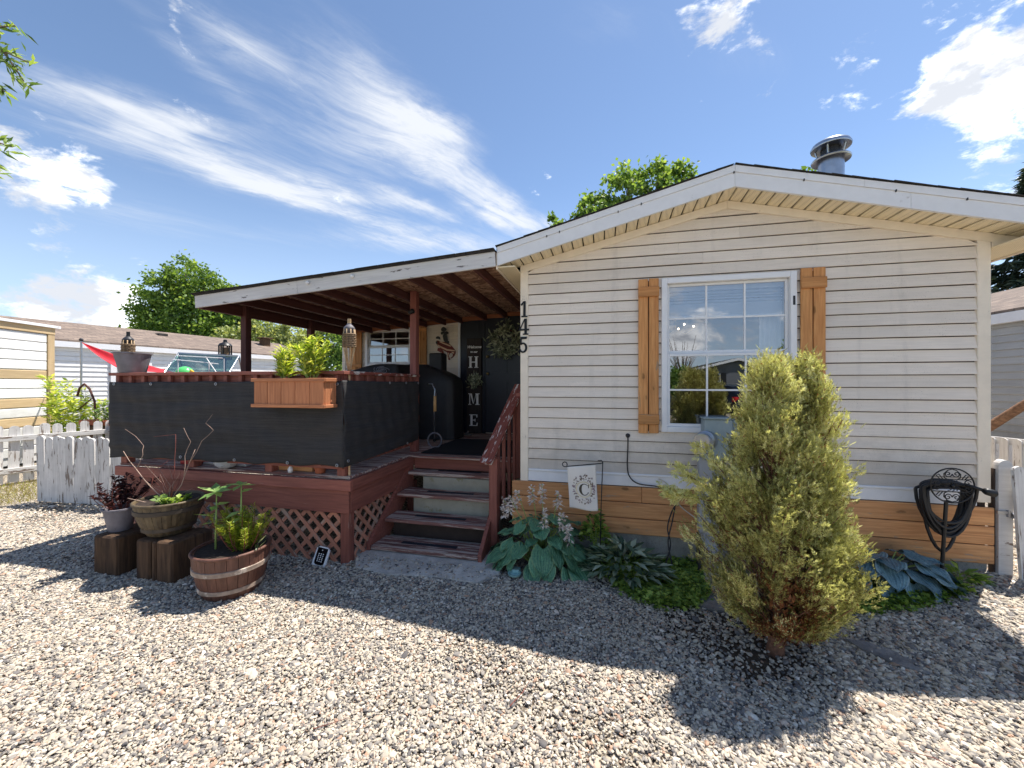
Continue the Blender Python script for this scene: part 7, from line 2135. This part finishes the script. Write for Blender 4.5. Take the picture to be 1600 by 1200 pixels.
lob = [((-38.2, 22.8, 8.2), (1.6, 1.6, 2.2)), ((-36.9, 23.1, 9.9), (1.5, 1.5, 2.1)), ((-35.4, 23.4, 10.6), (1.5, 1.5, 2.4)), ((-33.3, 23.9, 9.6), (1.4, 1.4, 2.0)), ((-31.2, 24.4, 8.9), (1.2, 1.2, 1.7)), ((-30.2, 24.6, 7.4), (1.3, 1.2, 1.8)),
       ((-34.9, 23.6, 7.2), (2.6, 2.2, 2.4)), ((-37.9, 22.8, 5.6), (2.2, 2.0, 2.4)), ((-32.3, 24.2, 6.0), (2.0, 2.0, 2.4)), ((-35.2, 23.4, 4.6), (3.2, 2.2, 2.2))]
tree('cottonwood_tree', 'tall dark green cottonwood with several pointed tops far beyond the porch roof end', (-35.0, 23.5, 0), lob, 0.30, M_lf_cotton, 30000, 5, 0.35, clump=0.62)
tree('maple_tree', 'small rounded light green tree showing over the neighbouring roof, left of the cottonwood', (-47.7, 27.7, 0), [((-49.3, 27.3, 6.9), (1.6, 1.5, 1.1)), ((-47.6, 27.7, 7.2), (1.6, 1.5, 1.1)), ((-46.1, 28.0, 6.8), (1.5, 1.4, 1.1)), ((-47.6, 27.7, 5.5), (3.2, 2, 1.5))], 0.32, M_lf_plant, 5200, 6, 0.22)
tree('olive_tree', 'grey-green loose tree behind the neighbouring roof, beside the outer porch post', (-21.5, 17.4, 0), [((-23.0, 17.1, 4.5), (1.1, 1.1, 0.9)), ((-21.6, 17.4, 5.0), (1.2, 1.2, 1.0)), ((-20.4, 17.7, 4.4), (1.1, 1.1, 1.0)), ((-21.6, 17.4, 3.2), (2.2, 1.5, 1.6))], 0.22, M_lf_olive, 9500, 7, 0.16)
tree('olive_tree', 'grey-green loose tree seen between the two rear porch posts', (-18.6, 18.1, 0), [((-19.3, 18.0, 4.8), (0.9, 0.9, 0.9)), ((-17.9, 18.3, 4.3), (1.0, 1.0, 1.0)), ((-18.6, 18.2, 3.2), (1.7, 1.3, 1.7))], 0.20, M_lf_olive, 6500, 8, 0.14)
tree('cottonwood_tree', 'mid green tree filling the gap beside the porch wall under the porch roof', (-16.2, 18.7, 0), [((-16.7, 18.6, 4.7), (1.1, 1.1, 1.2)), ((-15.7, 18.8, 3.9), (1.1, 1.1, 1.3)), ((-16.2, 18.7, 2.6), (1.6, 1.4, 1.6))], 0.20, M_lf_cotton, 6500, 9, 0.15)
lob = [((-0.7, 14.1, 8.9), (0.8, 0.8, 0.7)), ((0.4, 14.4, 9.6), (0.9, 0.9, 0.9)), ((1.9, 14.8, 10.5), (0.95, 0.95, 1.1)), ((3.2, 15.1, 10.9), (0.8, 0.8, 1.1)), ((4.2, 15.3, 10.6), (0.75, 0.75, 1.1)), ((1.3, 14.6, 8.9), (1.6, 1.4, 1.2)), ((3.4, 15.0, 9.2), (1.6, 1.4, 1.3)), ((2.0, 14.8, 7.2), (2.6, 2.0, 1.6))]
tree('cottonwood_tree', 'leafy green tree rising behind the roof, left of the gable peak', (2.0, 14.8, 0), lob, 0.21, M_lf_cotton, 15000, 10, 0.26)
tree('cottonwood_tree', 'treetop barely showing over the roof between the peak and the stovepipe', (9.5, 16.6, 0), [((9.5, 16.6, 10.75), (0.8, 0.8, 0.75)), ((9.7, 16.6, 9.6), (1.2, 1.2, 1.0))], 0.21, M_lf_cotton, 2600, 12, 0.2)
# spruce beyond the house corner: drooping tiers of needled sprays
def spruce():
    g = np.random.default_rng(20)
    bx, by, H = 17.2, 15.5, 10.6
    t = thing('spruce_tree', 'dark blue-green spruce standing behind the right end of the roof', 'spruce', (bx, by, 0))
    m = MB(); m.tube([(bx, by, 0), (bx, by, H * 0.5), (bx, by, H)], [0.22, 0.14, 0.02], 8)
    P, D, U = [], [], []
    nb = 330
    for i in range(nb):
        q = (i + g.random()) / nb
        z = 1.0 + (H - 1.3) * q; r = (1 - q) * 3.3 * g.uniform(0.75, 1.1) + 0.15
        a = g.uniform(0, 2 * np.pi); out = np.array([math.cos(a), math.sin(a), 0])
        s = np.linspace(0, 1, 5)[:, None]
        path = np.array([bx, by, z]) + out * r * s + np.array([0, 0, 1]) * (-0.30 * r * s + 0.25 * r * s ** 2.5)
        if i % 2 == 0: m.tube([tuple(p) for p in path], [0.03, 0.02, 0.012, 0.008, 0.004], 4, cap=False)
        n = int(50 + 75 * (1 - q))
        k = g.uniform(0.15, 1, n) ** 0.7
        pp = np.stack([np.interp(k, s[:, 0], path[:, j]) for j in range(3)], 1)
        side = np.array([-out[1], out[0], 0]); sg = g.choice([-1, 1], n)[:, None]
        dd = out * g.uniform(0.4, 1, (n, 1)) + side * sg * g.uniform(0.2, 1.1, (n, 1)) + np.array([0, 0, -0.35]) + g.normal(size=(n, 3)) * 0.25
        P.append(pp + g.normal(size=(n, 3)) * 0.05); D.append(dd); U.append(np.tile([0, 0, 1.0], (n, 1)) + g.normal(size=(n, 3)) * 0.5)
    m.build('trunk', M_barkA, t)
    P = np.concatenate(P); n = len(P)
    leafobj('crown', M_lf_spruce, P, np.concatenate(D), np.concatenate(U), g.uniform(0.22, 0.42, n), 0.09, g.random(n), t, fold=0.3)
spruce()
# willow whose branch ends hang into the top left of the view; its trunk stands outside it
def willow():
    g = np.random.default_rng(33)
    t = thing('willow_tree', 'branch tips with long narrow leaves hanging in from the top left corner', 'tree', (-5.6, -2.6, 0))
    m = MB()
    m.tube([(-5.6, -2.6, 0), (-5.5, -2.55, 1.6), (-5.2, -2.4, 3.2), (-4.9, -2.25, 4.3)], [0.14, 0.12, 0.09, 0.05], 9)
    P, D = [], []
    brs = [[(-5.0, -2.3, 4.0), (-4.5, -2.05, 4.4), (-4.05, -1.88, 4.46), (-3.70, -1.78, 4.30)], [(-4.5, -2.05, 4.4), (-4.1, -1.90, 4.55), (-3.84, -1.80, 4.62)], [(-4.5, -2.05, 4.4), (-4.15, -1.90, 4.25), (-3.92, -1.82, 4.08)],
           [(-5.15, -2.38, 3.3), (-4.6, -2.1, 3.68), (-4.1, -1.9, 3.70), (-3.84, -1.82, 3.62)], [(-4.6, -2.1, 3.68), (-4.2, -1.95, 3.55), (-3.95, -1.85, 3.44)], [(-4.1, -1.9, 4.46), (-3.9, -1.83, 4.38), (-3.76, -1.79, 4.16)]]
    for b_ in brs:
        m.tube(b_, [0.016 - 0.012 * i / (len(b_) - 1) for i in range(len(b_))], 6)
        b_ = np.array(b_); s = np.linspace(0, 1, len(b_))
        n = 64
        k = g.uniform(0.35, 1.0, n)
        pp = np.stack([np.interp(k, s, b_[:, j]) for j in range(3)], 1)
        tg = b_[-1] - b_[0]; tg /= np.linalg.norm(tg)
        P.append(pp + g.normal(size=(n, 3)) * 0.025); D.append(tg * g.uniform(0.3, 1, (n, 1)) + g.normal(size=(n, 3)) * 0.55 + np.array([0, 0, -0.25]))
    m.build('trunk', M_barkA, t, smooth=True)
    P = np.concatenate(P); n = len(P)
    leafobj('leaves', M_lf_cotton, P, np.concatenate(D), g.normal(size=(n, 3)), g.uniform(0.06, 0.115, n), 0.022, g.random(n), t, fold=0.2)
willow()

# ------------------------------------------------------------ across the road: what the front window mirrors
oh = thing('opposite_house', 'grey gabled house across the road, mirrored in the front window', 'house', (10.6, -29.2, 0))
M_osid = siding_mat('slate siding', srgb(120, 122, 128), srgb(104, 106, 112), srgb(80, 80, 84))
ohx0, ohx1, ohy, ohz, ohr = 7.0, 14.2, -29.0, 2.7, 3.6
for i in range(15):
    z = 0.4 + 0.16 * i
    if z > ohz: break
    b = MB(); b.add([(ohx0, ohy + 0.018, z), (ohx1, ohy + 0.018, z), (ohx1, ohy + 0.003, z + 0.16), (ohx0, ohy + 0.003, z + 0.16)], [(0, 1, 2, 3)]); b.build('siding_plank', M_osid, oh)
b = MB(); b.box((ohx0, ohy - 9, 0), (ohx1, ohy, ohz)); b.prism([(ohx0, ohz), (ohx1, ohz), ((ohx0 + ohx1) / 2, ohr - 0.05)], ohy - 9, ohy, 'Y'); b.build('wall', M_osid, oh)
for sg in (0, 1):
    xm = (ohx0 + ohx1) / 2
    xa, xb = (ohx0 - 0.4, xm) if sg == 0 else (xm, ohx1 + 0.4)
    f = lambda x: ohr - (ohr - ohz) * abs(x - xm) / (xm - ohx0)
    b = MB(); b.prism([(xa, f(xa)), (xb, f(xb)), (xb, f(xb) + 0.08), (xa, f(xa) + 0.08)], ohy - 9.2, ohy + 0.3, 'Y'); b.build('roof', M_shingle, oh)
    b = MB(); b.prism([(xa, f(xa) - 0.12), (xb, f(xb) - 0.12), (xb, f(xb) + 0.07), (xa, f(xa) + 0.07)], ohy + 0.305, ohy + 0.33, 'Y'); b.build('rake_fascia', M_white, oh)
b = MB(); b.box((8.55, ohy + 0.02, 1.35), (9.45, ohy + 0.05, 2.5), ch=0.01); wn = b.build('window', M_white, oh)
for r in range(2):
    b = MB(); b.box((8.62, ohy + 0.051, 1.42 + 0.53 * r), (9.38, ohy + 0.056, 1.90 + 0.53 * r)); b.build('pane', M_keyglass, wn)
for xa in (8.15, 9.5):
    b = MB(); b.box((xa, ohy + 0.02, 1.3), (xa + 0.35, ohy + 0.045, 2.55), ch=0.01); b.build('shutter', M_black, oh)
# parked car
M_carp = plain('black car paint', srgb(20, 21, 24), 0.15, var=0.02, bstr=0, spec=0.6)
M_tail = plain('red tail lamp', srgb(190, 20, 24), 0.2, bstr=0)
pc = thing('parked_car', 'black sport utility car parked across the road, mirrored in the front window', 'car', (5.9, -18.2, 0), None, rad(52))
Mc = W[pc.name]
def car_section(x, w, zs): return [(x, -w, zs[0]), (x, -w * 1.02, zs[1]), (x, -w * 0.98, zs[2]), (x, -w * 0.78, zs[3]), (x, w * 0.78, zs[3]), (x, w * 0.98, zs[2]), (x, w * 1.02, zs[1]), (x, w, zs[0])]
secs = [(-2.25, 0.80, (0.45, 0.75, 0.95, 1.0)), (-2.1, 0.88, (0.32, 0.7, 0.98, 1.06)), (-1.2, 0.90, (0.30, 0.72, 1.0, 1.10)), (-0.75, 0.90, (0.30, 0.72, 1.03, 1.14)), (-0.1, 0.90, (0.30, 0.72, 1.05, 1.62)), (1.3, 0.90, (0.30, 0.74, 1.08, 1.68)), (1.95, 0.89, (0.32, 0.76, 1.10, 1.60)), (2.25, 0.86, (0.42, 0.78, 1.08, 1.12)), (2.32, 0.80, (0.5, 0.7, 0.9, 0.95))]
m = MB(); vs = []
for s_ in secs: vs += car_section(s_[0], s_[1], s_[2])
fs = [(i * 8 + j, i * 8 + (j + 1) % 8, (i + 1) * 8 + (j + 1) % 8, (i + 1) * 8 + j) for i in range(len(secs) - 1) for j in range(8)] + [tuple(range(7, -1, -1)), tuple((len(secs) - 1) * 8 + j for j in range(8))]
m.add(vs, fs); m.build('body', M_carp, pc, M=Mc, smooth=35)
m = MB(); m.add([(1.98, -0.66, 1.56), (1.98, 0.66, 1.56), (2.235, 0.74, 1.17), (2.235, -0.74, 1.17)], [(0, 1, 2, 3)]); m.v = [(v[0] + 0.012, v[1], v[2] + 0.01) for v in m.v]; m.build('rear_window', M_keyglass, pc, M=Mc)
for sy in (-1, 1):
    m = MB()
    m.prism([(-0.55, 1.14), (-0.05, 1.54), (1.75, 1.56), (2.0, 1.16)], sy * 0.86, sy * 0.885, 'Y'); m.build('side_window', M_keyglass, pc, M=Mc)
    m = MB(); m.box((2.14, sy * 0.60, 0.88), (2.30, sy * 0.90, 1.10), ch=0.02); m.build('tail_lamp', M_tail, pc, M=Mc)
    for xw in (-1.45, 1.40):
        m = MB(); m.lathe([(0.20, -0.10), (0.34, -0.10), (0.36, -0.05), (0.36, 0.05), (0.34, 0.10), (0.20, 0.10)], 24, M=T(xw, sy * 0.83, 0.36) @ Matrix.Rotation(rad(90), 4, 'X')); w_ = m.build('wheel', M_hose, pc, M=Mc, smooth=40)
        m = MB(); m.lathe([(0.05, -0.05), (0.21, -0.08), (0.21, 0.08), (0.05, 0.105)], 16, M=T(xw, sy * 0.83, 0.36) @ Matrix.Rotation(rad(90), 4, 'X')); m.build('rim', M_steel, w_, M=Mc)
tree('spruce_shrub', 'rounded dark tree across the road, mirrored low in the front window', (5.2, -22.0, 0), [((5.2, -22, 1.5), (1.2, 1.1, 1.2)), ((4.2, -22.3, 1.6), (1.1, 1.1, 1.5)), ((3.2, -22.6, 1.9), (1.3, 1.2, 1.6))], 0.2, M_lf_cotton, 6500, 14, 0.1)
bt = thing('bare_tree', 'leafless tree across the road, its twigs mirrored in the upper panes', 'tree', (6.0, -25, 0))
m = MB(); m.tube([(6.0, -25, 0), (6.05, -25, 2.0)], [0.12, 0.09], 7)
for k in range(26):
    a = R.uniform(0, 6.28); r = R.uniform(0.3, 1.4); h = R.uniform(3.2, 5.0)
    m.tube([(6.05, -25, R.uniform(1.5, 2.0)), (6.05 + 0.4 * r * math.cos(a), -25 + 0.4 * r * math.sin(a), 2.8), (6.05 + r * math.cos(a), -25 + r * math.sin(a), h)], [0.05, 0.03, 0.008], 5)
m.build('trunk', M_barkA, bt)
for i, (x, y, h) in enumerate(((-6, -34, 5), (-14, -40, 7), (18, -38, 5.5), (26, -42, 8), (1.5, -44, 4.6))):
    tree('background_tree', ['broad tree behind the opposite side of the road, far to its west', 'tall tree at the far west end across the road', 'broad tree beyond the grey gabled house', 'tall tree at the far east end across the road', 'low tree behind the parked car'][i], (x, y, 0), [((x, y, h * 0.62), (h * 0.36, h * 0.36, h * 0.34)), ((x + h * 0.2, y, h * 0.45), (h * 0.3, h * 0.3, h * 0.25))], 0.4, M_lf_cotton, 1800, 60 + i, 0.18)

# ------------------------------------------------------------ behind the panes
bd = thing('window_blind', 'raised white slatted blind behind the upper panes of the front window', 'blind', (1.92, 0.14, 2.62))
b = MB(); b.box((1.40, 0.11, 2.60), (2.44, 0.16, 2.655), ch=0.004); b.build('head_rail', M_blind, bd)
zs = [2.58, 2.555, 2.53, 2.50, 2.475] + [2.465 - 0.011 * k for k in range(9)]
for z in zs: plank('slat', bd, (1.415, 0.135, z), (2.425, 0.135, z), 0.05, 0.003, M_blind, wdir=(0, 0.8, 0.6), ch=0)
b = MB(); b.box((1.415, 0.115, 2.335), (2.425, 0.155, 2.36), ch=0.004); b.build('bottom_rail', M_blind, bd)
def curtain(label, x0, x1):
    t = thing('curtain', label, 'curtain', ((x0 + x1) / 2, 0.24, 1.1), 'sheer curtains in the front window')
    grid_obj('cloth', lambda u, v: (x0 + (x1 - x0) * u, 0.24 + 0.025 * math.sin(u * 26), 1.05 + 1.6 * v), 30, 4, M_curtain, t, thick=0.002)
curtain('sheer pale curtain gathered behind the panes nearest the conifer', 2.28, 2.47)
curtain('sheer pale curtain gathered behind the panes away from the conifer', 1.38, 1.45)
cl = thing('chandelier', 'small lit chandelier seen through the upper panes of the front window', 'ceiling lamp', (1.75, 1.6, 2.75))
m = MB(); m.tube([(1.75, 1.6, 2.86), (1.75, 1.6, 2.42)], 0.012, 6)
for k in range(5):
    a = 2 * math.pi * k / 5
    m.tube([(1.75, 1.6, 2.42), (1.75 + 0.12 * math.cos(a), 1.6 + 0.12 * math.sin(a), 2.36), (1.75 + 0.22 * math.cos(a), 1.6 + 0.22 * math.sin(a), 2.43)], 0.007, 5)
m.build('frame', M_brass, cl)
for k in range(5):
    a = 2 * math.pi * k / 5
    m = MB(); m.sphere((1.75 + 0.22 * math.cos(a), 1.6 + 0.22 * math.sin(a), 2.46), 0.012, 10, 8); m.build('bulb', M_bulb, cl, smooth=True)

# ------------------------------------------------------------ gravel: one mass of stones on the ground
def gravel():
    g = np.random.default_rng(2)
    cam_p = np.array([0.832, -3.992]); fw = np.array([-0.2293, 0.9733]); rt = np.array([0.9733, 0.2293])
    zones = [(1.15, 3.2, 12500, 0.97), (3.2, 5.2, 9200, 1.10), (5.2, 9.2, 1900, 1.45)]
    PX, PY, SC_ = [], [], []
    for (d0, d1, dens, sc) in zones:
        wmax = 1.36 * d1 + 0.5
        area = 2 * wmax * (d1 - d0)
        n = int(area * dens)
        d = g.uniform(d0, d1, n); l = g.uniform(-wmax, wmax, n)
        k = np.abs(l) < 1.36 * d + 0.45
        d, l = d[k], l[k]
        PX.append(cam_p[0] + fw[0] * d + rt[0] * l); PY.append(cam_p[1] + fw[1] * d + rt[1] * l); SC_.append(np.full(len(d), sc))
    x, y, s = np.concatenate(PX), np.concatenate(PY), np.concatenate(SC_)
    keep = np.ones(len(x), bool)
    keep &= ~((x > 0.0) & (x < 3.86) & (y > -0.01))                    # under the house
    keep &= ~((x > -4.3) & (x < -0.0) & (y > -0.55))                    # under the deck
    keep &= ~((x < -7.2) & (y > -0.35)) | (x > 3.8)
    keep &= ~((y > 2.5))
    # bare soil round the shrub and in the beds, a thin scatter only
    r1 = np.hypot(x - 1.66, (y + 1.02) * 1.1); r2 = np.hypot((x - 0.95) * 0.8, y + 0.22); r3 = np.hypot((x - 3.0) * 0.7, y + 0.25); r4 = np.hypot(x - 2.3, (y + 0.55))
    soil = np.maximum.reduce([np.clip((0.66 - r1) / 0.34, 0, 1), np.clip((0.50 - r2) / 0.2, 0, 1), np.clip((0.42 - r3) / 0.2, 0, 1), np.clip((0.50 - r4) / 0.3, 0, 1)])
    keep &= g.random(len(x)) > soil * 0.72
    inpad = (x > -1.5) & (x < -0.12) & (y > -0.80) & (y < -0.2)
    keep &= ~(inpad & (g.random(len(x)) < 0.88))
    # sandy thin patches
    thin = np.clip((np.sin(x * 2.1 + 1.3 * np.sin(y * 3.1)) * np.sin(y * 2.7 + x * 1.1) - 0.55) / 0.4, 0, 1)
    keep &= g.random(len(x)) > thin * 0.62
    x, y, s = x[keep], y[keep], s[keep]
    n = len(x)
    big = 1 + 0.28 * np.clip((x - 1.0) / 1.2, 0, 1)
    size = 0.0066 * s * big * np.exp(g.normal(0, 0.34, n))
    scl = np.stack([size * g.uniform(1.0, 1.55, n), size * g.uniform(0.75, 1.05, n), size * g.uniform(0.45, 0.75, n)], 1)
    z = ground_z(x, y) + g.uniform(0.0, 0.012, n) + np.where((x > -1.5) & (x < -0.12) & (y > -0.80) & (y < -0.2), 0.018, 0.0)
    rot = np.stack([g.normal(0, 0.30, n), g.normal(0, 0.30, n), g.uniform(0, 2 * np.pi, n)], 1)
    me = bpy.data.meshes.new('gravel')
    me.vertices.add(n); me.vertices.foreach_set('co', np.stack([x, y, z], 1).reshape(-1))
    for nm, typ, val in (('rot', 'FLOAT_VECTOR', rot), ('scl', 'FLOAT_VECTOR', scl)):
        a = me.attributes.new(nm, typ, 'POINT'); a.data.foreach_set('vector', val.reshape(-1).astype(np.float32))
    a = me.attributes.new('rnd', 'FLOAT', 'POINT'); a.data.foreach_set('value', g.random(n).astype(np.float32))
    a = me.attributes.new('pick', 'INT', 'POINT'); a.data.foreach_set('value', g.integers(0, 6, n).astype(np.int32))
    me.update()
    o = link(bpy.data.objects.new('gravel', me)); tag(o, kind='stuff')
    me.materials.append(M_stone)
    ng_ = bpy.data.node_groups.new('gravel', 'GeometryNodeTree')
    ng_.interface.new_socket('Geometry', in_out='INPUT', socket_type='NodeSocketGeometry')
    ng_.interface.new_socket('Geometry', in_out='OUTPUT', socket_type='NodeSocketGeometry')
    N = ng_.nodes.new; Lk = ng_.links.new
    gi, go = N('NodeGroupInput'), N('NodeGroupOutput')
    m2p = N('GeometryNodeMeshToPoints'); Lk(gi.outputs[0], m2p.inputs['Mesh'])
    g2i = N('GeometryNodeGeometryToInstance')
    for k in range(6):
        ic = N('GeometryNodeMeshIcoSphere'); ic.inputs['Radius'].default_value = 1.0; ic.inputs['Subdivisions'].default_value = 2
        nz = N('ShaderNodeTexNoise'); nz.noise_dimensions = '4D'; nz.inputs['Scale'].default_value = 0.9; nz.inputs['W'].default_value = k * 3.7; nz.inputs['Detail'].default_value = 1.0
        ps = N('GeometryNodeInputPosition'); Lk(ps.outputs[0], nz.inputs['Vector'])
        sb = N('ShaderNodeVectorMath'); sb.operation = 'SUBTRACT'; Lk(nz.outputs['Color'], sb.inputs[0]); sb.inputs[1].default_value = (0.5, 0.5, 0.5)
        sc2 = N('ShaderNodeVectorMath'); sc2.operation = 'SCALE'; Lk(sb.outputs[0], sc2.inputs[0]); sc2.inputs['Scale'].default_value = 1.5
        sp_ = N('GeometryNodeSetPosition'); Lk(ic.outputs['Mesh'], sp_.inputs['Geometry']); Lk(sc2.outputs[0], sp_.inputs['Offset'])
        sm_ = N('GeometryNodeSetMaterial'); sm_.inputs['Material'].default_value = M_stone; Lk(sp_.outputs[0], sm_.inputs['Geometry'])
        ss = N('GeometryNodeSetShadeSmooth'); Lk(sm_.outputs[0], ss.inputs['Geometry'])
        Lk(ss.outputs[0], g2i.inputs[0])
    iop = N('GeometryNodeInstanceOnPoints'); Lk(m2p.outputs[0], iop.inputs['Points']); Lk(g2i.outputs[0], iop.inputs['Instance'])
    iop.inputs['Pick Instance'].default_value = True
    def attr(nm, typ):
        a_ = N('GeometryNodeInputNamedAttribute'); a_.data_type = typ; a_.inputs['Name'].default_value = nm; return a_.outputs['Attribute']
    Lk(attr('pick', 'INT'), iop.inputs['Instance Index'])
    e2r = N('FunctionNodeEulerToRotation'); Lk(attr('rot', 'FLOAT_VECTOR'), e2r.inputs[0]); Lk(e2r.outputs[0], iop.inputs['Rotation'])
    Lk(attr('scl', 'FLOAT_VECTOR'), iop.inputs['Scale'])
    Lk(iop.outputs[0], go.inputs[0])
    md = o.modifiers.new('stones', 'NODES'); md.node_group = ng_
    print('gravel stones', n)
gravel()
# a few dry twigs on the stones
for k, (x, y, a, L) in enumerate(((-0.55, -2.35, 0.5, 0.16), (0.35, -2.0, 1.1, 0.22), (0.75, -1.75, 2.4, 0.12), (2.35, -1.9, 2.6, 0.2))):
    m = MB(); m.tube([(x, y, 0.022), (x + L * 0.5 * math.cos(a), y + L * 0.5 * math.sin(a), 0.03), (x + L * math.cos(a + 0.15), y + L * math.sin(a + 0.15), 0.022)], [0.0025, 0.002, 0.001], 5)
    tag(m.build('dry_twig', M_twigr, None), ['short dry twig on the sunlit gravel, nearest the left barrel side', 'long dry twig lying on the sunlit gravel in mid foreground', 'short dry twig just inside the edge of the house shadow', 'dry twig on the gravel in front of the conifer'][k], 'twig')
